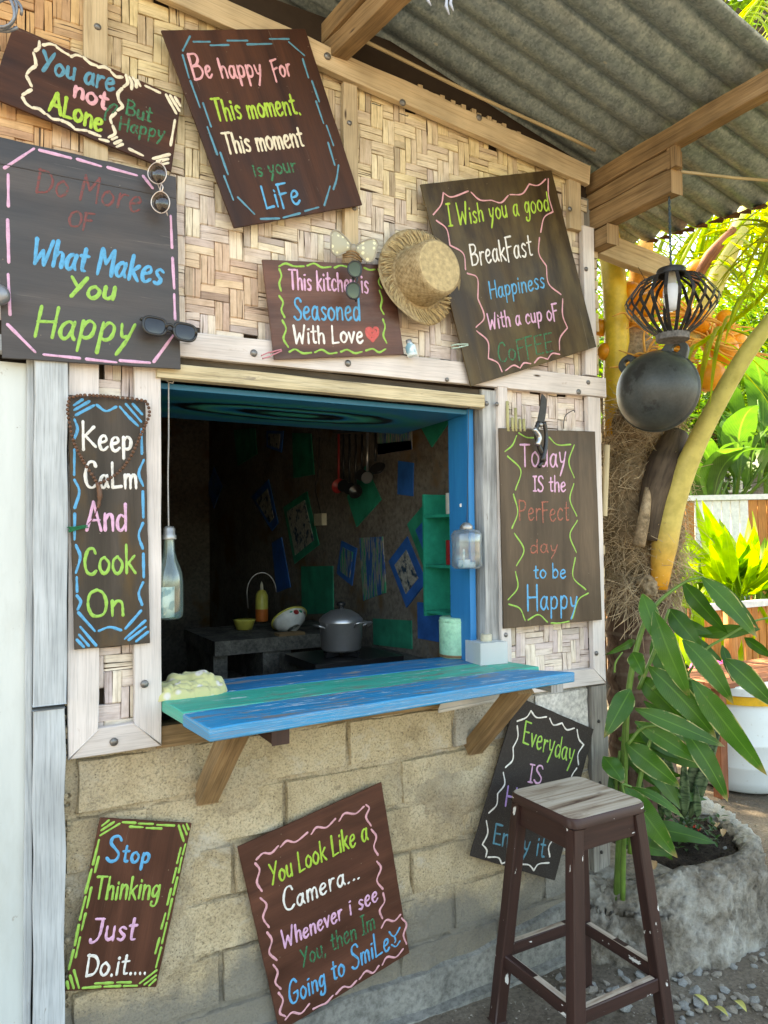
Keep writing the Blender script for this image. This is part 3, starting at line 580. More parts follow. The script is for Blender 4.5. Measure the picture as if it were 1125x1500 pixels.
# mortar sheet (one rough coat between the blocks)
m = MB(); nx, nz = 130, 70; vs = []
for j in range(nz+1):
    for i in range(nx+1):
        x = .21+1.93*i/nx; z = -.02+1.03*j/nz
        h = noise.noise(V3((x*5, z*5, 5)))*.013+noise.noise(V3((x*26, z*26, 1)))*.0035
        cr_ = abs(noise.noise(V3((x*5, z*5+9, 2)))); vs.append(V3((x, .0155-max(0, h+.0035)*2.7, z)))
m.add(vs, [(j*(nx+1)+i, j*(nx+1)+i+1, (j+1)*(nx+1)+i+1, (j+1)*(nx+1)+i) for j in range(nz) for i in range(nx)])
m.build('mortar', M['mortar'], bw, auto=60)
m = MB(); m.box((.2, .03, -.1), (2.14, .12, 1.0)); m.build('wall_core', M['mortar'], bw)
# smeared grey plinth with a stepped footing
def smear(name, x0, x1, z0, ztop, y0, amp, mat, par, ya=0.0, nx=120, nz=18):
    m = MB(); vs = []
    for j in range(nz+1):
        for i in range(nx+1):
            x = x0+(x1-x0)*i/nx; zt = ztop(x); z = z0+(zt-z0)*j/nz
            h = noise.noise(V3((x*6, z*9, 3)))*amp+noise.noise(V3((x*25, z*25, 8)))*amp*.5
            yy = y0-h-ya*(1-j/nz); 
            if j == nz: yy = .012
            vs.append(V3((x, yy, z)))
    m.add(vs, [(j*(nx+1)+i, j*(nx+1)+i+1, (j+1)*(nx+1)+i+1, (j+1)*(nx+1)+i) for j in range(nz) for i in range(nx)])
    return m.build(name, mat, par, auto=60)
smear('plinth', .2, 2.14, -.05, lambda x: .125+.02*noise.noise(V3((x*5, 0, 0)))+(.20*max(0, (x-1.55)/.6) if x > 1.55 else 0)*.5, -.018, .006, M['plinth'], bw, .012)
smear('footing', .2, 2.3, -.12, lambda x: .012+.012*noise.noise(V3((x*4, 3, 0))), -.062, .008, M['plinth'], bw, .03)
# whitewashed plaster patch beside the post, post under the panel
smear('plaster_patch', 1.86, 2.125, .80, lambda x: 1.0, -.010, .004, M['whiteplaster'], bw, 0, 24, 18)
# ---- posts
frm = thing('wall_frame', 'pale whitewashed timber battens with bolt heads framing the woven wall and window', 'wooden frame', (1.2, 0, 1.0))
UP = V3((0, 0, 1)); RT = V3((1, 0, 0))
corner = beam('corner_post', (2.172, .02, -.1), (2.172, .02, 1.0), .088, .09, M['brownpost'], frm, side=RT, wob=.003)
for z in (.35, .62, .86): disc_bolt(V3((2.165, -.028, z)), frm, .006, mat='wire', name='nail')
beam('corner_post', (2.20, .05, 1.0), (2.20, .05, 2.98), .07, .08, M['brownpost'], frm, side=RT, wob=.003)
# bolts helper in photo points
def bolt(px, py, y=-.036, r=.010, par=frm): return disc_bolt(P(px, py, y), par, r)
FY = -.020     # batten centre plane, thickness .024
def bat(name, a, b, w, mat, t=.024, y=FY, side=UP, mitre=(0, 0), par=frm): return beam(name, (a[0], y, a[1]), (b[0], y, b[1]), w, t, M[mat], par, side=side, mitre=mitre)
# left narrow panel frame (mitred bottom)
bat('batten', (.262, 1.046), (.262, 2.13), .078, 'whitewash', side=V3((-1, 0, 0)), mitre=(-.9, 0))
bat('batten', (.4325, 1.049), (.4325, 2.13), .075, 'whitewash', side=RT, mitre=(-.9, 0))
bat('batten', (.262, 1.046), (.432, 1.048), .074, 'whitewash', side=V3((0, 0, -1)), mitre=(-1, 1), y=FY+.001)
bolt(167, 1087); bolt(212, 1002)
# long bar above the window
bat('batten', (.455, 2.172), (2.235, 2.193), .078, 'whitewash', t=.026)
bolt(372, 517); bolt(510, 532); bolt(848, 574); bolt(655, 556, r=.007)
# dark board standing in for the shade of the slot, and lintel
beam('shadow_board', (.46, -.004, 2.119), (1.72, -.004, 2.119), .035, .012, M['slotshade'], frm)
beam('lintel', (.455, -.022, 2.088), (1.618, -.022, 2.086), .045, .04, M['lintel'], frm)
# right of the window: grey post and white batten
beam('grey_post', (1.655, .012, 1.02), (1.655, .012, 2.135), .062, .07, M['greypost'], frm, side=RT, wob=.003)
bat('batten', (1.708, 1.02), (1.708, 2.15), .046, 'whitewash', side=RT, y=-.024)
bolt(713, 591, r=.008); bolt(741, 930, r=.008); bolt(728, 592, r=.007)
# right edge batten and mitred foot
bat('batten', (2.172, 1.040), (2.172, 2.15), .066, 'whitewash', side=RT, mitre=(-.9, 0))
bat('batten', (2.16, 2.236), (2.16, 2.84), .060, 'whitewash', side=RT)
bat('batten', (1.70, 1.042), (2.172, 1.038), .066, 'whitewash', side=V3((0, 0, -1)), mitre=(0, 1), y=FY+.001)
for q in [(859, 394), (862, 560), (874, 957), (868, 640)]: bolt(*q, r=.008)
# upper battens
bat('batten', (2.10, 2.82), (2.10, 3.06), .062, 'rawbatten', side=RT, y=-.012)
bolt(835, 306, r=.009)
a0 = P(330, 0); rk0, rk1 = P(478, 96), P(846, 259)
sl = (rk1.z-rk0.z)/(rk1.x-rk0.x); xa = -.2
beam('rake_batten', (xa, -.026, rk0.z+(xa-rk0.x)*sl), (2.165, -.026, rk0.z+(2.165-rk0.x)*sl), .080, .026, M['rawbatten'], frm, wob=.003)
for q in [(480, 82), (590, 150), (702, 172)]: bolt(*q, y=-.041, r=.011)
bat('batten', (P(510, 300).x, 2.235), (P(510, 300).x, 3.12), .052, 'rawbatten', side=RT, y=-.013)
bolt(512, 180, y=-.026, r=.008); bolt(519, 305, y=-.026, r=.008)
xb = P(139, 100).x
bat('batten', (xb, 2.2), (xb, 3.22), .064, 'rawbatten', side=RT, y=-.013)
bolt(143, 39, y=-.026, r=.009)
for q in [(552, 155), (592, 170)]:
    c = P(*q, y=-.041); m = MB(); m.tube(catmull([c+V3((-.02, 0, .004)), c+V3((-.005, -.006, 0)), c+V3((.012, -.004, .001)), c+V3((.014, -.002, .008))], n=4), .0015, 5); m.build('bent_nail', M['wire'], frm, smooth=True)
# rough shingle ends above the rake
for k in range(22):
    x = 1.33+k*.0235; z = rk0.z+(x-rk0.x)*sl+.050+R_.uniform(-.006, .006)
    m = MB(); m.box((x, -.004, z-.01), (x+.019, .010, z+.022+R_.uniform(-.008, .006))); m.build('strip_end', M['rawbatten'], frm)
# ---- woven wall
ww = thing('woven_wall', 'herringbone woven bamboo wall, whitewashed low down and raw yellow under the roof', 'wall', (1.2, 0, 2.2))

def rz(x): return rk0.z+(x-rk0.x)*sl
m = MB(); m.box((-.4, .016, 2.1), (2.2, .03, 3.35)); m.box((.30, .016, 1.0), (.40, .03, 2.1)); m.box((1.73, .016, 1.0), (2.19, .03, 2.1)); m.build('backing', M['backing'], ww)
S = .0228
strips = []
def wcol(x, z, rnd):
    n = noise.noise(V3((x*3.1, z*3.1, 0)))*.5+noise.noise(V3((x*11, z*11, 4)))*.25
    raw = V3((.61, .495, .315)); org_ = V3((.55, .31, .15)); wh = V3((.70, .62, .55)); pinkw = V3((.68, .60, .57)); cream = V3((.67, .575, .455))
    fo = max(0, min(1, (.36-x)*6+n*1.2)) if z > 2.45 else 0            # orange strips at the upper left
    d = math.hypot((x-.68)/.17, (z-2.38)/.15); fo2 = max(0, min(1, (1.1-d)*2.2+n*1.2))*.6
    hz = (z-2.50)*1.9+(x-.5)*-.1+n*1.1; t = max(0, min(1, hz))
    c = wh.lerp(cream, min(1, t*1.8)); c = c.lerp(raw, max(0, min(1, (t-.35)*1.8)))
    if z < 2.25: c = c.lerp(pinkw, .8)
    c = c.lerp(org_, max(fo, fo2)*.85)
    k = 1+(rnd-.5)*.30
    c = V3((c.x*k, c.y*k*(1+(rnd-.5)*.06), c.z*k*(1-(rnd-.5)*.1)))
    if R_.random() < .045: c *= .72
    return c
def inside(x, z):
    if z > 2.21: return -.25 < x < 2.16 and z < rz(x)+.0
    if .275 < x < .425 and 1.03 < z < 2.14: return True
    return 1.705 < x < 2.165 and 1.03 < z < 2.17
def strip(cx, cz, L, vert, col):
    w = S*(R_.uniform(.93, .995) if R_.random() < .8 else R_.uniform(.80, .92))/2; off = R_.random()*30; h = L/2
    st = [(-h, .0035), (-h+.004, -.0006), (0, -.0018), (h-.004, -.0006), (h, .0035)]
    vs = []; uv = []; sk = R_.uniform(-.0008, .0008); yo = R_.uniform(-.0012, .0012)
    for (u, y) in st:
        for s in (-1, 1):
            a, b = u, s*w+sk*u/h*1.5+R_.uniform(-.0006, .0006)
            x, z = (cx+b, cz+a) if vert else (cx+a, cz+b)
            vs.append(V3((x, y+yo, z))); uv.append((a+off, b+off*.3))
    for (u, y) in st:
        for s in (-1, 1):
            b = s*w; x, z = (cx+b, cz+u) if vert else (cx+u, cz+b)
            vs.append(V3((x, .012, z))); uv.append((u+off, b+off*.3))
    fs = []
    for k in range(4):
        q = (2*k, 2*k+1, 2*k+3, 2*k+2); fs.append(q if vert else q[::-1])
        for s in (0, 1): fs.append((2*k+s, 2*k+2+s, 12+2*k+s-0, 10+2*k+s))
    m = MB(); m.add(vs, [f for f in fs], uv, tuple(col)); return m
n_ = 8; hf = 4
ix0, ix1 = int(-.26/S)-2, int(2.2/S)+2; iz0, iz1 = int(1.0/S), int(3.4/S)
def vup(i, j):
    I = i//2; ph = (I+4) % 16; II = ph if ph < 9 else 17-ph
    return ((II-j//2) % 4) < 2
for i in range(ix0, ix1):
    j = iz0
    while j < iz1:
        if vup(i, j):
            k = j
            while k < iz1 and vup(i, k) and k-j < 4: k += 1
            strips.append((i*S+S/2, (j+k)/2*S, (k-j)*S, True)); j = k
        else: j += 1
for j in range(iz0, iz1):
    i = ix0
    while i < ix1:
        if not vup(i, j):
            k = i
            while k < ix1 and not vup(k, j) and k-i < 4: k += 1
            strips.append(((i+k)/2*S, j*S+S/2, (k-i)*S, False)); i = k
        else: i += 1
strips = [s for s in strips if inside(s[0], s[1])]
boards_px = []   # filled by the sign table below (used to choose the strips that show)
def dist(s): return (V3((s[0], 0, s[1]))-CP).length
SG = {}
SG['alone'] = dict(poly=[(20, 37), (266, 144), (251, 251), (-16, 141)], mat='bd_red', up=(.15, -1), w=5.2, s=(4.167, 0, 0),
  label='long tilted dark red board with white dashes reading You are not Alone But Happy',
  border=('p_cream', [[(240,255),(238,290),(215,310)],[(205,325),(215,360),(220,395)],[(215,405),(185,425),(165,450)],[(163,465),(180,500),(195,530)],[(190,548),(140,578)],[(138,595),(160,632),(195,658)],[(205,658),(240,665),(275,695)],[(290,700),(320,725),(360,730)],[(375,735),(420,755),(450,780)],[(460,790),(530,797)],[(545,805),(610,830)],[(610,850),(660,862)],[(265,275),(305,268),(340,278)],[(350,290),(385,315),(420,335)],[(435,345),(465,335),(497,345)],[(512,350),(550,385),(590,400)],[(600,410),(635,408),(670,425)],[(680,440),(710,468),(745,470)],[(770,460),(780,505),(755,530)],[(745,540),(720,570),(725,610)],[(730,620),(748,650),(715,675)],[(705,690),(675,720),(680,750)],[(690,770),(702,815),(665,838)],[(790,470),(805,505),(803,542)],[(812,475),(830,500),(832,535)],[(838,490),(855,522)],[(890,525),(975,565)],[(1015,580),(1075,690)],[(1040,585),(1095,675)],[(1070,595),(1100,645)],[(1068,735),(1042,885)],[(935,968),(1035,942)],[(960,985),(1025,970)],[(980,1005),(1025,995)],[(790,910),(870,948)],[(685,850),(712,838)],[(700,875),(738,858)],[(715,895),(748,880)]]),
  text=[('You are', 250, 430, 692, 556, 115, 'p_teal', 5.5), ('not', 448, 590, 650, 668, 105, 'p_rose', 6), ('ALone', 300, 672, 620, 802, 115, 'p_lime', 6), ('But', 770, 695, 920, 748, 85, 'p_dgreen', 4), ('Happy', 725, 790, 1000, 850, 80, 'p_dgreen', 3.5)],
  extra=[('p_dgreen', 4, [(640, 730), (650, 680), (690, 640), (715, 650), (690, 690)])])
SG['moment'] = dict(poly=[(236, 44), (447, 42), (531, 300), (343, 334)], mat='bd_red', up=(-.27, -1), w=3.6, s=(3.629, 230, 30), y=-.052,
  label='large dark red board with blue dashed border reading Be happy For This moment',
  border=('p_teal', [[(175,85),(137,160)],[(195,113),(280,113)],[(285,132),(380,130)],[(375,107),(480,107)],[(480,127),(608,124)],[(600,98),(700,98)],[(702,115),(783,185)],[(775,205),(805,303)],[(824,322),(862,430)],[(846,430),(885,545)],[(902,560),(938,663)],[(910,650),(945,768)],[(965,770),(955,840),(938,897)],[(920,882),(890,982)],[(858,993),(787,1013)],[(760,1025),(672,1048)],[(650,1052),(552,1055)],[(517,1028),(430,940)],[(357,827),(405,952)],[(337,703),(377,817)],[(268,567),(320,712)],[(245,440),(287,563)],[(178,322),(228,460)],[(137,185),(170,303)]]),
  text=[('Be', 200, 318, 298, 303, 140, 'p_rose', 4.2, .7), ('happy', 345, 303, 565, 300, 105, 'p_rose', 4), ('For', 628, 315, 718, 285, 95, 'p_rose', 4), ('This moment.', 318, 532, 765, 495, 112, 'p_lime', 4.4), ('This moment', 372, 708, 785, 668, 105, 'p_cream', 4.4), ('is your', 520, 830, 745, 802, 75, 'p_dgreen', 3.5), ('LiFe', 580, 1000, 765, 970, 112, 'p_blue', 4)], extra=[])
SG['makes'] = dict(poly=[(-6, 199), (258, 259), (265, 541), (3, 524)], mat='bd_grey', up=(.22, -1), w=5, s=(3.75, 0, 190), y=-.062, battens=1,
  label='big grey brown board with pink dashes reading Do More of What Makes you Happy',
  border=('p_pink', [[(25,210),(185,105)],[(218,112),(388,155)],[(425,162),(553,200)],[(592,207),(750,250)],[(787,255),(838,320)],[(938,475),(945,648)],[(948,705),(957,870)],[(957,905),(962,1040)],[(955,1125),(845,1275)],[(660,1268),(822,1280)],[(475,1260),(637,1278)],[(242,1235),(437,1255)],[(42,1070),(192,1220)],[(45,795),(55,1015)],[(42,495),(48,728)],[(45,248),(46,420)]]),
  text=[('Do More', 190, 340, 768, 452, 130, 'p_dred', 4), ('OF', 372, 528, 500, 545, 85, 'p_dred', 4), ('What Makes', 175, 728, 885, 850, 135, 'p_blue', 6.5), ('You', 375, 915, 630, 932, 105, 'p_green', 6.5), ('Happy', 185, 1132, 725, 1172, 165, 'p_green', 6)], extra=[])
SG['kitchen'] = dict(poly=[(384, 380), (574, 388), (592, 519), (402, 527)], mat='bd_pink', up=(-.06, -1), w=3.6, s=(3.214, 350, 320), y=-.052,
  label='small worn red board with green wavy border reading This kitchen is Seasoned With Love',
  border=('p_green', [[(190,225),(220,212),(260,225),(305,225)],[(322,222),(355,212),(390,230),(432,228)],[(450,232),(480,222),(525,232)],[(590,232),(615,242),(640,240)],[(655,240),(668,270),(658,300),(672,328)],[(662,340),(674,380),(668,420),(682,450)],[(678,475),(688,510),(680,550),(695,585)],[(598,622),(630,614),(660,630),(690,615)],[(480,628),(510,618),(545,634),(578,628)],[(358,630),(390,618),(425,636),(460,632)],[(238,628),(265,616),(300,634),(340,632)],[(190,238),(200,270),(190,305),(198,340)],[(190,365),(208,395),(200,430),(215,465)],[(205,480),(222,520),(210,565),(232,605)]]),
  text=[('This kitchen is', 240, 332, 612, 350, 88, 'p_pink', 3.6), ('Seasoned', 262, 475, 572, 480, 100, 'p_blue', 3.8), ('With Love', 262, 588, 585, 584, 82, 'p_white', 4)],
  extra=[('p_red', 6, [(628, 575), (605, 548), (603, 525), (618, 517), (628, 530), (640, 515), (655, 522), (650, 548), (628, 575)]), ('p_red', 7, [(615, 535), (628, 555), (642, 532)])])
SG['wish'] = dict(poly=[(616, 270), (808, 249), (874, 508), (690, 566)], mat='bd_olive', up=(-.14, -1), w=2.6, s=(3.879, 600, 240), y=-.055,
  label='olive brown board with scalloped pink border reading I Wish you a good Breakfast',
  border=('p_rose', [[(135,288),(180,230),(192,165)],[(192,165),(240,188),(333,155)],[(350,162),(400,205),(465,207)],[(465,207),(520,220),(560,180)],[(570,175),(640,170),(680,115)],[(680,115),(730,122),(773,88)],[(788,85),(790,180),(815,272)],[(815,272),(765,305),(745,388)],[(738,420),(735,510),(777,580)],[(777,580),(790,680),(860,742)],[(870,768),(870,860),(897,932)],[(897,932),(855,990),(852,1058)],[(853,1082),(810,1078),(785,1110)],[(785,1110),(740,1100),(710,1130)],[(688,1135),(650,1132),(628,1160)],[(628,1160),(590,1145),(545,1175)],[(525,1180),(500,1130),(448,1105)],[(448,1105),(445,1010),(382,950)],[(378,928),(425,870),(388,765)],[(388,765),(385,650),(328,622)],[(318,600),(305,510),(230,462)],[(230,462),(210,370),(153,322)]]),
  text=[('I Wish you a good', 225, 355, 795, 262, 125, 'p_lime', 3.2, .85), ('BreakFast', 355, 580, 700, 520, 120, 'p_white', 3.2), ('Happiness', 460, 768, 770, 703, 95, 'p_blue', 3), ('With a cup oF', 452, 940, 845, 880, 88, 'p_pink', 3.2), ('CoFFEE', 510, 1130, 820, 1062, 105, 'p_dgreen', 3)], extra=[])
SG['calm'] = dict(poly=[(99, 578), (213, 586), (220, 942), (109, 952)], mat='bd_keep', up=(-.02, -1), w=4.6, s=(3.75, 90, 560), y=-.048,
  label='tall narrow board with blue strokes reading Keep Calm And Cook On',
  border=('p_blue', [[(70,125),(115,95)],[(72,152),(152,105)],[(80,180),(178,127)],[(195,125),(245,158),(300,135)],[(322,135),(370,190),(420,238)],[(355,120),(437,215)],[(393,120),(443,175)],[(72,205),(88,255),(72,310)],[(72,370),(70,508)],[(72,537),(98,600),(73,690)],[(73,722),(72,862)],[(80,895),(103,960),(80,1045)],[(84,1072),(86,1150)],[(85,1172),(106,1205),(90,1247)],[(440,258),(442,392)],[(452,427),(425,500),(448,567)],[(447,600),(450,742)],[(448,773),(425,840),(447,913)],[(450,942),(452,1070)],[(448,1100),(425,1160),(443,1222)],[(93,1265),(182,1365)],[(105,1345),(190,1445)],[(98,1388),(150,1447)],[(85,1415),(122,1453)],[(207,1365),(265,1345),(327,1362)],[(437,1255),(353,1352)],[(460,1310),(350,1408)],[(462,1345),(370,1415)],[(475,1372),(412,1422)]]),
  text=[('Keep', 115, 368, 388, 376, 155, 'p_white', 5.2, .82), ('CaLm', 128, 580, 415, 580, 140, 'p_white', 5.2, .85), ('And', 140, 812, 360, 812, 150, 'p_pink', 5.2), ('Cook', 125, 1053, 408, 1050, 150, 'p_green', 5.2), ('On', 145, 1285, 345, 1280, 140, 'p_green', 5.2)], extra=[])
SG['today'] = dict(poly=[(731, 627), (872, 632), (882, 908), (738, 921)], mat='bd_brown', up=(-.02, -1), w=2.6, s=(3.26, 700, 560), y=-.050, vgrain=1,
  label='mid brown board right of the window reading Today IS the Perfect day to be Happy',
  border=('p_green', [[(130,330),(165,300),(185,255)],[(195,242),(230,262),(265,265)],[(340,262),(380,298),(443,297)],[(460,300),(435,380),(460,455)],[(458,485),(440,560),(472,638)],[(475,660),(440,730),(470,812)],[(465,838),(455,930),(515,990)],[(527,1007),(480,1040),(452,1127)],[(435,1142),(390,1150),(350,1150)],[(332,1145),(290,1110),(240,1135)],[(225,1135),(200,1080),(148,1060)],[(145,1038),(190,980),(180,905)],[(185,875),(220,800),(175,722)],[(163,697),(190,620),(170,535)],[(180,513),(205,420),(142,353)]]),
  text=[('Today', 205, 403, 422, 402, 108, 'p_pink', 3.4), ('IS the', 266, 520, 420, 520, 72, 'p_pink', 3.2), ('PerFect', 197, 660, 436, 660, 92, 'p_coral', 2.6), ('day', 250, 815, 382, 815, 65, 'p_coral', 2.6), ('to be', 268, 937, 420, 933, 66, 'p_blue', 3), ('Happy', 235, 1088, 475, 1085, 118, 'p_blue', 3.4, .9)], extra=[])
SG['everyday'] = dict(poly=[(758, 1020), (870, 1068), (813, 1290), (689, 1254)], mat='bd_black', up=(.14, -1), w=2.8, s=(3.629, 680, 1000), y=-.045,
  label='tilted black flecked board behind the stool reading Everyday IS Happy Enjoy it',
  border=('p_white', [[(282,205),(330,185),(355,150)],[(355,150),(385,185),(437,182)],[(455,190),(475,225),(520,215)],[(520,215),(545,250),(585,242)],[(600,250),(610,300),(635,330)],[(635,330),(605,380),(608,435)],[(598,455),(580,480),(570,500)],[(282,230),(285,290),(260,345)],[(260,345),(258,410),(220,450)],[(208,478),(215,540),(178,590)],[(178,590),(172,650),(132,692)],[(118,735),(125,800),(97,860)],[(97,860),(120,890),(115,925)],[(127,928),(180,930),(200,962)],[(200,962),(225,955),(260,965)],[(300,965),(345,970),(370,998)],[(370,998),(395,965),(450,958)],[(455,925),(450,870),(487,818)]]),
  text=[('Everyday', 310, 318, 578, 430, 112, 'p_green', 3.2), ('IS', 340, 525, 410, 538, 95, 'p_pink', 3.2), ('Happy', 215, 655, 480, 720, 105, 'p_violet', 3.2), ('Enjoy it', 152, 855, 425, 930, 100, 'p_teal', 3.4)], extra=[])
SG['stop'] = dict(poly=[(147, 1198), (281, 1206), (229, 1446), (95, 1452)], mat='bd_mah', up=(.17, -1), w=4.2, s=(5.114, 80, 1180), y=-.030,
  label='leaning red brown board with green dashes reading Stop Thinking Just Do it',
  border=('p_green', [[(358,150),(405,112)],[(352,185),(443,125)],[(345,222),(485,137)],[(512,125),(605,130)],[(565,158),(658,163)],[(632,135),(735,138)],[(690,168),(800,172)],[(770,145),(895,150)],[(930,150),(967,265)],[(963,150),(990,215)],[(990,140),(1005,178)],[(980,292),(960,365)],[(945,320),(918,430)],[(952,390),(930,500)],[(912,470),(885,575)],[(920,540),(890,668)],[(872,625),(845,740)],[(880,700),(848,850)],[(830,810),(800,920)],[(840,880),(805,1030)],[(785,995),(755,1105)],[(798,1065),(760,1210)],[(763,1235),(640,1330)],[(758,1275),(675,1340)],[(755,1305),(710,1348)],[(615,1350),(520,1352)],[(570,1325),(470,1325)],[(492,1352),(375,1357)],[(435,1328),(305,1333)],[(342,1357),(212,1367)],[(145,1235),(182,1365)],[(115,1275),(143,1367)],[(92,1320),(103,1370)],[(332,260),(288,440)],[(330,385),(303,497)],[(277,480),(232,655)],[(275,615),(243,762)],[(232,685),(190,855)],[(232,810),(203,930)],[(182,895),(152,1045)],[(190,990),(158,1135)],[(142,1085),(108,1225)]]),
  text=[('Stop', 385, 415, 705, 428, 195, 'p_blue', 5, .65), ('Thinking', 298, 700, 778, 695, 165, 'p_green', 4.4), ('Just', 265, 1010, 600, 1008, 170, 'p_pink', 4.8), ('Do.it....', 228, 1280, 685, 1258, 160, 'p_white', 4.4)], extra=[])
SG['camera'] = dict(poly=[(348, 1241), (559, 1146), (600, 1396), (410, 1512)], mat='bd_mah', up=(-.12, -1), w=3.6, s=(3.879, 330, 1130), y=-.032,
  label='large mahogany board with pink waves reading You Look Like a Camera',
  border=('p_rose', [[(178,500),(215,465),(260,465),(300,425)],[(315,428),(350,395),(400,400),(467,348)],[(490,355),(520,318),(575,318),(625,270)],[(648,280),(680,238),(740,240),(787,200)],[(800,190),(818,210),(800,260),(828,308)],[(830,330),(858,370),(845,430),(868,475)],[(862,512),(885,550),(862,620),(895,668)],[(897,692),(905,740),(878,790),(893,835)],[(888,888),(915,845),(960,850),(995,815)],[(1003,835),(1030,870),(1013,930),(1030,980)],[(170,522),(195,560),(180,630),(208,680)],[(200,720),(235,760),(215,830),(248,885)],[(238,915),(265,960),(250,1030),(292,1072)],[(273,1100),(298,1140),(285,1200),(315,1235)],[(303,1258),(328,1300),(310,1370),(342,1392)],[(342,1410),(380,1370),(430,1375),(477,1322)],[(500,1350),(540,1330),(575,1315),(610,1275)],[(630,1265),(670,1225),(710,1225),(745,1190)],[(763,1180),(800,1135),(840,1145),(872,1105)],[(893,1098),(920,1055),(970,1055),(1010,1010)]]),
  text=[('You Look Like a', 262, 648, 812, 385, 110, 'p_lime', 3.8), ('Camera...', 335, 800, 765, 605, 125, 'p_white', 3.8, .8), ('Whenever i see', 330, 1008, 868, 735, 105, 'p_pink', 3.8, .85), ('You, then Im', 438, 1115, 852, 890, 100, 'p_dgreen', 3.2), ('Going to SmiLe', 370, 1330, 935, 1010, 125, 'p_blue', 3.8, .85)],
  extra=[('p_blue', 3, [(932, 912), (950, 935), (968, 930), (992, 888)]), ('p_blue', 3, [(945, 985), (970, 995), (992, 965)]), ('p_blue', 3, [(962, 940), (968, 960), (962, 975)])])
def inpoly(p, poly):
    c = False; n = len(poly)
    for i in range(n):
        a, b = poly[i], poly[i-1]
        if (a[1] > p[1]) != (b[1] > p[1]) and p[0] < (b[0]-a[0])*(p[1]-a[1])/(b[1]-a[1])+a[0]: c = not c
    return c
for k, g in SG.items(): g['wp'] = [P(*q, y=g.get('y', -.04)) for q in g['poly']]
strips.sort(key=lambda s: (any(inpoly((s[0], s[1]), [(w.x, w.z) for w in g['wp']]) for g in SG.values()), dist(s)))
mb = MB()
for k, s in enumerate(strips):
    m = strip(*s, wcol(s[0], s[1], R_.random()))
    if k < 300: m.build('bamboo_strip', M['strip'], ww)
    else: b = len(mb.v); mb.v += m.v; mb.f += [[i+b for i in f] for f in m.f]; mb.uv += m.uv; mb.c += m.c
mb.build('bamboo_strips', M['strip'], ww, kind='stuff')
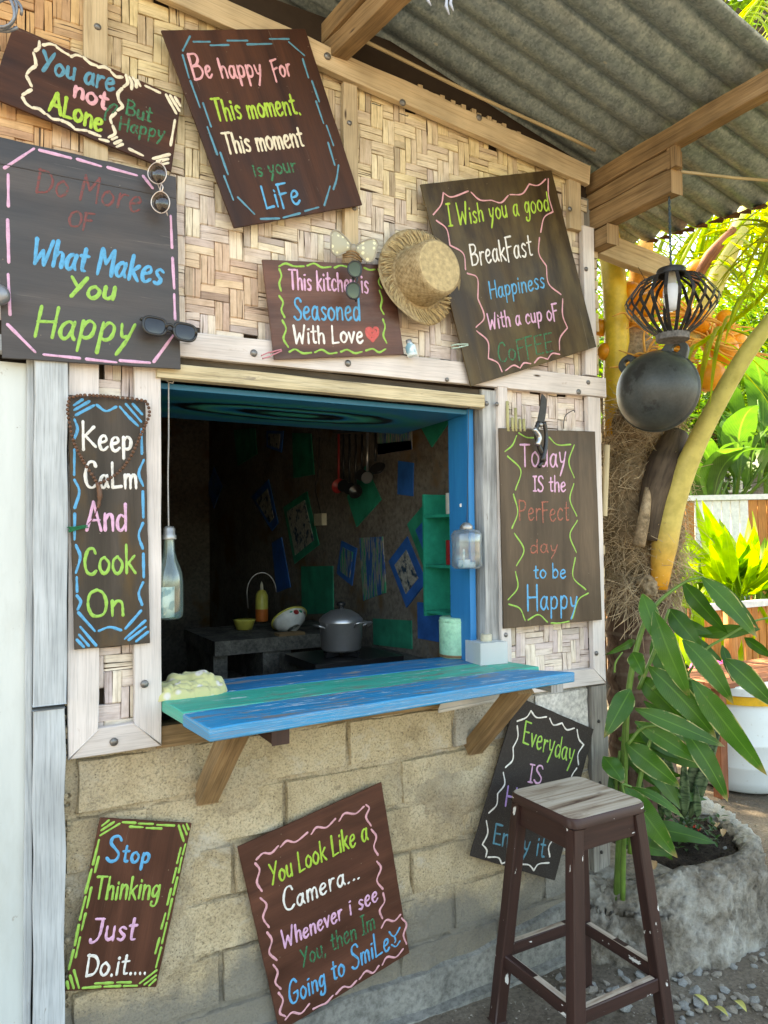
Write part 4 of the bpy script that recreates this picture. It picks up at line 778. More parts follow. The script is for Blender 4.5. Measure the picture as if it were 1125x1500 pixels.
# ------------------------------------------------------------------ brush lettering
G = {
'A': (.72, [[(0,0),(.35,1)],[(.35,1),(.7,0)],[(.12,.36),(.6,.36)]]),
'B': (.62, [[(.05,0),(.03,1)],[(.03,1),(.4,.97),(.5,.76),(.32,.56),(.05,.52)],[(.05,.52),(.45,.5),(.6,.25),(.4,.03),(.05,0)]]),
'C': (.6, [[(.55,.8),(.45,.97),(.2,.92),(.04,.5),(.13,.1),(.38,0),(.58,.14)]]),
'D': (.68, [[(.08,0),(.05,1)],[(.0,.97),(.42,.9),(.64,.55),(.5,.12),(.08,0)]]),
'E': (.58, [[(.05,1),(.05,0)],[(.05,1),(.55,1)],[(.05,.52),(.45,.54)],[(.05,0),(.55,0)]]),
'F': (.5, [[(.05,.98),(.07,-.12)],[(.0,.98),(.5,1)],[(.05,.52),(.42,.55)]]),
'G': (.66, [[(.6,.82),(.4,1),(.14,.82),(.03,.4),(.15,.06),(.42,.02),(.6,.22),(.6,.44)],[(.6,.44),(.36,.42)]]),
'H': (.66, [[(.05,0),(.05,1)],[(.6,0),(.6,1)],[(.05,.5),(.6,.52)]]),
'I': (.3, [[(.15,0),(.15,1)],[(.0,1),(.3,1)],[(.0,0),(.3,0)]]),
'J': (.6, [[(.15,1),(.55,1)],[(.5,1),(.46,.3),(.3,.0),(.08,-.08),(0,.1)]]),
'K': (.58, [[(.05,0),(.05,1)],[(.52,.82),(.05,.42)],[(.14,.5),(.58,.12)]]),
'L': (.5, [[(.05,1),(.05,0)],[(.05,0),(.48,.04)]]),
'M': (.74, [[(.03,0),(.05,1)],[(.05,1),(.33,.45)],[(.33,.45),(.62,1)],[(.62,1),(.7,0)]]),
'O': (.7, [[(.35,1),(.1,.85),(.02,.45),(.14,.08),(.36,0),(.6,.12),(.68,.52),(.56,.88),(.35,1)]]),
'P': (.6, [[(.06,0),(.04,1)],[(.04,.98),(.42,.95),(.55,.74),(.38,.5),(.06,.46)]]),
'S': (.55, [[(.52,.85),(.4,1),(.15,.95),(.1,.72),(.3,.52),(.5,.3),(.42,.06),(.18,0),(.0,.14)]]),
'T': (.62, [[(.0,1),(.62,1)],[(.3,1),(.3,0)]]),
'W': (.86, [[(.0,1),(.14,0)],[(.14,0),(.42,.55)],[(.42,.55),(.58,0)],[(.58,0),(.80,1)]]),
'Y': (.62, [[(.0,1),(.30,.5)],[(.6,1),(.12,0)]]),
'a': (.52, [[(.42,.5),(.26,.6),(.08,.45),(.04,.18),(.18,.0),(.34,.12),(.44,.56)],[(.44,.58),(.42,.2),(.52,.0)]]),
'b': (.5, [[(.05,1),(.05,0)],[(.05,.4),(.25,.58),(.45,.4),(.4,.1),(.2,0),(.05,.1)]]),
'c': (.44, [[(.42,.48),(.28,.6),(.08,.45),(.04,.18),(.2,0),(.42,.1)]]),
'd': (.5, [[(.4,.5),(.2,.58),(.05,.35),(.08,.06),(.25,0),(.42,.2)],[(.45,1),(.45,0)]]),
'e': (.48, [[(.05,.3),(.3,.34),(.42,.44),(.32,.6),(.12,.52),(.04,.25),(.14,.02),(.3,0),(.46,.12)]]),
'g': (.5, [[(.42,.5),(.22,.6),(.06,.4),(.1,.12),(.28,.1),(.42,.35)],[(.45,.6),(.43,-.15),(.28,-.38),(.06,-.32),(.08,-.18)]]),
'h': (.5, [[(.05,1),(.05,0)],[(.05,.35),(.22,.58),(.4,.5),(.44,0)]]),
'i': (.16, [[(.08,.56),(.08,0)],[(.08,.78),(.085,.82)]]),
'j': (.3, [[(.24,.56),(.22,-.2),(.1,-.36),(0,-.28)],[(.24,.78),(.245,.82)]]),
'k': (.48, [[(.05,1),(.05,0)],[(.42,.6),(.06,.28)],[(.16,.34),(.46,0)]]),
'l': (.16, [[(.08,1),(.08,0)]]),
'm': (.72, [[(.05,.58),(.05,0)],[(.05,.38),(.2,.58),(.34,.48),(.35,0)],[(.35,.38),(.5,.58),(.64,.48),(.67,0)]]),
'n': (.48, [[(.05,.6),(.05,0)],[(.05,.35),(.22,.58),(.4,.5),(.43,0)]]),
'o': (.5, [[(.25,.6),(.07,.48),(.03,.2),(.2,0),(.4,.1),(.47,.38),(.25,.6)]]),
'p': (.5, [[(.06,.58),(.05,-.38)],[(.06,.4),(.24,.6),(.44,.46),(.4,.14),(.22,.04),(.06,.12)]]),
'r': (.38, [[(.06,.58),(.06,0)],[(.06,.32),(.2,.56),(.38,.56)]]),
's': (.42, [[(.38,.52),(.22,.6),(.08,.48),(.2,.32),(.36,.18),(.24,0),(.03,.06)]]),
't': (.38, [[(.18,.92),(.18,.1),(.36,.04)],[(.02,.62),(.36,.64)]]),
'u': (.5, [[(.05,.58),(.06,.14),(.22,0),(.38,.12)],[(.42,.58),(.43,0)]]),
'v': (.44, [[(.02,.58),(.2,0)],[(.2,0),(.42,.6)]]),
'w': (.62, [[(.0,.58),(.14,0)],[(.14,0),(.3,.4)],[(.3,.4),(.44,0)],[(.44,0),(.6,.6)]]),
'y': (.48, [[(.04,.58),(.12,.2),(.3,.2)],[(.45,.6),(.3,.1),(.06,-.4)]]),
'.': (.14, [[(.06,.02),(.07,.04)]]), ',': (.14, [[(.08,.04),(.03,-.12)]]), ' ': (.28, []),
}
def ribbon(m, pts, w, h, Lf):
    """flattened brush stroke; pts are 2D points (metres) in the board frame; Lf lifts to 3D"""
    if len(pts) < 2: return
    q = [pts[0]]
    for p in pts[1:]:
        if (p-q[-1]).length > w*.35: q.append(p)
    if len(q) < 2: q.append(q[0]+Vector((w*.3, w*.1)))
    d0 = (q[0]-q[1]).normalized(); d1 = (q[-1]-q[-2]).normalized()
    st = [(q[0]+d0*w*.5, .12), (q[0]+d0*w*.38, .62), (q[0], 1)]+[(p, 1) for p in q[1:-1]]+[(q[-1], 1), (q[-1]+d1*w*.38, .62), (q[-1]+d1*w*.5, .12)]
    ph = R_.random()*10; vs = []; n = len(st)
    for k, (p, s) in enumerate(st):
        a = st[max(0, k-1)][0]; b = st[min(n-1, k+1)][0]; t = (b-a); t = t.normalized() if t.length > 1e-9 else d1; nn = Vector((-t.y, t.x))
        ww_ = w/2*s*(1+.17*math.sin(ph+k*.33)+.08*math.sin(ph*3+k*1.3)+R_.uniform(-.05, .05))
        for (o, hh) in ((-1, 0), (-.72, .75), (0, 1), (.72, .75), (1, 0)):
            vs.append(Lf(p+nn*ww_*o, h*hh*(.4+.6*s)-.0003))
    fs = [(k*5+j, k*5+j+1, (k+1)*5+j+1, (k+1)*5+j) for k in range(n-1) for j in range(4)]
    m.add(vs, fs)
def glyphs(txt, x0, y0, x1, y1, cap, up, ls=1.0):
    adv = 0; lay = []
    for ch in txt:
        w, st = G[ch]; k = ls if ch.islower() else 1; lay.append((adv, st, k)); adv += w*k+.13
    adv -= .13; base = Vector((x1-x0, y1-y0)); u = base/adv; up = Vector(up)*cap; out = []
    for (ax, st, k) in lay:
        jx, jy, js = R_.uniform(-.01, .01), R_.uniform(-.025, .025), R_.uniform(.95, 1.05)
        for s in st:
            out.append([Vector((x0, y0))+u*(ax+(p[0])*k+jx)+up*((p[1]*k*js)+jy) for p in s])
    return out
TH = .007
def make_sign(key, g):
    y = g.get('y', -.04); W4 = g['wp']; c = sum(W4, Vector((0, 0, 0)))/4
    xa = (W4[1]-W4[0]).normalized()
    if g.get('vgrain') or key in ('moment', 'calm', 'wish', 'everyday', 'stop'): xa = (W4[3]-W4[0]).normalized()*1.0
    za = Vector((0, -1, 0)); ya = za.cross(xa); Mx = frame(c, xa, ya, za); Mi = Mx.inverted()
    root = thing('sign_board', g['label'], 'sign', c, 'hand painted wooden signs')
    loc = [Mi @ p for p in W4]
    # outline with small edge irregularities
    m = MB(); out = []
    for k in range(4):
        a, b = loc[k], loc[(k+1) % 4]; n = max(3, int((b-a).length/.03))
        for i in range(n):
            p = a.lerp(b, i/n)
            if i: p = p+Vector((R_.uniform(-.0007, .0007), R_.uniform(-.0007, .0007), 0))
            out.append(p)
    n = len(out); f = [Vector((p.x, p.y, 0)) for p in out]; bk = [Vector((p.x, p.y, -TH)) for p in out]; off = R_.random()*9
    vs = f+bk; uv = [(p.x+off, p.y+off) for p in vs]
    fs = [tuple(range(n)), tuple(range(2*n-1, n-1, -1))]+[(i, n+i, n+(i+1) % n, (i+1) % n) for i in range(n)]
    m.add(vs, fs, uv); me_ob = m.build('board', M[g['mat']], root, M4=Mx, bevel=.0012, segs=1)
    import bmesh
    bm = bmesh.new(); bm.from_mesh(me_ob.data); bmesh.ops.recalc_face_normals(bm, faces=bm.faces); bm.to_mesh(me_ob.data); bm.free()
    # hidden spacer block that holds the board on the wall
    m = MB(); m.box((c.x-.05, y+TH+.0005, c.z-.02), (c.x+.05, -.002 if key in ('stop', 'camera', 'everyday') else -.008, c.z+.02)); m.build('mounting_block', M['rawbatten'], root)
    s, ox, oy = g['s']; ppm = FPX/((c-CP).dot(CF))
    def L2(p): q = Mi @ P(ox+p[0]/s, oy+p[1]/s, y=y); return Vector((q.x, q.y))
    def Lf(p, h): return Vector((p.x, p.y, h))
    def strokes(name, mat, lst, w):
        m = MB()
        for st in lst: ribbon(m, [Vector((q.x, q.y)) for q in catmull([(*L2(p), 0) for p in st], n=9)] if len(st) > 2 else [L2(st[0]).lerp(L2(st[1]), i/8) for i in range(9)], w*.9/ppm, .0013, Lf)
        return m.build(name, M[mat], root, M4=Mx, smooth=True)
    strokes('painted_border', g['border'][0], g['border'][1], g['w'])
    for t_ in g['text']:
        ls = t_[8] if len(t_) > 8 else 1.0
        strokes('lettering', t_[6], glyphs(t_[0], t_[1], t_[2], t_[3], t_[4], t_[5], g['up'], ls), t_[7])
    for (mt, w, pts) in g['extra']: strokes('painted_mark', mt, [pts], w)
    return root, Mx
SIGN = {k: make_sign(k, g) for k, g in SG.items()}
# faint horizontal batten edge crossing the big grey board
g = SG['makes']; c = P(125, 262, y=g['y'])
a = P(-4, 243, y=g['y']-.002); b = P(257, 294, y=g['y']-.002)
beam('cover_strip', a+V3((0, .0035, .008)), b+V3((0, .0035, .008)), .0028, .006, M['bd_grey'], SIGN['makes'][0], wob=0, bevel=.0008)
# ------------------------------------------------------------------ door at the left
door = thing('door', 'plain white door at the left edge beside the blue grey post', 'door', (0, .0, -.1))
m = MB(); m.box((-.72, -.012, -.1), (.135, .02, 2.075)); m.build('door_panel', M['door'], door, bevel=.003)
beam('door_stop', (.128, -.020, -.1), (.128, -.020, 2.09), .018, .016, M['doorframe'], door, side=RT)
beam('door_post', (.1775, -.028, 1.165), (.1775, -.028, 2.11), .082, .05, M['doorframe'], door, side=RT, wob=.002)
beam('door_post', (.178, -.018, -.1), (.178, -.018, 1.152), .078, .05, M['doorframe'], door, side=RT, wob=.004)
beam('door_head', (-.75, -.03, 2.115), (.215, -.03, 2.115), .042, .05, M['doorframe'], door)
# torn bark-like filler at the post foot joint
m = MB()
for k in range(46):
    z = 1.17-R_.random()*.95; x = .216+R_.uniform(-.005, .012); r = R_.uniform(.004, .011)
    m.lathe([(r*.9, -r*.7), (r, 0), (r*.6, r*.8), (.0002, r)], Matrix.Translation((x, -.006-R_.random()*.012, z)) @ Matrix.Rotation(R_.random()*6, 4, V3((1, .4, .2)).normalized()), 6)
m.build('crumbling_mortar', M['mortar'], bw, kind='stuff')
# ------------------------------------------------------------------ kitchen shell
kit = thing('kitchen_room', 'dark kitchen interior seen through the serving window', 'room', (1, 2, 0), kind='structure'); del kit['category']
KX = 1.80
def slab(name, a, b, mat, par): m = MB(); m.box(a, b); return m.build(name, M[mat], par)
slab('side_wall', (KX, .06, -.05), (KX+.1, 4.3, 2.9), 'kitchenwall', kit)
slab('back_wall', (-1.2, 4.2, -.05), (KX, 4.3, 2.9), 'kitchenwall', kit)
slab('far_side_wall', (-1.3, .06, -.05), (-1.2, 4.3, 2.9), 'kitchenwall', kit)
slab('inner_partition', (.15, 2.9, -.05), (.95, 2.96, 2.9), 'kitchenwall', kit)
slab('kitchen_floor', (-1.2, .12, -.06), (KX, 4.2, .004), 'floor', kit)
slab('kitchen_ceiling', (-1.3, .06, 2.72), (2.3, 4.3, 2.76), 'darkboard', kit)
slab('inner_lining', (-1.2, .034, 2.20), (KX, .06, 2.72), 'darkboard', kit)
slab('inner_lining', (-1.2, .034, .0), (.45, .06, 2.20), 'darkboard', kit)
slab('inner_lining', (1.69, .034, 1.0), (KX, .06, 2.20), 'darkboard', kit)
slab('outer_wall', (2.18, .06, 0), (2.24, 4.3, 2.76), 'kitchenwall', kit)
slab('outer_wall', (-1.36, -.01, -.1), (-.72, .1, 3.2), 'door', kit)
# the blue jamb
beam('blue_jamb', (1.600, .085, 1.06), (1.600, .085, 2.065), .13, .026, M['jamb'], frm, side=V3((0, 1, 0)), wob=.001)
for q in ((P(680, 741, y=.05)), (P(695, 739, y=.05))): disc_bolt(V3((1.586, q.y+.02, q.z)), frm, .004, V3((-1, 0, 0)), 'kwhite', 'screw')
# hatch swung up inside
hz = 2.045
hp = [V3((.46, .02, hz)), V3((1.585, .02, hz)), V3((1.585, .50, hz-.012)), V3((.30, .50, hz-.006))]
m = MB(); top = [p+V3((0, 0, .018)) for p in hp]
m.add(hp+top, [(0, 1, 2, 3), (7, 6, 5, 4), (0, 4, 5, 1), (1, 5, 6, 2), (2, 6, 7, 3), (3, 7, 4, 0)])
hatch = tag(m.build('window_hatch', M['hatch'], bevel=.002), 'blue and green painted hatch swung up inside the serving window', 'hatch')
# ------------------------------------------------------------------ counter
cn = thing('serving_counter', 'worn blue and turquoise plank counter jutting from the window', 'counter', (1.2, .0, 1.05))
CZ = 1.14
def plank(name, pts, mat, th=.034, z=CZ):
    """top outline in photo points on the counter plane"""
    pts = [PZ(*q, z) if not isinstance(q, Vector) else q for q in pts]; a, b, c2, d = pts
    n = 14; m = MB(); vs = []; off = R_.random()*20
    for k in range(n+1):
        p = a.lerp(b, k/n)+V3((0, R_.uniform(-.0012, .0012), 0)); q = d.lerp(c2, k/n)+V3((0, R_.uniform(-.0008, .0008), 0)); dz = V3((0, 0, R_.uniform(-.0008, .0008)))
        vs += [p+dz, q+dz, q+V3((0, 0, -th)), p+V3((0, 0, -th))]
    fs = [(k*4+j, k*4+(j+1) % 4, (k+1)*4+(j+1) % 4, (k+1)*4+j) for k in range(n) for j in range(4)]+[(3, 2, 1, 0), (n*4, n*4+1, n*4+2, n*4+3)]
    uv = [(v.x+off, v.y+(v.z if i % 4 > 1 else 0)+off) for i, v in enumerate(vs)]
    m.add(vs, fs, uv); return m.build(name, M[mat], cn, bevel=.004, auto=50)
plank('front_plank', [(307, 1067), (842, 984), (752, 979.5), (267, 1045)], 'blue1')
yb = PZ(480, 996, CZ).y
s0_, s1_ = PZ(269, 1043.5, CZ), PZ(790, 976.5, CZ); p1 = s0_.lerp(s1_, (1.583-s0_.x)/(s1_.x-s0_.x))
plank('middle_plank', [s0_, p1, V3((1.583, yb-.004, CZ)), V3((.470, yb-.004, CZ))], 'green1')

m = None
plank('middle_plank', [p1+V3((.002, 0, 0)), s1_+V3((.0, .0, 0)), PZ(748, 970, CZ)+V3((0, .018, 0)), V3((1.585, -.045, CZ))], 'green1')
plank('back_plank', [V3((.47, yb, CZ)), V3((1.580, yb, CZ)), V3((1.580, .17, CZ)), V3((.47, .20, CZ))], 'blue2')
slab('sill_board', (.46, -.012, 1.00), (1.62, .06, 1.062), 'rafter', frm)
def brk(px0, px1, nm):
    a = P(*px0, y=0); b = V3((PZ(*px1, CZ-.04).x, -.20, CZ-.04))
    a = V3((a.x, .0, a.z)); b = V3((a.x+.01, -.27, CZ-.040))
    return beam(nm, a, b, .055, .062, M['rafter'], cn, side=V3((0, 1, .7)).normalized(), wob=.002)
brk((302, 1165), (350, 1085), 'bracket'); brk((693, 1095), (745, 1025), 'bracket')
x = P(388, 1085, y=-.1).x
beam('batten_end', (x-.05, -.36, CZ-.058), (x-.05, .0, CZ-.058), .040, .045, M['stool'], cn)
x = P(780, 1030, y=-.05).x
beam('batten_end', (x-.05, -.24, CZ-.060), (x-.05, -.035, CZ-.060), .045, .05, M['greypost'], cn)
# paper tucked under the counter
m = MB(); a = P(640, 1030, y=-.07); vs = []; n = 14
x0, x1 = P(642, 1035, y=-.06).x, P(730, 1030, y=-.06).x
for i in range(n+1):
    t_ = i/n; ang = t_*math.pi*1.25
    y = -.13+.085*t_+.03*math.sin(ang); z = 1.085-.105*math.sin(t_*math.pi*.62)+.02*t_
    vs += [V3((x0, y, z)), V3((x1, y, z+.01))]
m.add(vs, [(2*i, 2*i+1, 2*i+3, 2*i+2) for i in range(n)], [(v.x, v.z) for v in vs])
ob = m.build('paper_sheet', M['paperwhite'], smooth=True); md = ob.modifiers.new('s', 'SOLIDIFY'); md.thickness = .0012
tag(ob, 'curled white paper tucked under the counter beside the right bracket', 'paper')
# ------------------------------------------------------------------ roof
rf = thing('corrugated_roof', 'grey corrugated metal lean-to roof on weathered rafters', 'roof', (1.3, .5, 3.1))
TS = -sl
TS = .245
def roofz(x): return 3.125-(x-2.134)*TS
def sheet(y0, y1, x0, x1f, lift, par=rf):
    n = int((y1-y0)/.0095); nxs = 16; vs = []
    pit = .122; jag = [R_.uniform(-.012, .012) for _ in range(200)]
    for j in range(n+1):
        y = y0+(y1-y0)*j/n; c = .019*(1-2*(abs(math.sin(math.pi*y/pit))+.02)**.75)
        x1 = x1f(y)+(jag[int((y-y0)/.04) % 200])*.6
        for i in range(nxs+1):
            x = x0+(x1-x0)*i/nxs; vs.append(V3((x, y, roofz(x)+c+lift+.006*noise.noise(V3((x*1.5, y*1.5, lift*50))))))
    m = MB(); m.add(vs, [(j*(nxs+1)+i, (j+1)*(nxs+1)+i, (j+1)*(nxs+1)+i+1, j*(nxs+1)+i+1) for j in range(n) for i in range(nxs)])
    o = m.build('roof_sheet', M['sheet'], par, smooth=True, origin=(0, 0, 0)); md = o.modifiers.new('s', 'SOLIDIFY'); md.thickness = .0015; return o
eave = lambda y: 2.795-.16*(y-.0)
YF = -.822
yy = YF; k = 0
while yy < 4.5:
    sheet(yy, yy+.86, -1.7, eave, .014+.0045*(k % 2)); yy += .732; k += 1
# rusty bits along the eave
for k in range(16):
    y = -.75+k*.061+R_.uniform(-.01, .01); x = eave(y); m = MB(); w_ = R_.uniform(.018, .034)
    vs = [V3((x-.03, y-w_, roofz(x)-.006)), V3((x+.012, y-w_*.6, roofz(x)+.0)), V3((x+.020+R_.random()*.012, y, roofz(x)-.006)), V3((x+.010, y+w_*.7, roofz(x)+.0)), V3((x-.03, y+w_, roofz(x)-.006))]
    m.add(vs, [(0, 1, 2, 3, 4)]); o = m.build('rusted_flake', M['rust'], rf); md = o.modifiers.new('s', 'SOLIDIFY'); md.thickness = .002
# timber under the roof
def bm3(nm, a, b, w, t, side=UP, mat='rafter'): return beam(nm, a, b, w, t, M[mat], rf, side=side, wob=.003, bevel=.003)
bm3('purlin', V3((2.225, .25, 3.040)), V3((2.225, -.80, 3.040)), .075, .055)
bm3('purlin', V3((2.235, .25, 2.965)), V3((2.235, -.40, 2.965)), .066, .060)
bm3('purlin_end_block', V3((2.222, -.402, 3.005)), V3((2.222, -.402, 2.925)), .040, .032, side=V3((0, 1, 0)))
bm3('purlin', V3((2.235, .25, 2.885)), V3((2.235, -.40, 2.885)), .088, .055)
bm3('rafter_stub', V3((2.225, .15, 2.795)), V3((2.225, -.10, 2.795)), .075, .06)
bm3('rafter', V3((2.26, .12, 2.87)), V3((2.80, .12, 2.815)), .105, .045, mat='rawbatten')
bm3('rafter', V3((2.20, 1.2, 2.90)), V3((2.80, 1.2, 2.84)), .09, .05)
p = P(476, 78, y=-.02); q = PD(548, -6, (P(476, 78)-CP).dot(CF)-.33)
sd_ = V3((0, 0, 1))
zb = 3.325
bm3('purlin', V3((1.01, .3, zb-.035)), V3((1.09, -.60, zb-.035)), .070, .055)
bm3('purlin', V3((1.00, .3, zb-.105)), V3((1.13, -.60, zb-.105)), .065, .060)
# bamboo cane under the sheets
m = MB(); pts = [V3((x, -.075+.012*math.sin(x*5), rk0.z+(x-rk0.x)*sl+.075-.012*math.sin(x*3))) for x in [1.05+i*.11 for i in range(11)]]
m.tube(pts, .0065, 7, uscale=1); m.build('bamboo_cane', M['bamboorod'], rf, smooth=True)
m = MB(); a = V3((2.26, -.40, 2.925)); b = PX(1150, 266, 2.75); m.tube([a, a.lerp(b, .5)+V3((0, 0, -.004)), b], .006, 7, uscale=1); m.build('bamboo_cane', M['bamboorod'], rf, smooth=True)
# rag of tape and loop of wire at the top
m = MB(); a = PD(655, -8, 2.05); 
for dx, l in ((0, .055), (.012, .045), (-.05, .030)):
    p = a+CR*dx; m.tube([p+V3((0, 0, .05)), p, p-V3((.004, 0, l*.6)), p-V3((-.006, 0, l))], [.003, .004, .005, .002], 5)
tag(m.build('tape_rag', M['tape'], smooth=True), 'shreds of pale blue tape hanging from the roof sheets', 'tape')
m = MB(); c = PD(12, 22, 1.55); pts = []
for k in range(60):
    a_ = k/60*2*math.pi*2.6; r = .030+.006*math.sin(k*.5); pts.append(c+CR*(math.cos(a_)*r*1.1-.006)+CU*(math.sin(a_)*r)-CF*(k*.0004))
m.tube(pts, .0032, 6); pts2 = [c+CR*-.06+CU*-.025, c+CR*-.03+CU*-.032, c+CR*.0+CU*-.034, c+CR*.02+CU*-.026]; m.tube(pts2, .0035, 6)
pts3 = [c+CR*-.03+CU*.02, c+CR*-.06+CU*.10, c+CR*-.05+CU*.22]; m.tube(pts3, .003, 6)
tag(m.build('wire_coil', M['coil'], smooth=True), 'loop of grey wire in the upper left corner of the picture', 'wire')
# ------------------------------------------------------------------ things hung on the wall
def local(c, up=V3((0, 0, 1)), out=V3((0, -1, 0))):
    z = out.normalized(); y = (up-z*up.dot(z)).normalized(); x = y.cross(z); return frame(c, x, y, z)
# straw hat
c = P(612, 408, y=-.052); hat = thing('straw_hat', 'straw boater hat hanging on the woven wall beside the olive sign', 'hat', c)
L_ = local(c, out=V3((.10, -1, .05)))
def hatbrim():
    m = MB(); n = 64; prof = [(.098, .012), (.105, .004), (.125, .000), (.150, .006), (.166, .014), (.168, .0165), (.150, .009), (.125, .003), (.098, .004)]
    vs = []; fs = []; uv = []
    for k, (r, z) in enumerate(prof):
        for j in range(n):
            a = 2*math.pi*j/n; rr = r*(1+.03*math.sin(2*a+.6)*(r-.09)/.07); zz = z+(.012*math.sin(2*a)+.008*math.sin(3*a+1))*max(0, (r-.1)/.06)
            vs.append(L_ @ V3((rr*math.cos(a), rr*math.sin(a)*1.03, zz))); uv.append((j/n, r*60))
    for k in range(len(prof)-1):
        for j in range(n): fs.append((k*n+j, k*n+(j+1) % n, (k+1)*n+(j+1) % n, (k+1)*n+j))
    m.add(vs, fs, uv); m.build('brim', M['straw'], hat, smooth=True)
    m = MB()
    for j in range(120):
        a = 2*math.pi*j/120+R_.uniform(-.02, .02); r0 = .118+R_.uniform(-.008, .004); r1 = .164+R_.uniform(-.004, .003); a1 = a+R_.uniform(.05, .28)
        p0 = L_ @ V3((r0*math.cos(a), r0*math.sin(a), .004+.006)); p1 = L_ @ V3(((r0+r1)/2*math.cos((a+a1)/2), (r0+r1)/2*math.sin((a+a1)/2), .013)); p2 = L_ @ V3((r1*math.cos(a1), r1*math.sin(a1), .016+.012*math.sin(2*a1)))
        m.tube([p0, p1, p2], [.0016, .0022, .001], 4)
    m.build('frayed_straw', M['strawedge'], hat)
hatbrim()
m = MB(); prof = [(.103, .004), (.101, .03), (.097, .085), (.094, .112), (.088, .120), (.080, .1215)]; m.lathe(prof, L_, 48); o = m.build('crown', M['straw'], hat, smooth=True)
for f_ in o.data.uv_layers[0].data: f_.uv.y *= 22
m = MB(); pr = [(.085, .1205)]
for k in range(14): pr += [(.082-.0058*k, .1230+.0008*(k % 2)), (.079-.0058*k, .1210)]
pr = [q for q in pr if q[0] > .001]+[(.0005, .123)]
m.lathe(pr, L_, 48); m.build('crown_top', M['strawedge'], hat, smooth=True)
# polka dot bow
c = P(517, 364, y=-.075); bow = thing('hair_bow', 'cream polka dot bow perched over the small red kitchen sign', 'bow', c); L_ = local(c, up=V3((.12, 0, 1)), out=V3((-.25, -1, -.1)))
for sgn in (-1, 1):
    m = MB(); pts = [(.004, .006), (.03, .028), (.062, .042), (.078, .030), (.076, .0), (.070, -.026), (.050, -.036), (.026, -.020), (.004, -.008)]
    P2 = [Vector((sgn*x, y, 0)) for x, y in pts]; P2 = catmull(P2+[P2[0]], n=4)[:-1]; n = len(P2); cx = V3((sgn*.044, 0, .010))
    vs = [L_ @ V3((p.x, p.y, .002+abs(p.x)*.12)) for p in P2]+[L_ @ cx]+[L_ @ (V3((p.x, p.y, 0))*.6+V3((sgn*.018, 0, .011+abs(p.x)*.06))) for p in P2]
    fs = [(i, (i+1) % n, n+1+(i+1) % n, n+1+i) for i in range(n)]+[(n+1+i, n+1+(i+1) % n, n) for i in range(n)]
    m.add(vs, fs); m.build('bow_loop', M['bow'], bow, smooth=True)
    m = MB(); m.tube([L_ @ V3((p.x, p.y, .003+abs(p.x)*.12)) for p in P2]+[L_ @ V3((P2[0].x, P2[0].y, .003))], .0028, 6); m.build('bow_rim', M['bowrim'], bow, smooth=True)
m = MB(); m.lathe([(.0005, .016), (.008, .014), (.011, .006), (.010, 0)], L_ @ Matrix.Scale(1.3, 4, V3((0, 1, 0))), 14); m.build('bow_knot', M['bowrim'], bow, smooth=True)
for k in range(3):
    m = MB(); a = [V3((-.032+.002*k, -.022-.006*k, .0)), V3((0, -.012-.009*k, .012)), V3((.034, -.022-.007*k, .0))]; m.tube([L_ @ q for q in catmull(a, n=4)], .0035, 6); m.build('hair_band', M['rafter'], bow, smooth=True)
# glasses
def glasses(c, label, L_, w, lensm, framem, thick=.0025, square=0.0, tilt=0, arms='fold', lh=.044, lw=.054):
    g = thing('sunglasses', label, 'sunglasses', c)
    gap = .018
    for s in (-1, 1):
        cx = s*(lw/2+gap/2); pts = []
        for k in range(28):
            a = 2*math.pi*k/28; ex = 2/(2+square*2); x = math.copysign(abs(math.cos(a))**ex, math.cos(a))*lw/2; y = math.copysign(abs(math.sin(a))**ex, math.sin(a))*lh/2
            if y < 0: x *= 1-.16*abs(y)/(lh/2)
            pts.append(V3((cx+x, y, -.002*abs(x+cx)*20*.3)))
        m = MB(); m.add([L_ @ (p*w+V3((0, 0, .0005))) for p in pts]+[L_ @ (V3((cx, 0, .0035))*w)], [(i, (i+1) % 28, 28) for i in range(28)]); o = m.build('lens', lensm, g, smooth=True)
        if 'gradient' in lensm.name: md = o.modifiers.new('s', 'SOLIDIFY'); md.thickness = .0012
        m = MB(); m.tube([L_ @ (p*w) for p in pts+[pts[0]]], thick, 7); m.build('rim', framem, g, smooth=True)
        x1 = s*(lw+gap/2)
        if arms == 'fold': ap = [V3((x1, .012, 0)), V3((x1*1.04, .012, -.008)), V3((x1*.3, .004, -.014)), V3((-s*lw*.8, -.012, -.012))]
        elif arms == 'out': ap = [V3((x1, .012, 0)), V3((x1*1.05, .012, -.012)), V3((x1*1.0, .010, -.030)), V3((x1*.9, -.006, -.042))]
        m = MB(); m.tube([L_ @ (q*w) for q in catmull(ap, n=5)], thick*.9, 6); m.build('temple', framem, g, smooth=True)
    m = MB(); m.tube([L_ @ (q*w) for q in catmull([V3((-gap/2-.002, .006, 0)), V3((0, .011, .001)), V3((gap/2+.002, .006, 0))], n=4)], thick*1.1, 7); m.build('bridge', framem, g, smooth=True)
    return g
def ori(px0, px1, y, out=V3((0, -1, 0))):
    a, b = P(*px0, y=y), P(*px1, y=y); x = (b-a).normalized(); z = (out-x*out.dot(x)).normalized(); return frame((a+b)/2, x, z.cross(x), z), (b-a).length
L_, s_ = ori((229, 244), (236, 306), -.115, V3((-.55, -1, 0))); glasses(L_.translation, 'thin framed brown sunglasses hung vertically on the top corner of the big grey board', L_, s_/.105, M['lensbrown'], M['goldframe'], .0016, .0, lh=.046)
L_, s_ = ori((209, 474), (288, 490), -.105, V3((-.2, -1, .1))); glasses(L_.translation, 'black square sunglasses clipped at the lower corner of the big grey board', L_, s_/.128, M['lens'], M['blackplastic'], .0042, .6, lh=.042)
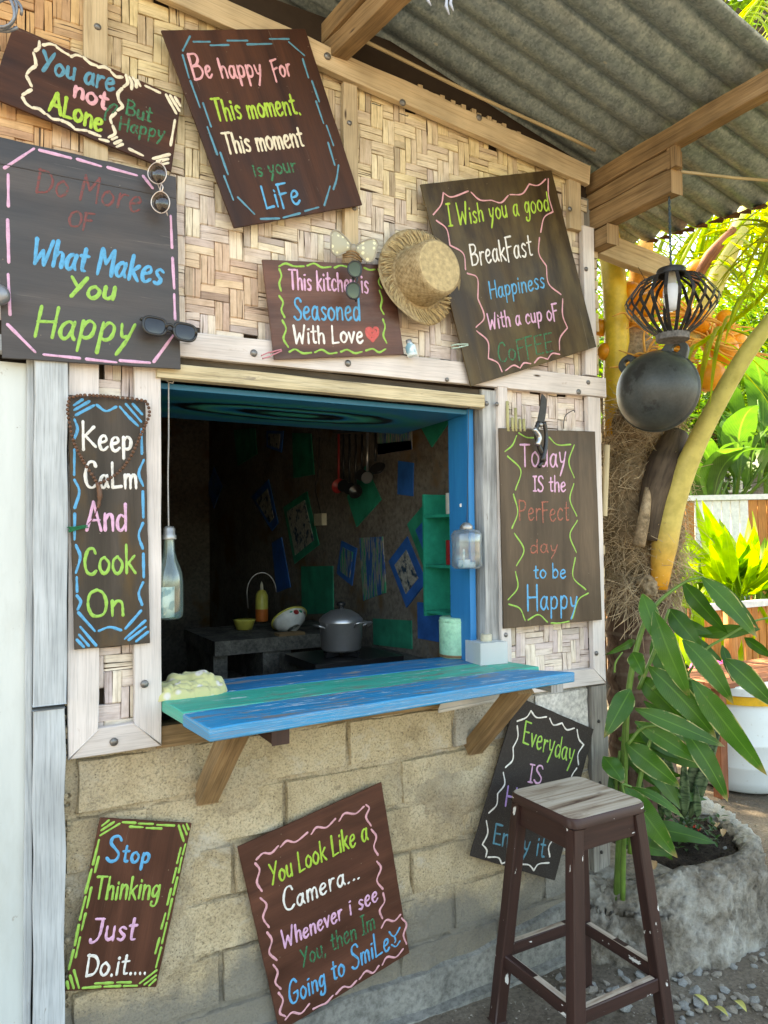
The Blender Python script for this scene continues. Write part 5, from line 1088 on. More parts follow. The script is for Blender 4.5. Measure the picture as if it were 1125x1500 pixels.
L_, s_ = ori((520, 388), (517, 432), -.105, V3((-.3, -1, 0))); glasses(L_.translation, 'small black sunglasses dangling below the bow on the kitchen sign', L_, s_/.100, M['lensgreen'], M['blackplastic'], .0030, .2)
m = MB(); c = P(0, 433, y=-.085); m.lathe([(.022, -.01), (.026, .0), (.026, .012), (.020, .018), (.0005, .020)], local(c, out=V3((-.5, -1, 0))), 24)
tag(m.build('round_lens', M['coil'], smooth=True), 'grey round disc at the left edge of the big grey board', 'disc')
# clothes pegs
def peg(p0, p1, mat, label, y=-.075):
    L_, s_ = ori(p0, p1, y); g = thing('clothes_peg', label, 'clothes peg', L_.translation)
    for s in (-1, 1):
        m = MB(); h = s_/2; vs = []
        for (u, v, w_) in ((-h, s*.0045, .0035), (-h*.3, s*.0060, .005), (0, s*.0042, .005), (h*.45, s*.0035, .005), (h, s*.0016, .0035)):
            vs += [V3((u, v-s*.0015, -w_)), V3((u, v+s*.002, -w_)), V3((u, v+s*.002, w_)), V3((u, v-s*.0015, w_))]
        fs = [(4*k+j, 4*k+(j+1) % 4, 4*k+4+(j+1) % 4, 4*k+4+j) for k in range(4) for j in range(4)]+[(0, 1, 2, 3), (19, 18, 17, 16)]
        m.add([L_ @ q for q in vs], fs); m.build('peg_jaw', M[mat], g, bevel=.0006)
    m = MB(); m.tube([L_ @ V3((.004*math.cos(a/3), .0062*math.sin(a/3), -.006+.0006*a)) for a in range(20)], .0009, 5); m.build('peg_spring', M['zinc'], g)
peg((384, 523), (412, 513), 'pegpink', 'faded pink clothes peg on the batten by the kitchen sign')
peg((662, 508), (685, 505), 'peggreen', 'pale green clothes peg clipped on the edge of the olive sign', y=-.085)
# tiny lighter / bottle charm
c = P(602, 512, y=-.06); g = thing('trinket_bottle', 'tiny glass bottle trinket right of the kitchen sign', 'trinket', c); L_ = local(c, up=V3((-.22, 0, 1)), out=V3((0, -1, .1)))
Lz = L_ @ Matrix.Rotation(rad(-90), 4, 'X')
m = MB(); m.lathe([(.0005, -.024), (.016, -.024), (.018, -.018), (.018, .010), (.010, .020), (.009, .026)], Lz, 16); m.build('bottle_body', M['banknote'], g, smooth=True)
m = MB(); m.lathe([(.0105, .022), (.0105, .034), (.0005, .035)], Lz, 12); m.build('bottle_cap', M['zinc'], g, smooth=True)
# pruning shears over the Today board
g = thing('pruning_shears', 'black pruning shears hanging over the Today sign', 'shears', P(790, 630, y=-.09)); YS = -.085
def flatpoly(name, pts, y, th, mat, par, sm=True):
    p = [P(*q, y=y) for q in pts]; p = catmull(p+[p[0]], n=4)[:-1] if sm else p; n = len(p)
    m = MB(); m.add(p+[q+V3((0, th, 0)) for q in p], [tuple(range(n)), tuple(range(2*n-1, n-1, -1))]+[(i, n+i, n+(i+1) % n, (i+1) % n) for i in range(n)])
    o = m.build(name, M[mat], par, bevel=.0015); import bmesh; bm = bmesh.new(); bm.from_mesh(o.data); bmesh.ops.recalc_face_normals(bm, faces=bm.faces); bm.to_mesh(o.data); bm.free(); return o
def tubepx(name, pts, r, mat, par, y=None, n=8, ys=None):
    q = [P(*a, y=(ys[i] if ys else y)) for i, a in enumerate(pts)]; m = MB(); cc = catmull(q, n=5)
    if isinstance(r, (list, tuple)): rr = [r[min(len(r)-1, int(i/len(cc)*len(r)))] for i in range(len(cc))]
    else: rr = r
    m.tube(cc, rr, n); return m.build(name, M[mat], par, smooth=True)
flatpoly('blade', [(794, 576), (801, 586), (799, 612), (794, 626), (788, 618), (791, 600)], YS, .005, 'lampblack', g)
tubepx('handle', [(789, 618), (785, 634), (790, 654), (796, 672), (789, 684)], [.009, .008, .009, .011, .010, .008], 'blackplastic', g, y=YS+.004)
tubepx('handle', [(797, 618), (800, 636), (799, 656), (794, 676)], [.008, .007, .008, .009, .010], 'blackplastic', g, y=YS-.004)
tubepx('grip', [(782, 628), (790, 640), (787, 652)], .010, 'chrome', g, y=YS-.012)
disc_bolt(P(793, 622, y=YS-.008), g, .007, mat='zinc')
# notched yellow bamboo rods behind it
g = thing('bamboo_whistle', 'bundle of short yellow bamboo rods tucked above the Today sign', 'bamboo rods', P(755, 610, y=-.045))
for k, (px, pt) in enumerate([(744, 588), (751, 612), (756, 598), (762, 614), (768, 614)]):
    a, b = P(px, 632, y=-.048), P(px-1, pt, y=-.040); m = MB(); m.tube([a, a.lerp(b, .5), b], .0058, 9, uscale=1); m.build('rod', M['yellowrod'], g, smooth=True)
    m = MB(); q = b+V3((0, -.006, -.012)); m.lathe([(.0025, 0), (.0005, .0008)], local(q), 8); m.build('drilled_hole', M['black'], g)
tag(tubepx('wire_hook', [(826, 628), (826, 618), (829, 608), (840, 601), (842, 604)], .0018, 'wire', None, ys=[-.05, -.05, -.05, -.065, -.07]), 'thin bent wire hook above the right end of the Today sign', 'hook')
# wooden stick on the corner
a, b = P(886, 652, y=-.01), P(882, 756, y=-.012); a.x += .012; b.x += .012
m = MB(); m.tube([a, b], .0125, 12, uscale=1); tag(m.build('bamboo_stick', M['bamboorod'], auto=40), 'short pale bamboo stick hanging on the wall corner by the palm', 'stick')
m = MB()
for k in range(40):
    z = 2.85-k*.045+R_.uniform(-.01, .01); x = 2.213; m.box((x, .0+R_.uniform(-.004, .002), z-.019), (x+R_.uniform(.012, .03), .030, z+.017+R_.uniform(-.002, .002)))
m.build('strip_ends', M['rawbatten'], ww, kind='stuff')
# bead necklace
path = [(102, 583), (99, 600), (103, 625), (109, 650), (118, 668), (128, 685), (138, 700), (143, 708)]
path2 = [(143, 708), (158, 702), (172, 693), (184, 680), (196, 660), (205, 640), (213, 622), (219, 606), (215, 590), (206, 586), (180, 583), (150, 580), (120, 579), (102, 583)]
nk = thing('bead_necklace', 'brown wooden bead necklace draped over the Keep Calm board', 'necklace', P(143, 600, y=-.07))
full = catmull([P(*q, y=-.066) for q in path+path2[1:]], n=12)
acc = 0; last = full[0]; c0 = None
def bead(c, r):
    global c0
    if c0 is None:
        m = MB(); pr = [(.0002, -r)]+[(r*math.cos(a), r*math.sin(a)) for a in [rad(x) for x in (-60, -30, 0, 30, 60)]]+[(.0002, r)]; m.lathe(pr, Matrix.Translation(c), 8); c0 = m.build('bead', M['bead'], nk, smooth=True, origin=c); return c0
    o = c0.copy(); COL.objects.link(o); o.parent = nk; o.matrix_parent_inverse = c0.matrix_parent_inverse.copy(); o.matrix_basis = Matrix.Translation(c); return o
for p in full[1:]:
    acc += (p-last).length; last = p
    if acc >= .0088: bead(p, .0049); acc = 0
tubepx('tassel', [(143, 708), (146, 722), (145, 738), (143, 744)], [.006, .007, .005, .004], 'bead', nk, y=-.068)
tubepx('thread', [(143, 742), (138, 757), (129, 768)], .0012, 'thread', nk, y=-.066)
m = MB()
for k in range(14): a = P(128+R_.uniform(-2, 2), 771+R_.uniform(-2, 2), y=-.062); b = P(100+R_.uniform(-4, 4), 776+R_.uniform(-4, 4), y=-.060); m.tube([a, a.lerp(b, .5)+V3((0, -.003, R_.uniform(-.002, .002))), b], .0012, 4)
m.build('green_tuft', M['greenthread'], nk)
# hanging bottle and jar
def hang(pxs, y, r, par, mat, knot=True):
    tubepx('hanging_cord', pxs, r, mat, par, y=y, n=6)
    if knot: m = MB(); c = P(*pxs[0], y=y); m.tube([c+V3((-.02, 0, .012)), c, c+V3((.012, -.004, -.002)), c+V3((.014, -.002, .005))], r*.8, 5); m.build('knot', M[mat], par, smooth=True)
yb_ = -.0; c = P(248, 908, y=yb_); tp = P(248, 770, y=yb_); Hh = tp.z-c.z
bt = thing('hanging_bottle', 'clear glass bottle with folded banknotes hanging at the left of the window', 'bottle', c)
hang([(247, 560), (247, 640), (246, 700), (247, 776)], yb_, .0022, bt, 'cord'); k_ = Hh
T_ = Matrix.Translation((c.x, yb_, c.z))
prof = [(.0005, .004), (.030, .003), (.0395, .010), (.041, .03), (.041, .115), (.037, .145), (.024, .180), (.0175, .205), (.0155, .245), (.0155, .262)]
sc_ = k_/.285
prof = [(r*sc_, z*sc_) for r, z in prof]; inner = [(max(.0003, r-.0022), z+.002) for r, z in prof][::-1]
m = MB(); m.lathe(prof+inner[:-1]+[(.0003, prof[0][1]+.003)], T_, 40); m.build('glass_bottle', M['glass'], bt, smooth=True)
m = MB(); m.lathe([(.0205*sc_, .243*sc_), (.0225*sc_, .246*sc_), (.0205*sc_, .250*sc_), (.0215*sc_, .255*sc_), (.018*sc_, .258*sc_), (.0175*sc_, .276*sc_), (.012*sc_, .283*sc_), (.0004, .284*sc_)], T_, 28); m.build('screw_cap', M['zinc'], bt, smooth=True)
def note(par, c, w, h, rot, curl, mat='banknote'):
    m = MB(); vs = []
    for i in range(9):
        a = (i/8-.5)*curl; x = math.sin(a)*w/curl; y = (1-math.cos(a))*w/curl
        for z in (-h/2, h/2): vs.append(Matrix.Translation(c) @ Matrix.Rotation(rot, 4, 'Z') @ V3((x, y, z)))
    m.add(vs, [(2*i, 2*i+2, 2*i+3, 2*i+1) for i in range(8)]); o = m.build('banknote', M[mat], par, smooth=True); md = o.modifiers.new('s', 'SOLIDIFY'); md.thickness = .0006
note(bt, V3((c.x-.002, yb_-.024, c.z+.055*sc_)), .062, .088, .45, 2.0); note(bt, V3((c.x-.018, yb_-.010, c.z+.046*sc_)), .020, .07, .8, 1.5, 'paperwhite'); note(bt, V3((c.x+.008, yb_+.004, c.z+.052*sc_)), .036, .082, .9, 1.6)
yb2 = -.012; c = P(684, 834, y=yb2); tp = P(684, 767, y=yb2); h = tp.z-c.z
jr = thing('hanging_jar', 'wide clear plastic jar with banknotes hanging at the right of the window', 'jar', c)
hang([(686, 586), (686, 650), (685, 720), (684, 770)], yb2, .0012, jr, 'wire', False)
tubepx('cord_loop', [(672, 577), (679, 580), (687, 598), (694, 577)], .0014, 'wire', jr, y=-.02, n=5)
T_ = Matrix.Translation((c.x, yb2, c.z)); sc_ = h/.155
prof = [(.0005, .003), (.042, .003), (.052, .012), (.050, .05), (.050, .085), (.053, .115), (.044, .130), (.018, .136), (.016, .140)]
prof = [(r*sc_, z*sc_) for r, z in prof]; inner = [(max(.0003, r-.0022), z+.002) for r, z in prof][::-1]
m = MB(); m.lathe(prof+inner[:-1]+[(.0003, prof[0][1]+.003)], T_, 40); m.build('jar_body', M['plasticclear'], jr, smooth=True)
m = MB(); m.lathe([(.020*sc_, .134*sc_), (.022*sc_, .140*sc_), (.021*sc_, .148*sc_), (.010*sc_, .158*sc_), (.0004, .160*sc_)], T_, 24); m.build('lid', M['zinc'], jr, smooth=True)
note(jr, V3((c.x-.022, yb2-.02, c.z+.040)), .018, .066, .5, 3.6, 'banknote'); note(jr, V3((c.x-.006, yb2-.004, c.z+.020)), .060, .030, .1, 1.2); note(jr, V3((c.x+.012, yb2+.008, c.z+.016)), .060, .020, -.4, 1.2)
# things on the counter
c = PZ(679, 964, CZ); w_ = (PX(706, 935, c.x)-CP).length
dpt = (c-CP).dot(CF); r = 26.5*dpt/FPX; hh = 58*dpt/FPX
cc = V3((c.x, c.y+r*.6, CZ)); can = thing('mint_tin', 'chipped mint green round tin standing at the right end of the counter', 'tin', cc); T_ = Matrix.Translation(cc)
m = MB(); m.lathe([(r*.93, .001), (r, .006), (r, hh*.90), (r*.98, hh*.94), (r*.985, hh), (r*.90, hh*1.02), (.0005, hh*1.0)], T_, 40); m.build('tin_body', M['mintpaint'], can, auto=50)
m = MB(); m.lathe([(r*1.005, .004), (r*1.02, .009), (r*1.005, .014)], T_, 40); m.build('bottom_rim', M['rafter'], can, smooth=True)
m = MB(); m.lathe([(r*1.01, hh*.90), (r*1.025, hh*.92), (r*1.01, hh*.945)], T_, 40); m.build('lid_rim', M['mintpaint'], can, smooth=True)
c = PZ(720, 972, CZ); c = V3((c.x-.0, c.y+.03, CZ)); dpt = (c-CP).dot(CF); w_ = 55*dpt/FPX*.5
jb = thing('square_jar', 'small frosted square plastic jar with a grey stopper beside the mint tin', 'jar', c)
m = MB(); Mr = Matrix.Translation(c) @ Matrix.Rotation(rad(-6), 4, 'Z'); m.box((-w_*.82, -w_*.8, .001), (w_*.82, w_*.8, .078), Mr); m.build('jar_body', M['frost'], jb, bevel=.009, segs=3, auto=40)
m = MB(); m.lathe([(.021, .077), (.021, .100), (.018, .103), (.0004, .103)], Mr, 20); m.build('stopper', M['kcream'], jb, auto=50)
# crumpled cloth
import bmesh
c = PZ(277, 1018, CZ); c.y += .02
rolls = [([(-.095, -.030), (-.02, -.046), (.06, -.040), (.098, -.012)], .022, .006), ([(-.098, -.004), (-.05, -.022), (.02, -.024), (.075, -.016)], .026, .012), ([(-.090, .022), (-.03, .006), (.04, .002), (.092, .012)], .027, .016), ([(-.06, .040), (.0, .046), (.06, .040), (.095, .022)], .026, .010), ([(-.03, .036), (.005, .030), (.035, .014), (.060, -.006)], .024, .036), ([(-.085, .010), (-.060, -.002), (-.055, -.024), (-.07, -.036)], .016, .024), ([(.01, .040), (.03, .030), (.058, .028)], .018, .042), ([(-.02, -.008), (.01, -.020), (.045, -.014)], .015, .030)]
segs_ = [([Vector((q.x, q.y)) for q in catmull([(x, y, 0) for x, y in pl_], n=8)], r, h0) for pl_, r, h0 in rolls]
nx_, ny_ = 110, 64; vs = []; keep = {}
for j in range(ny_+1):
    for i in range(nx_+1):
        x = -.135+.27*i/nx_; y = -.082+.155*j/ny_; q = Vector((x+.005*noise.noise(V3((x*30, y*30, 0))), y+.005*noise.noise(V3((x*30, y*30, 5))))); hs = []
        for pl_, r, h0 in segs_:
            d = min((q-p).length for p in pl_)/r
            if d < 1: hs.append(h0+r*.95*math.sqrt(1-d*d))
        h = max(hs) if hs else -.004
        if len(hs) > 1: h -= .004*math.exp(-abs(sorted(hs)[-1]-sorted(hs)[-2])/.003)
        h += (.0022*noise.noise(V3((x*55, y*70, h*40)))-.007*max(0, .22-abs(noise.noise(V3((x*17+2, y*26+x*14, 1)))))/.22)*(1 if hs else 0)
        vs.append(c+V3((x, y, h+.001)))
m = MB(); fs = [(j*(nx_+1)+i, j*(nx_+1)+i+1, (j+1)*(nx_+1)+i+1, (j+1)*(nx_+1)+i) for j in range(ny_) for i in range(nx_)]; fs = [f for f in fs if max(vs[k].z for k in f) > c.z]
m.add(vs, fs); o = m.build('crumpled_cloth', M['cloth'], smooth=True)
lg = o.modifiers.new('sm', 'SMOOTH'); lg.factor = .5; lg.iterations = 1
tag(o, 'crumpled pale yellow floral cloth lying on the left end of the counter', 'cloth')
# ------------------------------------------------------------------ kitchen contents
def KP(px, py, x=KX-.006): return PX(px, py, x)
def kpanel(poly, mat, label, inner=None):
    pts = [KP(*q) for q in poly]; c = sum(pts, Vector((0, 0, 0)))/len(pts); n = len(pts)
    g = thing('wall_panel', label, 'painted panel', c, 'painted panels on the kitchen wall')
    m = MB(); m.add(pts+[q+V3((.008, 0, 0)) for q in pts], [tuple(range(n)), tuple(range(2*n-1, n-1, -1))]+[(i, n+i, n+(i+1) % n, (i+1) % n) for i in range(n)]); m.build('panel', M[mat], g)
    if inner:
        q2 = [c+(q-c)*inner[1]+V3((-.004, 0, 0)) for q in pts]; m = MB(); m.add(q2+[q+V3((.005, 0, 0)) for q in q2], [tuple(range(n)), tuple(range(2*n-1, n-1, -1))]+[(i, n+i, n+(i+1) % n, (i+1) % n) for i in range(n)]); m.build('inner_field', M[inner[0]], g)
    return g
KPN = [([(612, 618), (663, 609), (632, 655)], 'k_green', 'green triangle high on the kitchen wall', None),
 ([(553, 628), (602, 622), (603, 658), (553, 666)], 'k_mix', 'panel with green strokes over a blue band near the ladles', None),
 ([(553, 650), (602, 645), (603, 658), (553, 666)], 'k_blue', 'low blue strip under the green strokes', None),
 ([(583, 675), (605, 678), (604, 727), (582, 724)], 'k_blue', 'small upright blue rectangle high on the kitchen wall', None),
 ([(508, 728), (535, 682), (558, 732), (522, 772)], 'k_green', 'large green diamond hanging behind the ladles', None),
 ([(596, 768), (630, 728), (650, 760), (650, 840), (630, 856)], 'k_green', 'big dark green and blue diamond beside the green shelf', ('k_blue', .6)),
 ([(569, 822), (596, 786), (624, 853), (595, 890)], 'k_blue', 'blue framed diamond with pale brushed middle', ('k_pale', .62)),
 ([(493, 840), (500, 792), (522, 803), (515, 858)], 'k_blue', 'small blue brushed diamond above the pot', ('k_mix', .7)),
 ([(526, 788), (560, 786), (565, 868), (532, 880)], 'k_mix', 'tall green and blue checked panel right of the pot', None),
 ([(546, 906), (602, 909), (603, 951), (547, 944)], 'k_green', 'green rectangle low on the wall behind the tin', None),
 ([(611, 882), (651, 886), (651, 942), (612, 935)], 'k_blue', 'blue square low beside the green shelf', None),
 ([(441, 830), (487, 829), (488, 898), (442, 900)], 'k_green', 'dark green square behind the pot', None),
 ([(415, 743), (449, 720), (467, 798), (431, 826)], 'k_green', 'green framed tilted panel with dots', ('k_pale', .76)),
 ([(368, 728), (393, 702), (407, 766), (398, 778)], 'k_blue', 'dark blue framed tilted panel', ('k_pale', .66)),
 ([(342, 630), (373, 627), (376, 665), (348, 682)], 'k_green', 'dark green panel under the hatch at left', None),
 ([(390, 631), (415, 631), (412, 663), (390, 655)], 'k_blue', 'small dark framed panel under the hatch', ('k_pale', .7)),
 ([(428, 634), (455, 635), (460, 695), (430, 700)], 'k_green', 'faint green panel left of the ladles', None),
 ([(303, 715), (313, 684), (325, 712), (313, 745)], 'k_blue', 'small dark diamond at the far end of the kitchen wall', None),
 ([(398, 795), (412, 787), (425, 860), (405, 868)], 'k_blue', 'dark blue slanted panel above the hearth', None)]
for a in KPN: kpanel(*a)
# worktop with pot, hearth
slab('worktop', (1.28, .55, .98), (1.795, 1.16, 1.045), 'hearth', kit)
slab('worktop_base', (1.34, .60, .0), (1.795, 1.12, .98), 'hearth', kit)
pc = PZ(500, 952, 1.10); 
st = thing('gas_stove', 'low black stove under the aluminium pot', 'stove', (pc.x, pc.y, 1.045))
m = MB(); m.box((pc.x-.2, pc.y-.17, 1.046), (pc.x+.22, pc.y+.17, 1.078)); m.build('stove_body', M['black'], st, bevel=.006)
for k in range(4): a = k*math.pi/2+.4; m = MB(); m.box((-.006, .02, 0), (.006, .10, .02), Matrix.Translation((pc.x, pc.y, 1.079)) @ Matrix.Rotation(a, 4, 'Z')); m.build('pan_support', M['black'], st)
T_ = Matrix.Translation((pc.x, pc.y, 1.10)); pot = thing('cooking_pot', 'dull aluminium cooking pot with domed lid on the stove', 'pot', (pc.x, pc.y, 1.10)); pr_ = 31*(pc-CP).dot(CF)/FPX; ph = pr_*1.5
m = MB(); m.lathe([(.0005, 0), (pr_*.86, 0), (pr_*.94, .01), (pr_*.97, ph*.35), (pr_*.985, ph*.36), (pr_, ph*.85), (pr_*1.03, ph*.88), (pr_*1.03, ph*.91)], T_, 48); m.build('pot_body', M['steel'], pot, smooth=True)
m = MB(); m.lathe([(pr_*1.05, ph*.90), (pr_*1.04, ph*.97), (pr_*.85, ph*1.10), (pr_*.5, ph*1.24), (.01, ph*1.30)], T_, 48); m.build('pot_lid', M['steel'], pot, smooth=True)
m = MB(); m.lathe([(.012, ph*1.28), (.010, ph*1.36), (.022, ph*1.42), (.018, ph*1.5), (.0005, ph*1.52)], T_, 16); m.build('lid_knob', M['black'], pot, smooth=True)
for s in (-1, 1):
    m = MB(); m.tube([T_ @ V3(q) for q in catmull([V3((s*pr_*.98, -.03, ph*.74)), V3((s*pr_*1.28, -.028, ph*.82)), V3((s*pr_*1.28, .028, ph*.82)), V3((s*pr_*.98, .03, ph*.74))], n=5)], .0045, 8); o = m.build('pot_handle', M['steel'], pot, smooth=True)
m = MB(); m.tube([T_ @ q for q in catmull([V3((.02, -pr_*.98, ph*.78)), V3((.02, -pr_*1.25, ph*.90)), V3((.09, -pr_*1.2, ph*.90)), V3((.09, -pr_*.90, ph*.78))], n=5)], .005, 8); m.build('pot_handle', M['steel'], pot, smooth=True)
# hearth
hb = thing('hearth', 'rough concrete cooking hearth with an open firebox in the dark kitchen', 'hearth', (1.4, 1.7, 0))
def hbox(n, a, b): m = MB(); m.box(a, b); return m.build(n, M['hearth'], hb, bevel=.015)
hbox('hearth_top', (1.02, 1.34, 1.03), (1.795, 1.95, 1.10)); hbox('hearth_leg', (1.27, 1.36, 0), (1.42, 1.95, 1.03)); hbox('hearth_leg', (1.03, 1.40, 0), (1.10, 1.93, 1.03)); hbox('hearth_base', (1.10, 1.45, 0), (1.795, 1.95, .86))
def onh(px, py): return PZ(px, py, 1.102)
c = onh(425, 925); g = thing('rooster_bowl', 'white enamel bowl with red and green pattern and a lime rim tilted on the hearth', 'bowl', c)
dpt = (c-CP).dot(CF); r = 27*dpt/FPX; Tb = Matrix.Translation(c+V3((0, 0, r*.60))) @ Matrix.Rotation(rad(-35), 4, CF.cross(UP).normalized()) @ Matrix.Rotation(rad(-25), 4, CF)
m = MB(); m.lathe([(r*.35, -r*.55), (r*.4, -r*.5), (r*.8, -r*.2), (r*.98, r*.1), (r*.95, r*.1), (r*.76, -r*.18), (.0005, -r*.42)], Tb, 30); m.build('bowl_body', M['kwhite'], g, smooth=True)
m = MB(); m.lathe([(r*.93, r*.08), (r*1.03, r*.10), (r*1.02, r*.18), (r*.92, r*.14)], Tb, 30); m.build('bowl_rim', M['kyellow'], g, smooth=True)
for (ax, zz, mt, rr) in ((-1.6, -.12, 'kred', .16), (-1.25, -.05, 'k_green', .13), (-1.9, .0, 'k_green', .1), (-.9, -.1, 'kred', .08)):
    q = Tb @ V3((math.cos(ax)*r*.90, math.sin(ax)*r*.90, r*zz)); m = MB(); m.lathe([(rr*r, 0), (.0004, .002)], local(q, out=(q-Tb.translation)), 10); m.build('painted_flower', M[mt], g)
m = MB(); q = onh(425, 930); m.box((q.x-.07, q.y-.03, 1.101), (q.x+.07, q.y+.04, 1.115)); tag(m.build('wooden_block', M['rafter'], bevel=.003), 'small wooden board under the rooster bowl', 'board')
q = onh(358, 922); m = MB(); r = 16*(q-CP).dot(CF)/FPX; m.lathe([(.0005, .001), (r*.7, .001), (r, .05), (r*1.08, .055), (r*.95, .05), (.0005, .01)], Matrix.Translation(q), 24); tag(m.build('small_bowl', M['kyellow'], smooth=True), 'small yellow bowl at the back left of the hearth', 'bowl')
q = onh(392, 912); q.y += .1; g = thing('soap_bottle', 'yellow and orange squeeze bottle behind the rooster bowl', 'bottle', q); T_ = Matrix.Translation(q) @ Matrix.Scale(.8, 4)
m = MB(); m.lathe([(.045, 0), (.047, .01), (.047, .09)], T_, 20); m.build('bottle_base', M['korange'], g, smooth=True)
m = MB(); m.lathe([(.047, .09), (.046, .19), (.03, .225), (.012, .235)], T_, 20); m.build('bottle_body', M['kyellow'], g, smooth=True)
m = MB(); m.lathe([(.014, .235), (.012, .27), (.004, .29), (.0004, .30)], T_, 12); m.build('nozzle', M['kcream'], g, smooth=True)
m = MB(); m.tube([q+V3((.085*math.cos(a), -.02*math.cos(a), .17+.12*math.sin(a))) for a in [i*math.pi/14 for i in range(15)]]+[q+V3((-.085, 0, .08))], .003, 7); tag(m.build('kettle_handle', M['steel'], smooth=True), 'thin arched steel handle round the squeeze bottle', 'handle')
# green shelf on the side wall
g = thing('green_shelf', 'small green wall shelf right of the painted panels', 'shelf', (1.72, .35, 1.5)); y0, y1 = .16, .46
def sb(n, a, b, mt='shelfgreen', p=None): m = MB(); m.box(a, b); return m.build(n, M[mt], p or g, bevel=.002)
zt, zb_ = PX(665, 722, 1.72).z, PX(665, 905, 1.72).z
sb('shelf_side', (1.66, y1-.012, zb_), (1.795, y1, zt)); sb('shelf_side', (1.66, y0, zb_), (1.795, y0+.012, zt)); sb('shelf_back', (1.785, y0+.013, zb_), (1.797, y1-.013, zt))
shz = [PX(668, y, 1.70).z for y in (755, 830, 900)]
for z in shz: sb('shelf_board', (1.665, y0+.013, z-.006), (1.784, y1-.013, z+.006))
def cyl(name, c, r, h, mt, label, cat): m = MB(); m.lathe([(.0005, 0), (r, 0), (r, h), (r*.9, h), (r*.88, .006), (.0005, .006)], Matrix.Translation(c), 20); return tag(m.build(name, M[mt], auto=50), label, cat)
cyl('white_cup', V3((1.72, .30, shz[0]+.007)), .04, .085, 'kwhite', 'white cup on the top board of the green shelf', 'cup')
cyl('red_tub', V3((1.72, .30, shz[1]+.007)), .042, .10, 'kred', 'red tub on the middle board of the green shelf', 'tub')
m = MB(); m.lathe([(.0005, 0), (.03, 0), (.03, .07), (.013, .10), (.013, .12), (.016, .121), (.016, .135), (.0005, .136)], Matrix.Translation((1.71, .28, shz[2]+.007)), 18); tag(m.build('spice_bottle', M['plasticclear'], smooth=True), 'clear bottle on the lowest board of the green shelf', 'bottle')
# socket and cord
q = KP(470, 761, KX-.012); m = MB(); m.box((q.x-.02, q.y-.055, q.z-.035), (q.x+.012, q.y+.055, q.z+.035)); tag(m.build('wall_socket', M['kcream'], bevel=.004), 'cream wall socket left of the hanging ladles', 'socket')
m = MB(); m.tube(catmull([KP(*a, KX-.02) for a in ((468, 640), (466, 690), (462, 715), (466, 735), (470, 752))], n=5), .004, 6); tag(m.build('socket_cord', M['wire'], smooth=True), 'dark cord dropping to the wall socket', 'cord')
# utensils on a rail
UX = KX-.10
rl = thing('utensil_rail', 'thin dark rail under the hatch holding ladles', 'rail', KP(520, 634, UX)); m = MB(); m.tube([KP(488, 634, UX), KP(560, 630, UX)], .004, 6); m.build('rail_rod', M['wire'], rl)
UT = [(496, 636, 716, 'kred', 'spoon', 'red plastic spatula'), (503, 636, 716, 'black', 'flat', 'wide black turner'), (512, 636, 720, 'black', 'flat', 'black slotted turner'), (521, 636, 724, 'blackplastic', 'spoon', 'large black ladle'), (530, 636, 700, 'black', 'flat', 'short dark spatula'), (538, 634, 704, 'steel', 'flat', 'steel serving fork'), (550, 634, 690, 'blackplastic', 'ladle', 'shiny black soup ladle')]
for (px, y0_, y1_, mt, kd, lb) in UT:
    a, b = KP(px, y0_, UX), KP(px, y1_-14, UX); dp = (a-CP).dot(CF)
    g = thing('hanging_'+('ladle' if kd == 'ladle' else 'utensil'), lb+' hanging in the kitchen from the rail', 'utensil', a)
    m = MB(); m.tube([a, a.lerp(b, .6), b], [.006, .007, .006], 7); m.build('handle', M[mt], g, smooth=True)
    r = {'spoon': 11, 'flat': 9, 'ladle': 12}[kd]*dp/FPX; c = KP(px+(3 if kd == 'ladle' else 0), y1_-4, UX); m = MB()
    out = V3((-.8, -.6, .2 if kd != 'ladle' else .9)); L_ = local(c, out=out)
    m.lathe([(.0005, -r*.55), (r*.6, -r*.42), (r*.92, -r*.1), (r, r*.1), (r*.94, r*.1), (r*.55, -r*.34), (.0005, -r*.48)] if kd != 'flat' else [(.0005, 0), (r, 0), (r, .006), (.0005, .006)], L_, 20); m.build('bowl' if kd != 'flat' else 'blade', M[mt], g, smooth=kd != 'flat')
# ------------------------------------------------------------------ stool
sc = thing('wooden_stool', 'tall dark brown wooden stool with a worn bare seat', 'stool', (1.71, -.38, -.0))
sz = .75; sx0, sx1, sy0, sy1 = 1.553, 1.868, -.532, -.222
cx, cy = (sx0+sx1)/2, (sy0+sy1)/2
rc = .035; n = 5; outl = []
for (ux, uy, a0) in ((1, 1, 0), (-1, 1, 90), (-1, -1, 180), (1, -1, 270)):
    for k in range(n+1):
        a = rad(a0+90*k/n); outl.append((cx+ux*((sx1-sx0)/2-rc)+rc*math.cos(a), cy+uy*((sy1-sy0)/2-rc)+rc*math.sin(a)))
m = MB(); top = [V3((x, y, sz)) for x, y in outl]; bot = [V3((x, y, sz-.026)) for x, y in outl]; nn = len(outl); in_ = [V3((cx+(p.x-cx)*.965, cy+(p.y-cy)*.965, sz+.003)) for p in top]; top = [p-V3((0, 0, .003)) for p in top]
m.add(in_, [tuple(range(nn))], [(p.x, p.y) for p in in_]); m.build('seat_top', M['seat'], sc)
m = MB(); al = in_+top; uv = [(p.x, p.y) for p in al]; m.add([p-V3((0, 0, .0002)) for p in in_]+top+bot, [(i, nn+i, nn+(i+1) % nn, (i+1) % nn) for i in range(nn)]+[(nn+i, 2*nn+i, 2*nn+(i+1) % nn, nn+(i+1) % nn) for i in range(nn)]+[tuple(range(3*nn-1, 2*nn-1, -1))], [(p.x+p.y, p.z) for p in in_+top+bot]); m.build('seat_edge', M['stool'], sc, auto=50)
SPL = .105
feet = {}
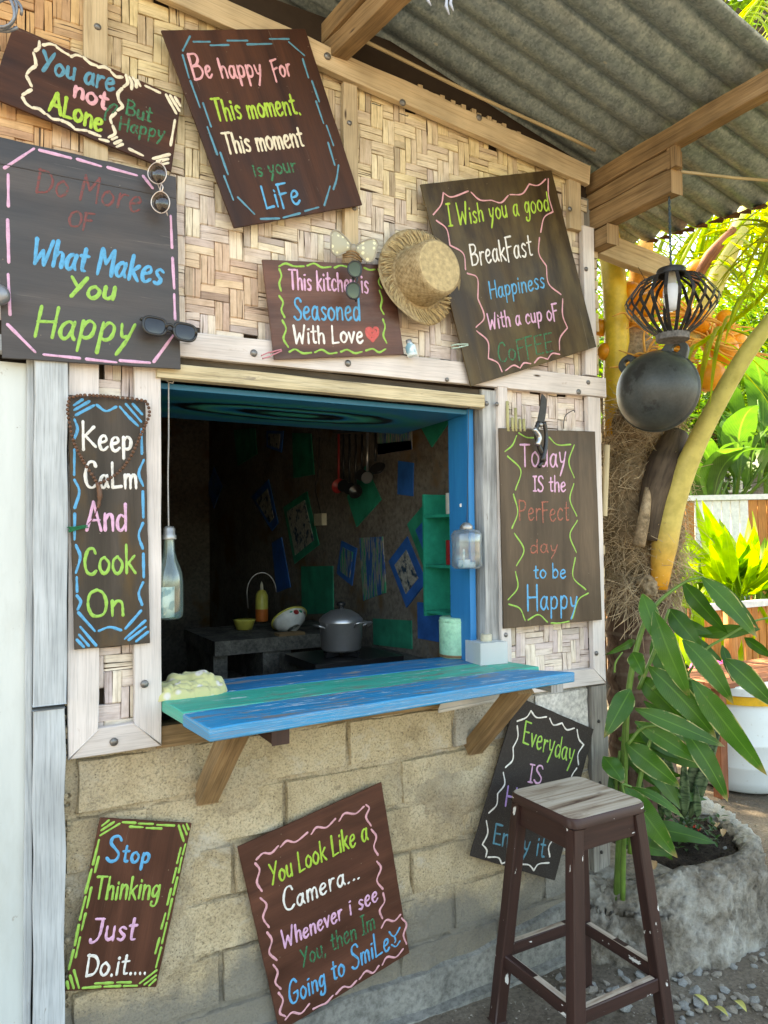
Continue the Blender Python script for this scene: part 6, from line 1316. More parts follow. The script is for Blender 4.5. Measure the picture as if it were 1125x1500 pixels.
for ux in (-1, 1):
    for uy in (-1, 1):
        t_ = V3((cx+ux*.128, cy+uy*.126, sz-.03)); b_ = V3((cx+ux*(.128+SPL*.62), cy+uy*(.126+SPL*.55), .003)); feet[(ux, uy)] = (t_, b_)
        beam('leg', b_, t_, .044, .040, M['stool'], sc, side=V3((1, 0, 0)), wob=.0012, bevel=.004)
def onleg(k, z): t_, b_ = feet[k]; return b_.lerp(t_, (z-b_.z)/(t_.z-b_.z))
for (a, b, z, nm) in (((-1, -1), (1, -1), sz-.066, 'apron'), ((-1, 1), (1, 1), sz-.066, 'apron'), ((-1, -1), (-1, 1), sz-.066, 'apron'), ((1, -1), (1, 1), sz-.066, 'apron')):
    p, q = onleg(a, z), onleg(b, z); dd = (q-p).normalized(); beam(nm, p+dd*.016, q-dd*.016, .068, .020, M['stool'], sc, bevel=.002)
for (a, b, z, nm) in (((-1, -1), (1, -1), .20, 'stretcher'), ((-1, 1), (1, 1), .235, 'stretcher'), ((-1, -1), (-1, 1), .205, 'stretcher'), ((1, -1), (1, 1), .225, 'stretcher')):
    p, q = onleg(a, z), onleg(b, z); dd = (q-p).normalized(); beam(nm, p+dd*.016, q-dd*.016, .042, .026, M['stool'], sc, bevel=.003)
m = MB()
for (a, b, z) in (((-1, -1), (1, -1), .2215), ((1, -1), (1, 1), .2465), ((-1, -1), (-1, 1), .2265), ((-1, 1), (1, 1), .2565)):
    p, q = onleg(a, z), onleg(b, z); dd = (q-p).normalized(); nrm = V3((-dd.y, dd.x, 0))*.0105; p += dd*.03; q -= dd*.03
    m.add([p-nrm, q-nrm, q+nrm, p+nrm], [(0, 1, 2, 3)], [(p.length, 0), (q.length, 0), (q.length, .02), (p.length, .02)])
m.build('worn_stretcher_tops', M['seat'], sc)
# ------------------------------------------------------------------ lantern and buoy at the beam end
LY = -.40; lc = PX(985, 440, 2.225); LZ = lc.z; lc = V3((2.235, -.425, 0)); 
def PB(px, py): return PX(px, py, 2.235)
top = PB(980, 262); cl = PB(986, 440); cl.y = PB(984, 440).y
dp = (cl-CP).dot(CF); u = dp/FPX
lan = thing('hanging_lantern', 'black slatted metal lantern with a white bulb hanging from the beam end', 'lantern', cl)
T_ = Matrix.Translation(cl); zt_ = PB(988, 393).z-cl.z; zb2 = PB(986, 497).z-cl.z
rt, rm_, rb = 19*u, 65*u, 21*u; zm = (PB(986, 440).z-cl.z)
for k in range(22):
    a = 2*math.pi*k/22; m = MB(); e = V3((-math.sin(a), math.cos(a), 0)); o_ = V3((math.cos(a), math.sin(a), 0)); vs = []
    prof_ = [(rt, zt_-.02), (rt+(rm_-rt)*.55, zt_-.045), (rm_*.96, zm+.012), (rm_, zm), (rm_*.97, zm-.020), (rb+(rm_-rb)*.45, zb2+.055), (rb, zb2+.016)]
    w_ = .0075
    for (r_, z_) in prof_:
        c_ = o_*r_+V3((0, 0, z_)); vs += [c_-e*w_*.8, c_+e*w_*.8]
    m.add([T_ @ q for q in vs], [(2*i, 2*i+1, 2*i+3, 2*i+2) for i in range(len(prof_)-1)]); o = m.build('slat', M['lampblack'], lan); md = o.modifiers.new('s', 'SOLIDIFY'); md.thickness = .0022
m = MB(); m.lathe([(.004, zt_+.004), (rt*1.0, zt_+.002), (rt*1.08, zt_-.004), (rt*1.08, zt_-.022), (rt*1.0, zt_-.022), (rt*1.0, zt_-.003)], T_, 28); m.build('top_ring', M['lampblack'], lan, auto=50)
m = MB(); m.lathe([(rb*1.1, zb2+.022), (rb*1.12, zb2+.02), (rb*1.1, zb2-.004), (rb*.95, zb2-.006), (.0005, zb2-.002), (.0005, zb2+.004)], T_, 28); m.build('bottom_ring', M['lampgrey'], lan, auto=50)
m = MB(); m.lathe([(.004, zt_), (.016, zt_-.004), (.018, zt_-.018), (.018, zt_-.05), (.020, zt_-.055)], T_, 20); m.build('bulb_collar', M['bulbbase'], lan, smooth=True)
m = MB(); bb = zt_-.055; m.lathe([(.020, bb), (.027, bb-.008), (.030, bb-.03), (.029, bb-.065), (.022, bb-.088), (.010, bb-.098), (.0005, bb-.100)], T_, 24); m.build('bulb', M['bulb'], lan, smooth=True)
m = MB(); tt = V3((cl.x, cl.y, top.z)); q = cl+V3((0, 0, zt_))
for ph in (0, math.pi):
    pts = [q.lerp(tt, i/60)+V3((math.cos(i*.75+ph)*.0028, math.sin(i*.75+ph)*.0028, 0)) for i in range(61)]; m.tube(pts, .0024, 5)
m.build('twisted_cord', M['darkcord'], lan, smooth=True)
# buoy
BX = 2.42; bc = PX(963, 573, BX); dp = (bc-CP).dot(CF); u = dp/FPX; br = 58.5*u
by = thing('rubber_buoy', 'round black rubber float with two lugs hanging below the lantern', 'float', bc)
ax = V3((-1, -.42, .04)).normalized(); L_ = local(bc, out=ax)
m = MB(); pr = []
for k in range(25):
    a = rad(-90+180*k/24); pr.append((max(.0005, br*math.cos(a)), br*.90*math.sin(a)))
pr = pr[:12]+[(br*1.0, -br*.06), (br*1.03, -br*.045), (br*1.03, br*.045), (br*1.0, br*.06)]+pr[13:]
m.lathe(pr, L_, 64); m.build('float_shell', M['buoy'], by, smooth=True)
for (dx, dy, s) in ((-.72, .78, .8), (.50, 1.02, 1.0)):
    o_ = V3((dx, dy, 0)); w_ = br*.30*s; m = MB(); d_ = o_.normalized(); e = V3((-d_.y, d_.x, 0)); hc = d_*br*1.10*1.0
    out_ = []; n = 16
    for k in range(n+1): a = math.pi*k/n-math.pi/2; out_.append(hc+d_*(math.cos(a)*w_*.8)+e*(math.sin(a)*w_))
    out_ = [d_*br*.80-e*w_*1.25]+out_+[d_*br*.80+e*w_*1.25]
    hole = [hc+d_*(math.cos(a)*w_*.35)+e*(math.sin(a)*w_*.35) for a in [2*math.pi*k/14 for k in range(14)]]
    fr = out_; N_ = len(fr); t2 = br*.09
    # plate with hole: stitch outline to hole by angle
    C_ = hc; ang = lambda p: math.atan2((p-C_).dot(e), (p-C_).dot(d_))
    K = 28; ring_o = []; ring_i = []
    for k in range(K):
        a = -math.pi+2*math.pi*k/K; dv = d_*math.cos(a)+e*math.sin(a)
        best = 9
        for i in range(N_):
            p, q = fr[i]-C_, fr[(i+1) % N_]-C_; 
            x1, y1, x2, y2 = p.dot(d_), p.dot(e), q.dot(d_), q.dot(e); dx_, dy_ = math.cos(a), math.sin(a); den = dx_*(y2-y1)-dy_*(x2-x1)
            if abs(den) < 1e-9: continue
            t_ = (x1*(y2-y1)-y1*(x2-x1))/den; s_2 = (x1*dy_-y1*dx_)/den
            if t_ > 0 and -1e-6 <= s_2 <= 1+1e-6: best = min(best, t_)
        ring_o.append(C_+dv*best); ring_i.append(C_+dv*w_*.32)
    zz = V3((0, 0, 1)); vs = [p+zz*t2 for p in ring_o]+[p+zz*t2 for p in ring_i]+[p-zz*t2 for p in ring_o]+[p-zz*t2 for p in ring_i]
    fs = []
    for k in range(K): j = (k+1) % K; fs += [(k, j, K+j, K+k), (3*K+k, 3*K+j, 2*K+j, 2*K+k), (2*K+k, 2*K+j, j, k), (K+k, K+j, 3*K+j, 3*K+k)]
    m.add([L_ @ p for p in vs], fs); m.build('lug', M['buoy'], by, bevel=.004, auto=50)
m = MB(); q = L_ @ (V3((.50, 1.02, 0)).normalized()*br*1.28); m.tube([q, V3((2.60, q.y+.35, 2.84))], .0015, 5); m.build('thin_line', M['wire'], by)
# ================================================================== PLANTER, PALM, PLANTS
pl = thing('planter', 'rough cast concrete planter ring built round the palm at the wall corner', 'planter', (2.56, .16, 0))
PC = V3((2.55, .15, 0)); 
def prad(a): return .500+.02*math.sin(2*a+1)+.018*noise.noise(V3((math.cos(a)*3, math.sin(a)*3, 0)))
na = 340; prof0 = [(1.09, -.06), (1.08, .03), (1.05, .10), (1.025, .17), (1.01, .24), (1.0, .29), (.975, .315), (.93, .325), (.87, .318), (.84, .30), (.83, .26), (.82, .20)]
prof = []
for k in range(len(prof0)-1):
    for i in range(4): prof.append((prof0[k][0]+(prof0[k+1][0]-prof0[k][0])*i/4, prof0[k][1]+(prof0[k+1][1]-prof0[k][1])*i/4))
prof.append(prof0[-1])
vs = []
for k, (s, z) in enumerate(prof):
    for j in range(na):
        a = 2*math.pi*j/na; r = prad(a)*s; p = V3((PC.x+r*math.cos(a), PC.y+r*math.sin(a), z+.018*math.sin(a*3+.5)*(z > .2)))
        q = p*9; h = noise.noise(q*.8)*.022+noise.noise(q*2.6)*.017+noise.noise(q*7)*.015+abs(noise.noise(q*15))*.012
        left = max(0, min(1, (2.36-p.x)/.12))
        h += left*.02*noise.noise(q*1.5); z_ = p.z + (-.03*left if z > .2 else 0) + h*.7
        vs.append(V3((PC.x+(r+h)*math.cos(a), PC.y+(r+h)*math.sin(a), z_)))
m = MB(); m.add(vs, [(k*na+j, k*na+(j+1) % na, (k+1)*na+(j+1) % na, (k+1)*na+j) for k in range(len(prof)-1) for j in range(na)]); m.build('concrete_ring', M['planter'], pl, smooth=True, origin=(0, 0, 0))
# mortar heap joining the ring to the post
m = MB(); vs = []
for j in range(31):
    for i in range(31):
        u, v = i/30, j/30; x = 2.10+.26*u; z = .36*v; q = V3((x*10, v*3, 4)); h = noise.noise(q)*.022+noise.noise(q*3)*.014+noise.noise(q*7)*.006
        vs.append(V3((x, -.085-.19*u**1.2*(1-.25*v)-.05*(1-v)+h, z-.05+h*.5-.05*(1-u)*v)))
vs2 = [v for v in vs]; m.add(vs2, [(j*31+i, j*31+i+1, (j+1)*31+i+1, (j+1)*31+i) for j in range(30) for i in range(30)])
b = [V3((2.10+.26*i/30, .12, .30)) for i in range(31)]; m.add([vs[30*31+i] for i in range(31)]+b, [(i, i+1, 32+i, 31+i) for i in range(30)])
m.build('rough_mortar_heap', M['planter'], pl, smooth=True, origin=(0, 0, 0))
# soil
m = MB(); vs = []; nr = 24; na2 = 72
for k in range(nr+1):
    for j in range(na2):
        a = 2*math.pi*j/na2; r = prad(a)*.86*k/nr; p = V3((PC.x+r*math.cos(a), PC.y+r*math.sin(a), 0)); h = noise.noise(p*9)*.018+noise.noise(p*30)*.008; vs.append(V3((p.x, p.y, .262+h+.03*(1-k/nr))))
m.add(vs, [(k*na2+j, k*na2+(j+1) % na2, (k+1)*na2+(j+1) % na2, (k+1)*na2+j) for k in range(nr) for j in range(na2)]); m.build('planting_soil', M['soil'], pl, smooth=True, origin=(0, 0, 0))
def pebble_mesh(seed, mat, nm='stone'):
    import bmesh; rr = random.Random(seed); bm = bmesh.new(); bmesh.ops.create_icosphere(bm, subdivisions=1, radius=1)
    for v in bm.verts: v.co *= rr.uniform(.72, 1.12); v.co.z *= .65; v.co.x *= 1.15
    me = bpy.data.meshes.new(nm); bm.to_mesh(me); bm.free(); me.materials.append(mat); return me
PM = [pebble_mesh(i, M['stone'] if i % 3 else M['stone2']) for i in range(7)]
def pebbles(par, spots, name='stone'):
    for (x, y, z, s) in spots:
        o = bpy.data.objects.new(name, R_.choice(PM)); COL.objects.link(o); o.location = (x, y, z); o.rotation_euler = (R_.uniform(-.5, .5), R_.uniform(-.5, .5), R_.random()*6); o.scale = (s, s*R_.uniform(.7, 1), s*R_.uniform(.7, 1)); setparent(o, par)
def inring(x, y, k=1.13):
    dx, dy = x-PC.x, y-PC.y; return math.hypot(dx, dy) < prad(math.atan2(dy, dx))*k
sp = []
while len(sp) < 290:
    x = 1.8+1.5*R_.random(); y = -.95+.85*R_.random()
    if inring(x, y, 1.10) or y > -.08 and x < 2.3: continue
    d = math.hypot(x-PC.x, y-PC.y)-.52; nn_ = noise.noise(V3((x*2.6, y*2.6, 2)))
    if nn_ < -.05 and d > .06 and R_.random() < .8: continue
    sp.append((x, y, gz(x, y)+.004, R_.uniform(.012, .027)))
pebbles(ground, sp)
# fine gravel and crumbs
m = MB()
def crumb(m, c, s, col):
    vs = [c+V3((R_.uniform(-s, s), R_.uniform(-s, s), R_.uniform(0, s))) for _ in range(3)]+[c+V3((0, 0, s))]; m.add(vs, [(0, 1, 3), (1, 2, 3), (2, 0, 3), (0, 2, 1)], None, col)
for k in range(9000):
    x = 1.2+3.2*R_.random(); y = -1.3+2.6*R_.random()**1.2
    if inring(x, y) or (y > -.05 and x < 2.35): continue
    crumb(m, V3((x, y, gz(x, y))), R_.uniform(.002, .007), (1, 1, 1))
m.build('fine_gravel', M['stone2'], ground, kind='stuff')
m = MB()
for k in range(1500):
    a = R_.random()*6.283; r = prad(a)*.83*R_.random()**.5; x, y = PC.x+r*math.cos(a), PC.y+r*math.sin(a); crumb(m, V3((x, y, .27)), R_.uniform(.003, .010), (1, 1, 1))
m.build('soil_crumbs', M['soil'], pl, kind='stuff')
pebbles(pl, [(PC.x+prad(a)*k*math.cos(a), PC.y+prad(a)*k*math.sin(a), .275, s) for a, k, s in [(-2.2, .78, .016), (-2.05, .75, .02), (-1.95, .80, .012), (-1.5, .7, .012), (-1.35, .78, .010), (-.9, .72, .010), (-2.35, .7, .022)]])
# ---- leaf builder
def blade(m, base, tip, w, arch=.12, up=V3((0, 0, 1)), fold=.25, n=14, droop=0.0, shape=.42, twist=0, col=None, wav=.0, side=None, notch=0):
    base = Vector(base); tip = Vector(tip); d = tip-base; L = d.length; t0 = d.normalized()
    s = side if side is not None else t0.cross(up); s = s.normalized() if s.length > 1e-4 else V3((1, 0, 0)); nrm = s.cross(t0).normalized()
    vs = []; uv = []; ph = R_.random()*6
    for k in range(n+1):
        u = k/n; c = base+d*u+nrm*(arch*L*4*u*(1-u))-V3((0, 0, 1))*(droop*L*u*u)
        prof = (math.sin(math.pi*min(1, (u/ (2*shape)) if u < shape else .5+(u-shape)/(2*(1-shape))))**.8) if 0 < u < 1 else .0
        hw = w/2*max(prof, .02 if k else .10); a = twist*u; sv = s*math.cos(a)+nrm*math.sin(a); nv = nrm*math.cos(a)-s*math.sin(a)
        wv = wav*w*math.sin(u*16+ph)
        for v in (-1, -.5, 0, .5, 1): vs.append(c+sv*hw*v+nv*(hw*fold*abs(v)+wv*abs(v)*v)); uv.append((u, v))
    m.add(vs, [(k*5+j, k*5+j+1, (k+1)*5+j+1, (k+1)*5+j) for k in range(n) for j in range(4)], uv, col)
def view_side(base, tip, face=1.0):
    c = (Vector(base)+Vector(tip))/2; return (Vector(tip)-Vector(base)).cross(CP-c).normalized()
# ---- palm
palm = thing('coconut_palm', 'shaggy coconut palm with orange nuts and yellow leaf stalks behind the hut corner', 'palm tree', (2.75, .28, .2))
TP = V3((2.77, .32, 0)); m = MB(); pts = []; rs = []
for k in range(27):
    z = .15+k*.055; pts.append(TP+V3((.02*math.sin(z*2), .0, z))); rs.append(.152+.010*math.cos(z*2*math.pi/.115)+(.03 if z < .3 else 0))
m.tube(pts, rs, 28); m.build('trunk', M['trunk'], palm, smooth=True, origin=(0, 0, 0))
# husk: overlapping lumpy sheaths
def lump(c, rx, rz_, mat, nm, seed, amp=.03, par=palm, tilt=0):
    import bmesh; bm = bmesh.new(); bmesh.ops.create_icosphere(bm, subdivisions=4, radius=1); Rm = Matrix.Rotation(tilt, 3, 'Y')
    for v in bm.verts:
        p = v.co.copy(); h = noise.noise(V3((p.x*2+seed, p.y*2, p.z*1.2)))*amp+noise.noise(V3((p.x*7+seed, p.y*7, p.z*3)))*amp*.5
        q = Rm @ V3((p.x*(rx+h), p.y*(rx+h), p.z*rz_)); v.co = q+Vector(c)
    me = bpy.data.meshes.new(nm); bm.to_mesh(me); bm.free(); me.materials.append(M[mat]); me.polygons.foreach_set('use_smooth', [True]*len(me.polygons)); o = bpy.data.objects.new(nm, me); COL.objects.link(o); setparent(o, par); return o
for k, (dx, dy, z, rx, rz_, ti) in enumerate([(0, 0, 1.52, .178, .22, 0), (-.03, -.02, 1.72, .18, .26, .1), (.02, 0, 1.92, .185, .24, -.1), (-.05, -.05, 1.86, .15, .20, .35), (.0, -.03, 2.08, .17, .20, .0), (.04, -.06, 1.60, .14, .16, -.4), (-.06, -.04, 1.48, .13, .12, .3), (0, 0, 2.3, .15, .3, 0)]):
    lump(TP+V3((dx, dy, z)), rx, rz_, 'husk', 'husk_sheath', k*7.3, .03, tilt=ti)
m = MB()
for k in range(2600):
    a = R_.uniform(-3.1, -.6); z = R_.uniform(1.25, 2.22); r = .165+R_.uniform(-.01, .035); c = TP+V3((math.cos(a)*r, math.sin(a)*r, z)); tg = V3((-math.sin(a), math.cos(a), 0)); l = R_.uniform(.05, .20)
    di = (tg*R_.uniform(-1, 1)+V3((0, 0, R_.uniform(-.9, .5)))+V3((math.cos(a), math.sin(a), 0))*R_.uniform(-.1, .35)).normalized()
    p = [c, c+di*l*.5+V3((R_.uniform(-.015, .015), R_.uniform(-.02, .01), R_.uniform(-.02, .02))), c+di*l+V3((R_.uniform(-.03, .03), R_.uniform(-.03, .01), R_.uniform(-.04, .0)))]
    m.tube(catmull(p, n=3), R_.uniform(.0006, .0016), 3, caps=False)
m.build('husk_fibres', M['fibre'], palm, kind='stuff')
def ptube(nm, px, rs, mat, dep, n=14, par=palm, flat=None):
    pts = [PD(x, y, d) for (x, y), d in zip(px, dep)]; cc = catmull(pts, n=7); N_ = len(cc); r = []
    for i in range(N_):
        u = i/(N_-1)*(len(rs)-1); k = min(len(rs)-2, int(u)); r.append((rs[k]*(1-(u-k))+rs[k+1]*(u-k)))
    m = MB(); m.tube(cc, r, n); return m.build(nm, M[mat], par, smooth=True)
u_ = 3.45/FPX
ptube('dead_sheath', [(950, 790), (958, 730), (975, 680), (992, 635)], [14*u_, 20*u_, 25*u_, 16*u_], 'darksheath', [3.3, 3.28, 3.28, 3.32])
ptube('dead_sheath', [(935, 800), (943, 760), (950, 715)], [9*u_, 8*u_, 5*u_], 'husk', [3.22, 3.22, 3.25])
ptube('leaf_stalk', [(966, 862), (973, 800), (990, 725), (1018, 655), (1052, 588), (1092, 520), (1140, 455)], [11*u_, 18*u_, 16.5*u_, 13.5*u_, 12*u_, 11*u_, 9*u_], 'stalk', [3.32, 3.30, 3.25, 3.18, 3.1, 3.0, 2.9])
ptube('leaf_stalk', [(900, 640), (903, 560), (903, 480), (898, 395), (885, 300)], [15*u_, 20*u_, 18*u_, 18*u_, 14*u_], 'stalkyellow', [3.5, 3.5, 3.5, 3.5, 3.5])
ptube('leaf_stalk', [(985, 560), (1012, 500), (1050, 410), (1078, 345), (1100, 290)], [12*u_, 14*u_, 15*u_, 14*u_, 12*u_], 'stalk', [3.55, 3.55, 3.6, 3.6, 3.7])
ptube('flower_sheath', [(935, 500), (935, 440), (940, 390), (950, 340)], [14*u_, 18*u_, 17*u_, 8*u_], 'orangetwig', [3.6, 3.6, 3.6, 3.6])
ptube('flower_sheath', [(1015, 420), (1040, 375), (1075, 335)], [5*u_, 9*u_, 5*u_], 'redbrown', [3.4, 3.4, 3.4])
lump(PD(950, 858, 3.32), .045, .05, 'husk', 'husk_sheath', 3.3, .02)
for k in range(150):
    x0, y0 = R_.choice([(925, 470), (945, 520), (1010, 460), (970, 560), (1040, 500)]); a = R_.uniform(-.5, 3.4); l = R_.uniform(30, 95); x1, y1 = x0+math.cos(a)*l*1.1, y0-math.sin(a)*l*.6+R_.uniform(0, 30)
    if x1 < 890: continue
    ptube('flower_branch', [(x0, y0), ((x0+x1)/2+R_.uniform(-8, 8), (y0+y1)/2+R_.uniform(-10, 5)), (x1, y1)], [2.1*u_, 1.6*u_, .8*u_], 'orangetwig', [R_.uniform(3.35, 3.6)]*3, n=5)
for (x, y, r, d) in [(950, 445, 17, 3.4), (972, 420, 15, 3.45), (925, 430, 16, 3.5), (1025, 470, 17, 3.5), (1078, 500, 16, 3.5), (1000, 505, 15, 3.5), (1040, 550, 22, 3.35), (1060, 513, 21, 3.45), (1042, 500, 17, 3.55), (886, 515, 12, 3.5), (880, 480, 12, 3.55), (914, 470, 16, 3.65), (1020, 395, 14, 3.7), (1062, 470, 15, 3.6), (968, 395, 15, 3.7)]:
    c = PD(x, y, d); rr = r*d/FPX; m = MB(); T_ = Matrix.Translation(c) @ Matrix.Rotation(R_.uniform(-.5, .5), 4, 'Y')
    m.lathe([(.0005, -rr*1.12), (rr*.35, -rr*1.05), (rr*.75, -rr*.72), (rr*.98, -rr*.2), (rr*.96, rr*.3), (rr*.72, rr*.75), (rr*.35, rr*.98), (.0005, rr*1.0)], T_, 24); o = m.build('coconut', M['coconut'], palm, smooth=True)
    m = MB(); m.lathe([(rr*.5, rr*.86), (rr*.42, rr*1.0), (rr*.15, rr*1.08), (.0005, rr*1.15)], T_, 10); m.build('nut_cap', M['orangetwig'], palm, smooth=True)
def frond(pts, ll, n, par, nm='palm_frond', w=.02, hang=.8, rr=.012, spread=1.0, cols=None, mat='palmleaf'):
    cc = catmull([Vector(p) for p in pts], n=10); m = MB(); m.tube(cc, [rr*(1-.8*i/len(cc)) for i in range(len(cc))], 6, col=(1.5, 1.3, .8))
    for k in range(n):
        u = .12+.86*k/n; i = min(len(cc)-2, int(u*(len(cc)-1))); c = cc[i]; t = (cc[i+1]-cc[i]).normalized(); s = t.cross(UP); s = s.normalized() if s.length > .01 else V3((1, 0, 0))
        for sg in (-1, 1):
            l = ll*(math.sin(math.pi*min(1, u*.9+.12))**.6)*R_.uniform(.8, 1.1); di = (s*sg*spread+t*.75+V3((0, 0, -hang*R_.uniform(.5, 1.3)))).normalized()
            g_ = R_.uniform(.65, 1.3); cl_ = (g_*R_.uniform(.8, 1.3), g_, g_*.9) if cols is None else tuple(x*g_ for x in cols)
            blade(m, c, c+di*l, w, arch=.06, fold=.35, n=5, droop=.25*hang, shape=.3, col=cl_)
    return m.build(nm, M[mat], par, smooth=False, kind=None)
crown = TP+V3((.05, .05, 2.15))
frond([crown+V3((.05, -.02, .2)), PD(1110, 440, 3.0), PD(1180, 300, 2.75), PD(1240, 260, 2.4), PD(1300, 420, 2.1)], .55, 46, palm, hang=1.0)
frond([crown+V3((0, .1, .4)), PD(1075, 345, 3.9), PD(1130, 250, 4.2), PD(1220, 300, 4.4)], .6, 44, palm, hang=1.1)
frond([crown+V3((.1, .1, .3)), PD(1040, 400, 4.2), PD(1090, 300, 4.8), PD(1150, 360, 5.2)], .6, 44, palm, hang=1.1)
frond([crown+V3((0, .1, .4)), PD(980, 330, 4.3), PD(990, 260, 5.0), PD(1000, 420, 5.6)], .55, 40, palm, hang=.9)
frond([crown+V3((-.05, .1, .4)), PD(905, 330, 4.0), PD(910, 260, 4.6), PD(930, 340, 5.2)], .5, 36, palm, hang=.8)
frond([crown+V3((.1, -.1, .4)), V3((3.2, -.2, 3.2)), V3((3.7, -.8, 3.5)), V3((4.1, -1.4, 3.2))], .6, 44, palm, hang=.9)
frond([crown+V3((.1, 0, .4)), V3((3.4, .3, 3.3)), V3((4.1, .2, 3.6)), V3((4.9, .1, 3.2))], .6, 44, palm, hang=.9)
frond([crown+V3((.1, .1, .4)), V3((3.2, .9, 3.4)), V3((3.7, 1.5, 3.6)), V3((4.3, 2.1, 3.2))], .6, 44, palm, hang=.9)
# ---- ginger
gin = thing('ginger_plant', 'broad leaved ginger plant with long pointed leaves growing in the planter', 'plant', (2.45, -.05, .28))
LV = [((958,895),(1011,1014),31,2.68,.10), ((941,870),(969,948),24,2.74,.06), ((980,892),(1028,948),26,2.85,.10), ((1000,853),(1067,920),24,2.85,.12), ((1028,846),(1109,924),26,2.75,.10), ((1040,848),(1112,912),12,2.85,.16), ((1000,937),(1074,1021),28,2.72,.10), ((950,976),(1050,1068),32,2.70,.12), ((930,1038),(1062,1088),24,2.64,.10), ((1014,996),(1123,1120),31,2.62,.12), ((1000,1066),(1066,1161),27,2.66,.08), ((930,1057),(1025,1108),25,2.72,.06), ((924,1010),(885,1077),28,2.66,.12), ((926,956),(944,989),22,2.70,.10), ((916,1088),(997,1147),30,2.72,.10), ((925,1153),(1003,1190),12,2.62,.18), ((917,1154),(992,1251),31,2.55,.12), ((1062,965),(1138,1028),28,2.74,.10), ((1090,934),(1136,960),15,2.8,.08), ((1058,945),(1074,995),13,2.8,.0), ((884,1108),(914,1147),26,2.74,.08), ((930,938),(884,952),11,2.8,.14), ((935,990),(1002,1046),28,2.82,.06), ((1000,930),(1058,966),16,2.86,.05), ((960,1085),(1010,1040),20,2.86,.06), ((920,1100),(890,1160),20,2.85,.1)]
for k in range(22):
    b0_ = R_.choice([(925, 1150), (935, 1080), (945, 1000), (960, 930), (990, 900), (920, 1220), (910, 1100)]); x_ = b0_[0]+R_.uniform(-10, 25); y_ = b0_[1]+R_.uniform(-30, 30); a_ = R_.uniform(-.2, 1.1)
    LV.append(((x_, y_), (x_+math.cos(a_)*R_.uniform(60, 115), y_+math.sin(a_)*R_.uniform(50, 110)), R_.uniform(15, 25), R_.uniform(2.86, 3.02), R_.uniform(.05, .15)))
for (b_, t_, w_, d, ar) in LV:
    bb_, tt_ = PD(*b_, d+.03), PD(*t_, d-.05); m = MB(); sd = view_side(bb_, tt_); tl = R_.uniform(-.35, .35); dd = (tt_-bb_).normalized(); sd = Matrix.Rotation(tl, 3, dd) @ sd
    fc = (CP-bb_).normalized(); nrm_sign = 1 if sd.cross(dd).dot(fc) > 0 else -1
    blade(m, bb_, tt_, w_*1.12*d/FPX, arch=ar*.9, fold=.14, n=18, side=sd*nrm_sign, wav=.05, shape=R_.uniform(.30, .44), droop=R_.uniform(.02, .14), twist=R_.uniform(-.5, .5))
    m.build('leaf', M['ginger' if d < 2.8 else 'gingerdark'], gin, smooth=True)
for px, rs, dep in [([(903, 1320), (910, 1180), (920, 1020), (938, 930), (962, 885), (1003, 853), (1030, 846)], [5, 5, 4.5, 4, 3, 2, 1.5], 2.80), ([(912, 1318), (914, 1200), (918, 1080), (922, 1010)], [4, 4, 3, 2], 2.76), ([(923, 1250), (930, 1180), (945, 1110), (958, 1070)], [4, 4, 3, 2], 2.72), ([(908, 1320), (906, 1240), (902, 1160), (908, 1100)], [3.5, 3.5, 3, 2], 2.8), ([(935, 1010), (960, 950), (980, 892)], [3, 3, 2], 2.82), ([(1000, 1000), (1030, 955), (1060, 935), (1100, 912), (1125, 905)], [2, 2, 1.8, 1.2], 2.82), ([(955, 1010), (985, 990), (1014, 996)], [2.5, 2.5, 2], 2.72), ([(900, 985), (902, 970), (912, 955)], [1.5, 1.5, 1], 2.75), ([(920, 1090), (945, 1065), (1000, 1066)], [2.5, 2.5, 2], 2.72), ([(915, 1170), (912, 1150), (925, 1153)], [2.5, 2, 2], 2.66)]:
    ptube('stem', px, [r*dep/FPX for r in rs], 'stem', [dep]*len(px), n=8, par=gin)
for px in ([(936, 1310), (934, 1260), (930, 1215)], [(950, 1300), (948, 1250), (940, 1225)]): 
    m = MB(); blade(m, PD(*px[0], 2.74), PD(*px[2], 2.72), .016, arch=.05, fold=.5, n=8, wav=.15, side=view_side(PD(*px[0], 2.74), PD(*px[2], 2.72))); m.build('dry_leaf', M['dryleaf'], gin, smooth=True)
# ---- snake plants
sn = thing('snake_plant', 'mottled stiff snake plant leaves behind the ginger in the planter', 'plant', (2.85, .1, .28))
for b_, t_, w_, d in [((1000, 1195), (1040, 1060), 22, 3.02), ((1010, 1200), (1062, 1035), 17, 3.0), ((990, 1195), (975, 1090), 18, 3.05), ((1003, 1195), (1002, 1105), 14, 2.95), ((1022, 1198), (1020, 1150), 11, 2.95), ((980, 1200), (968, 1140), 14, 2.95), ((970, 1210), (962, 1010), 13, 3.15), ((995, 1210), (1055, 1050), 13, 3.1), ((940, 1215), (938, 1130), 14, 3.05)]:
    bb_, tt_ = PD(*b_, d), PD(*t_, d); m = MB(); blade(m, bb_, tt_, w_*d/FPX, arch=.03, fold=.3, n=12, shape=.3, side=view_side(bb_, tt_)); o = m.build('leaf', M['snake'], sn, smooth=True); md = o.modifiers.new('s', 'SOLIDIFY'); md.thickness = .003
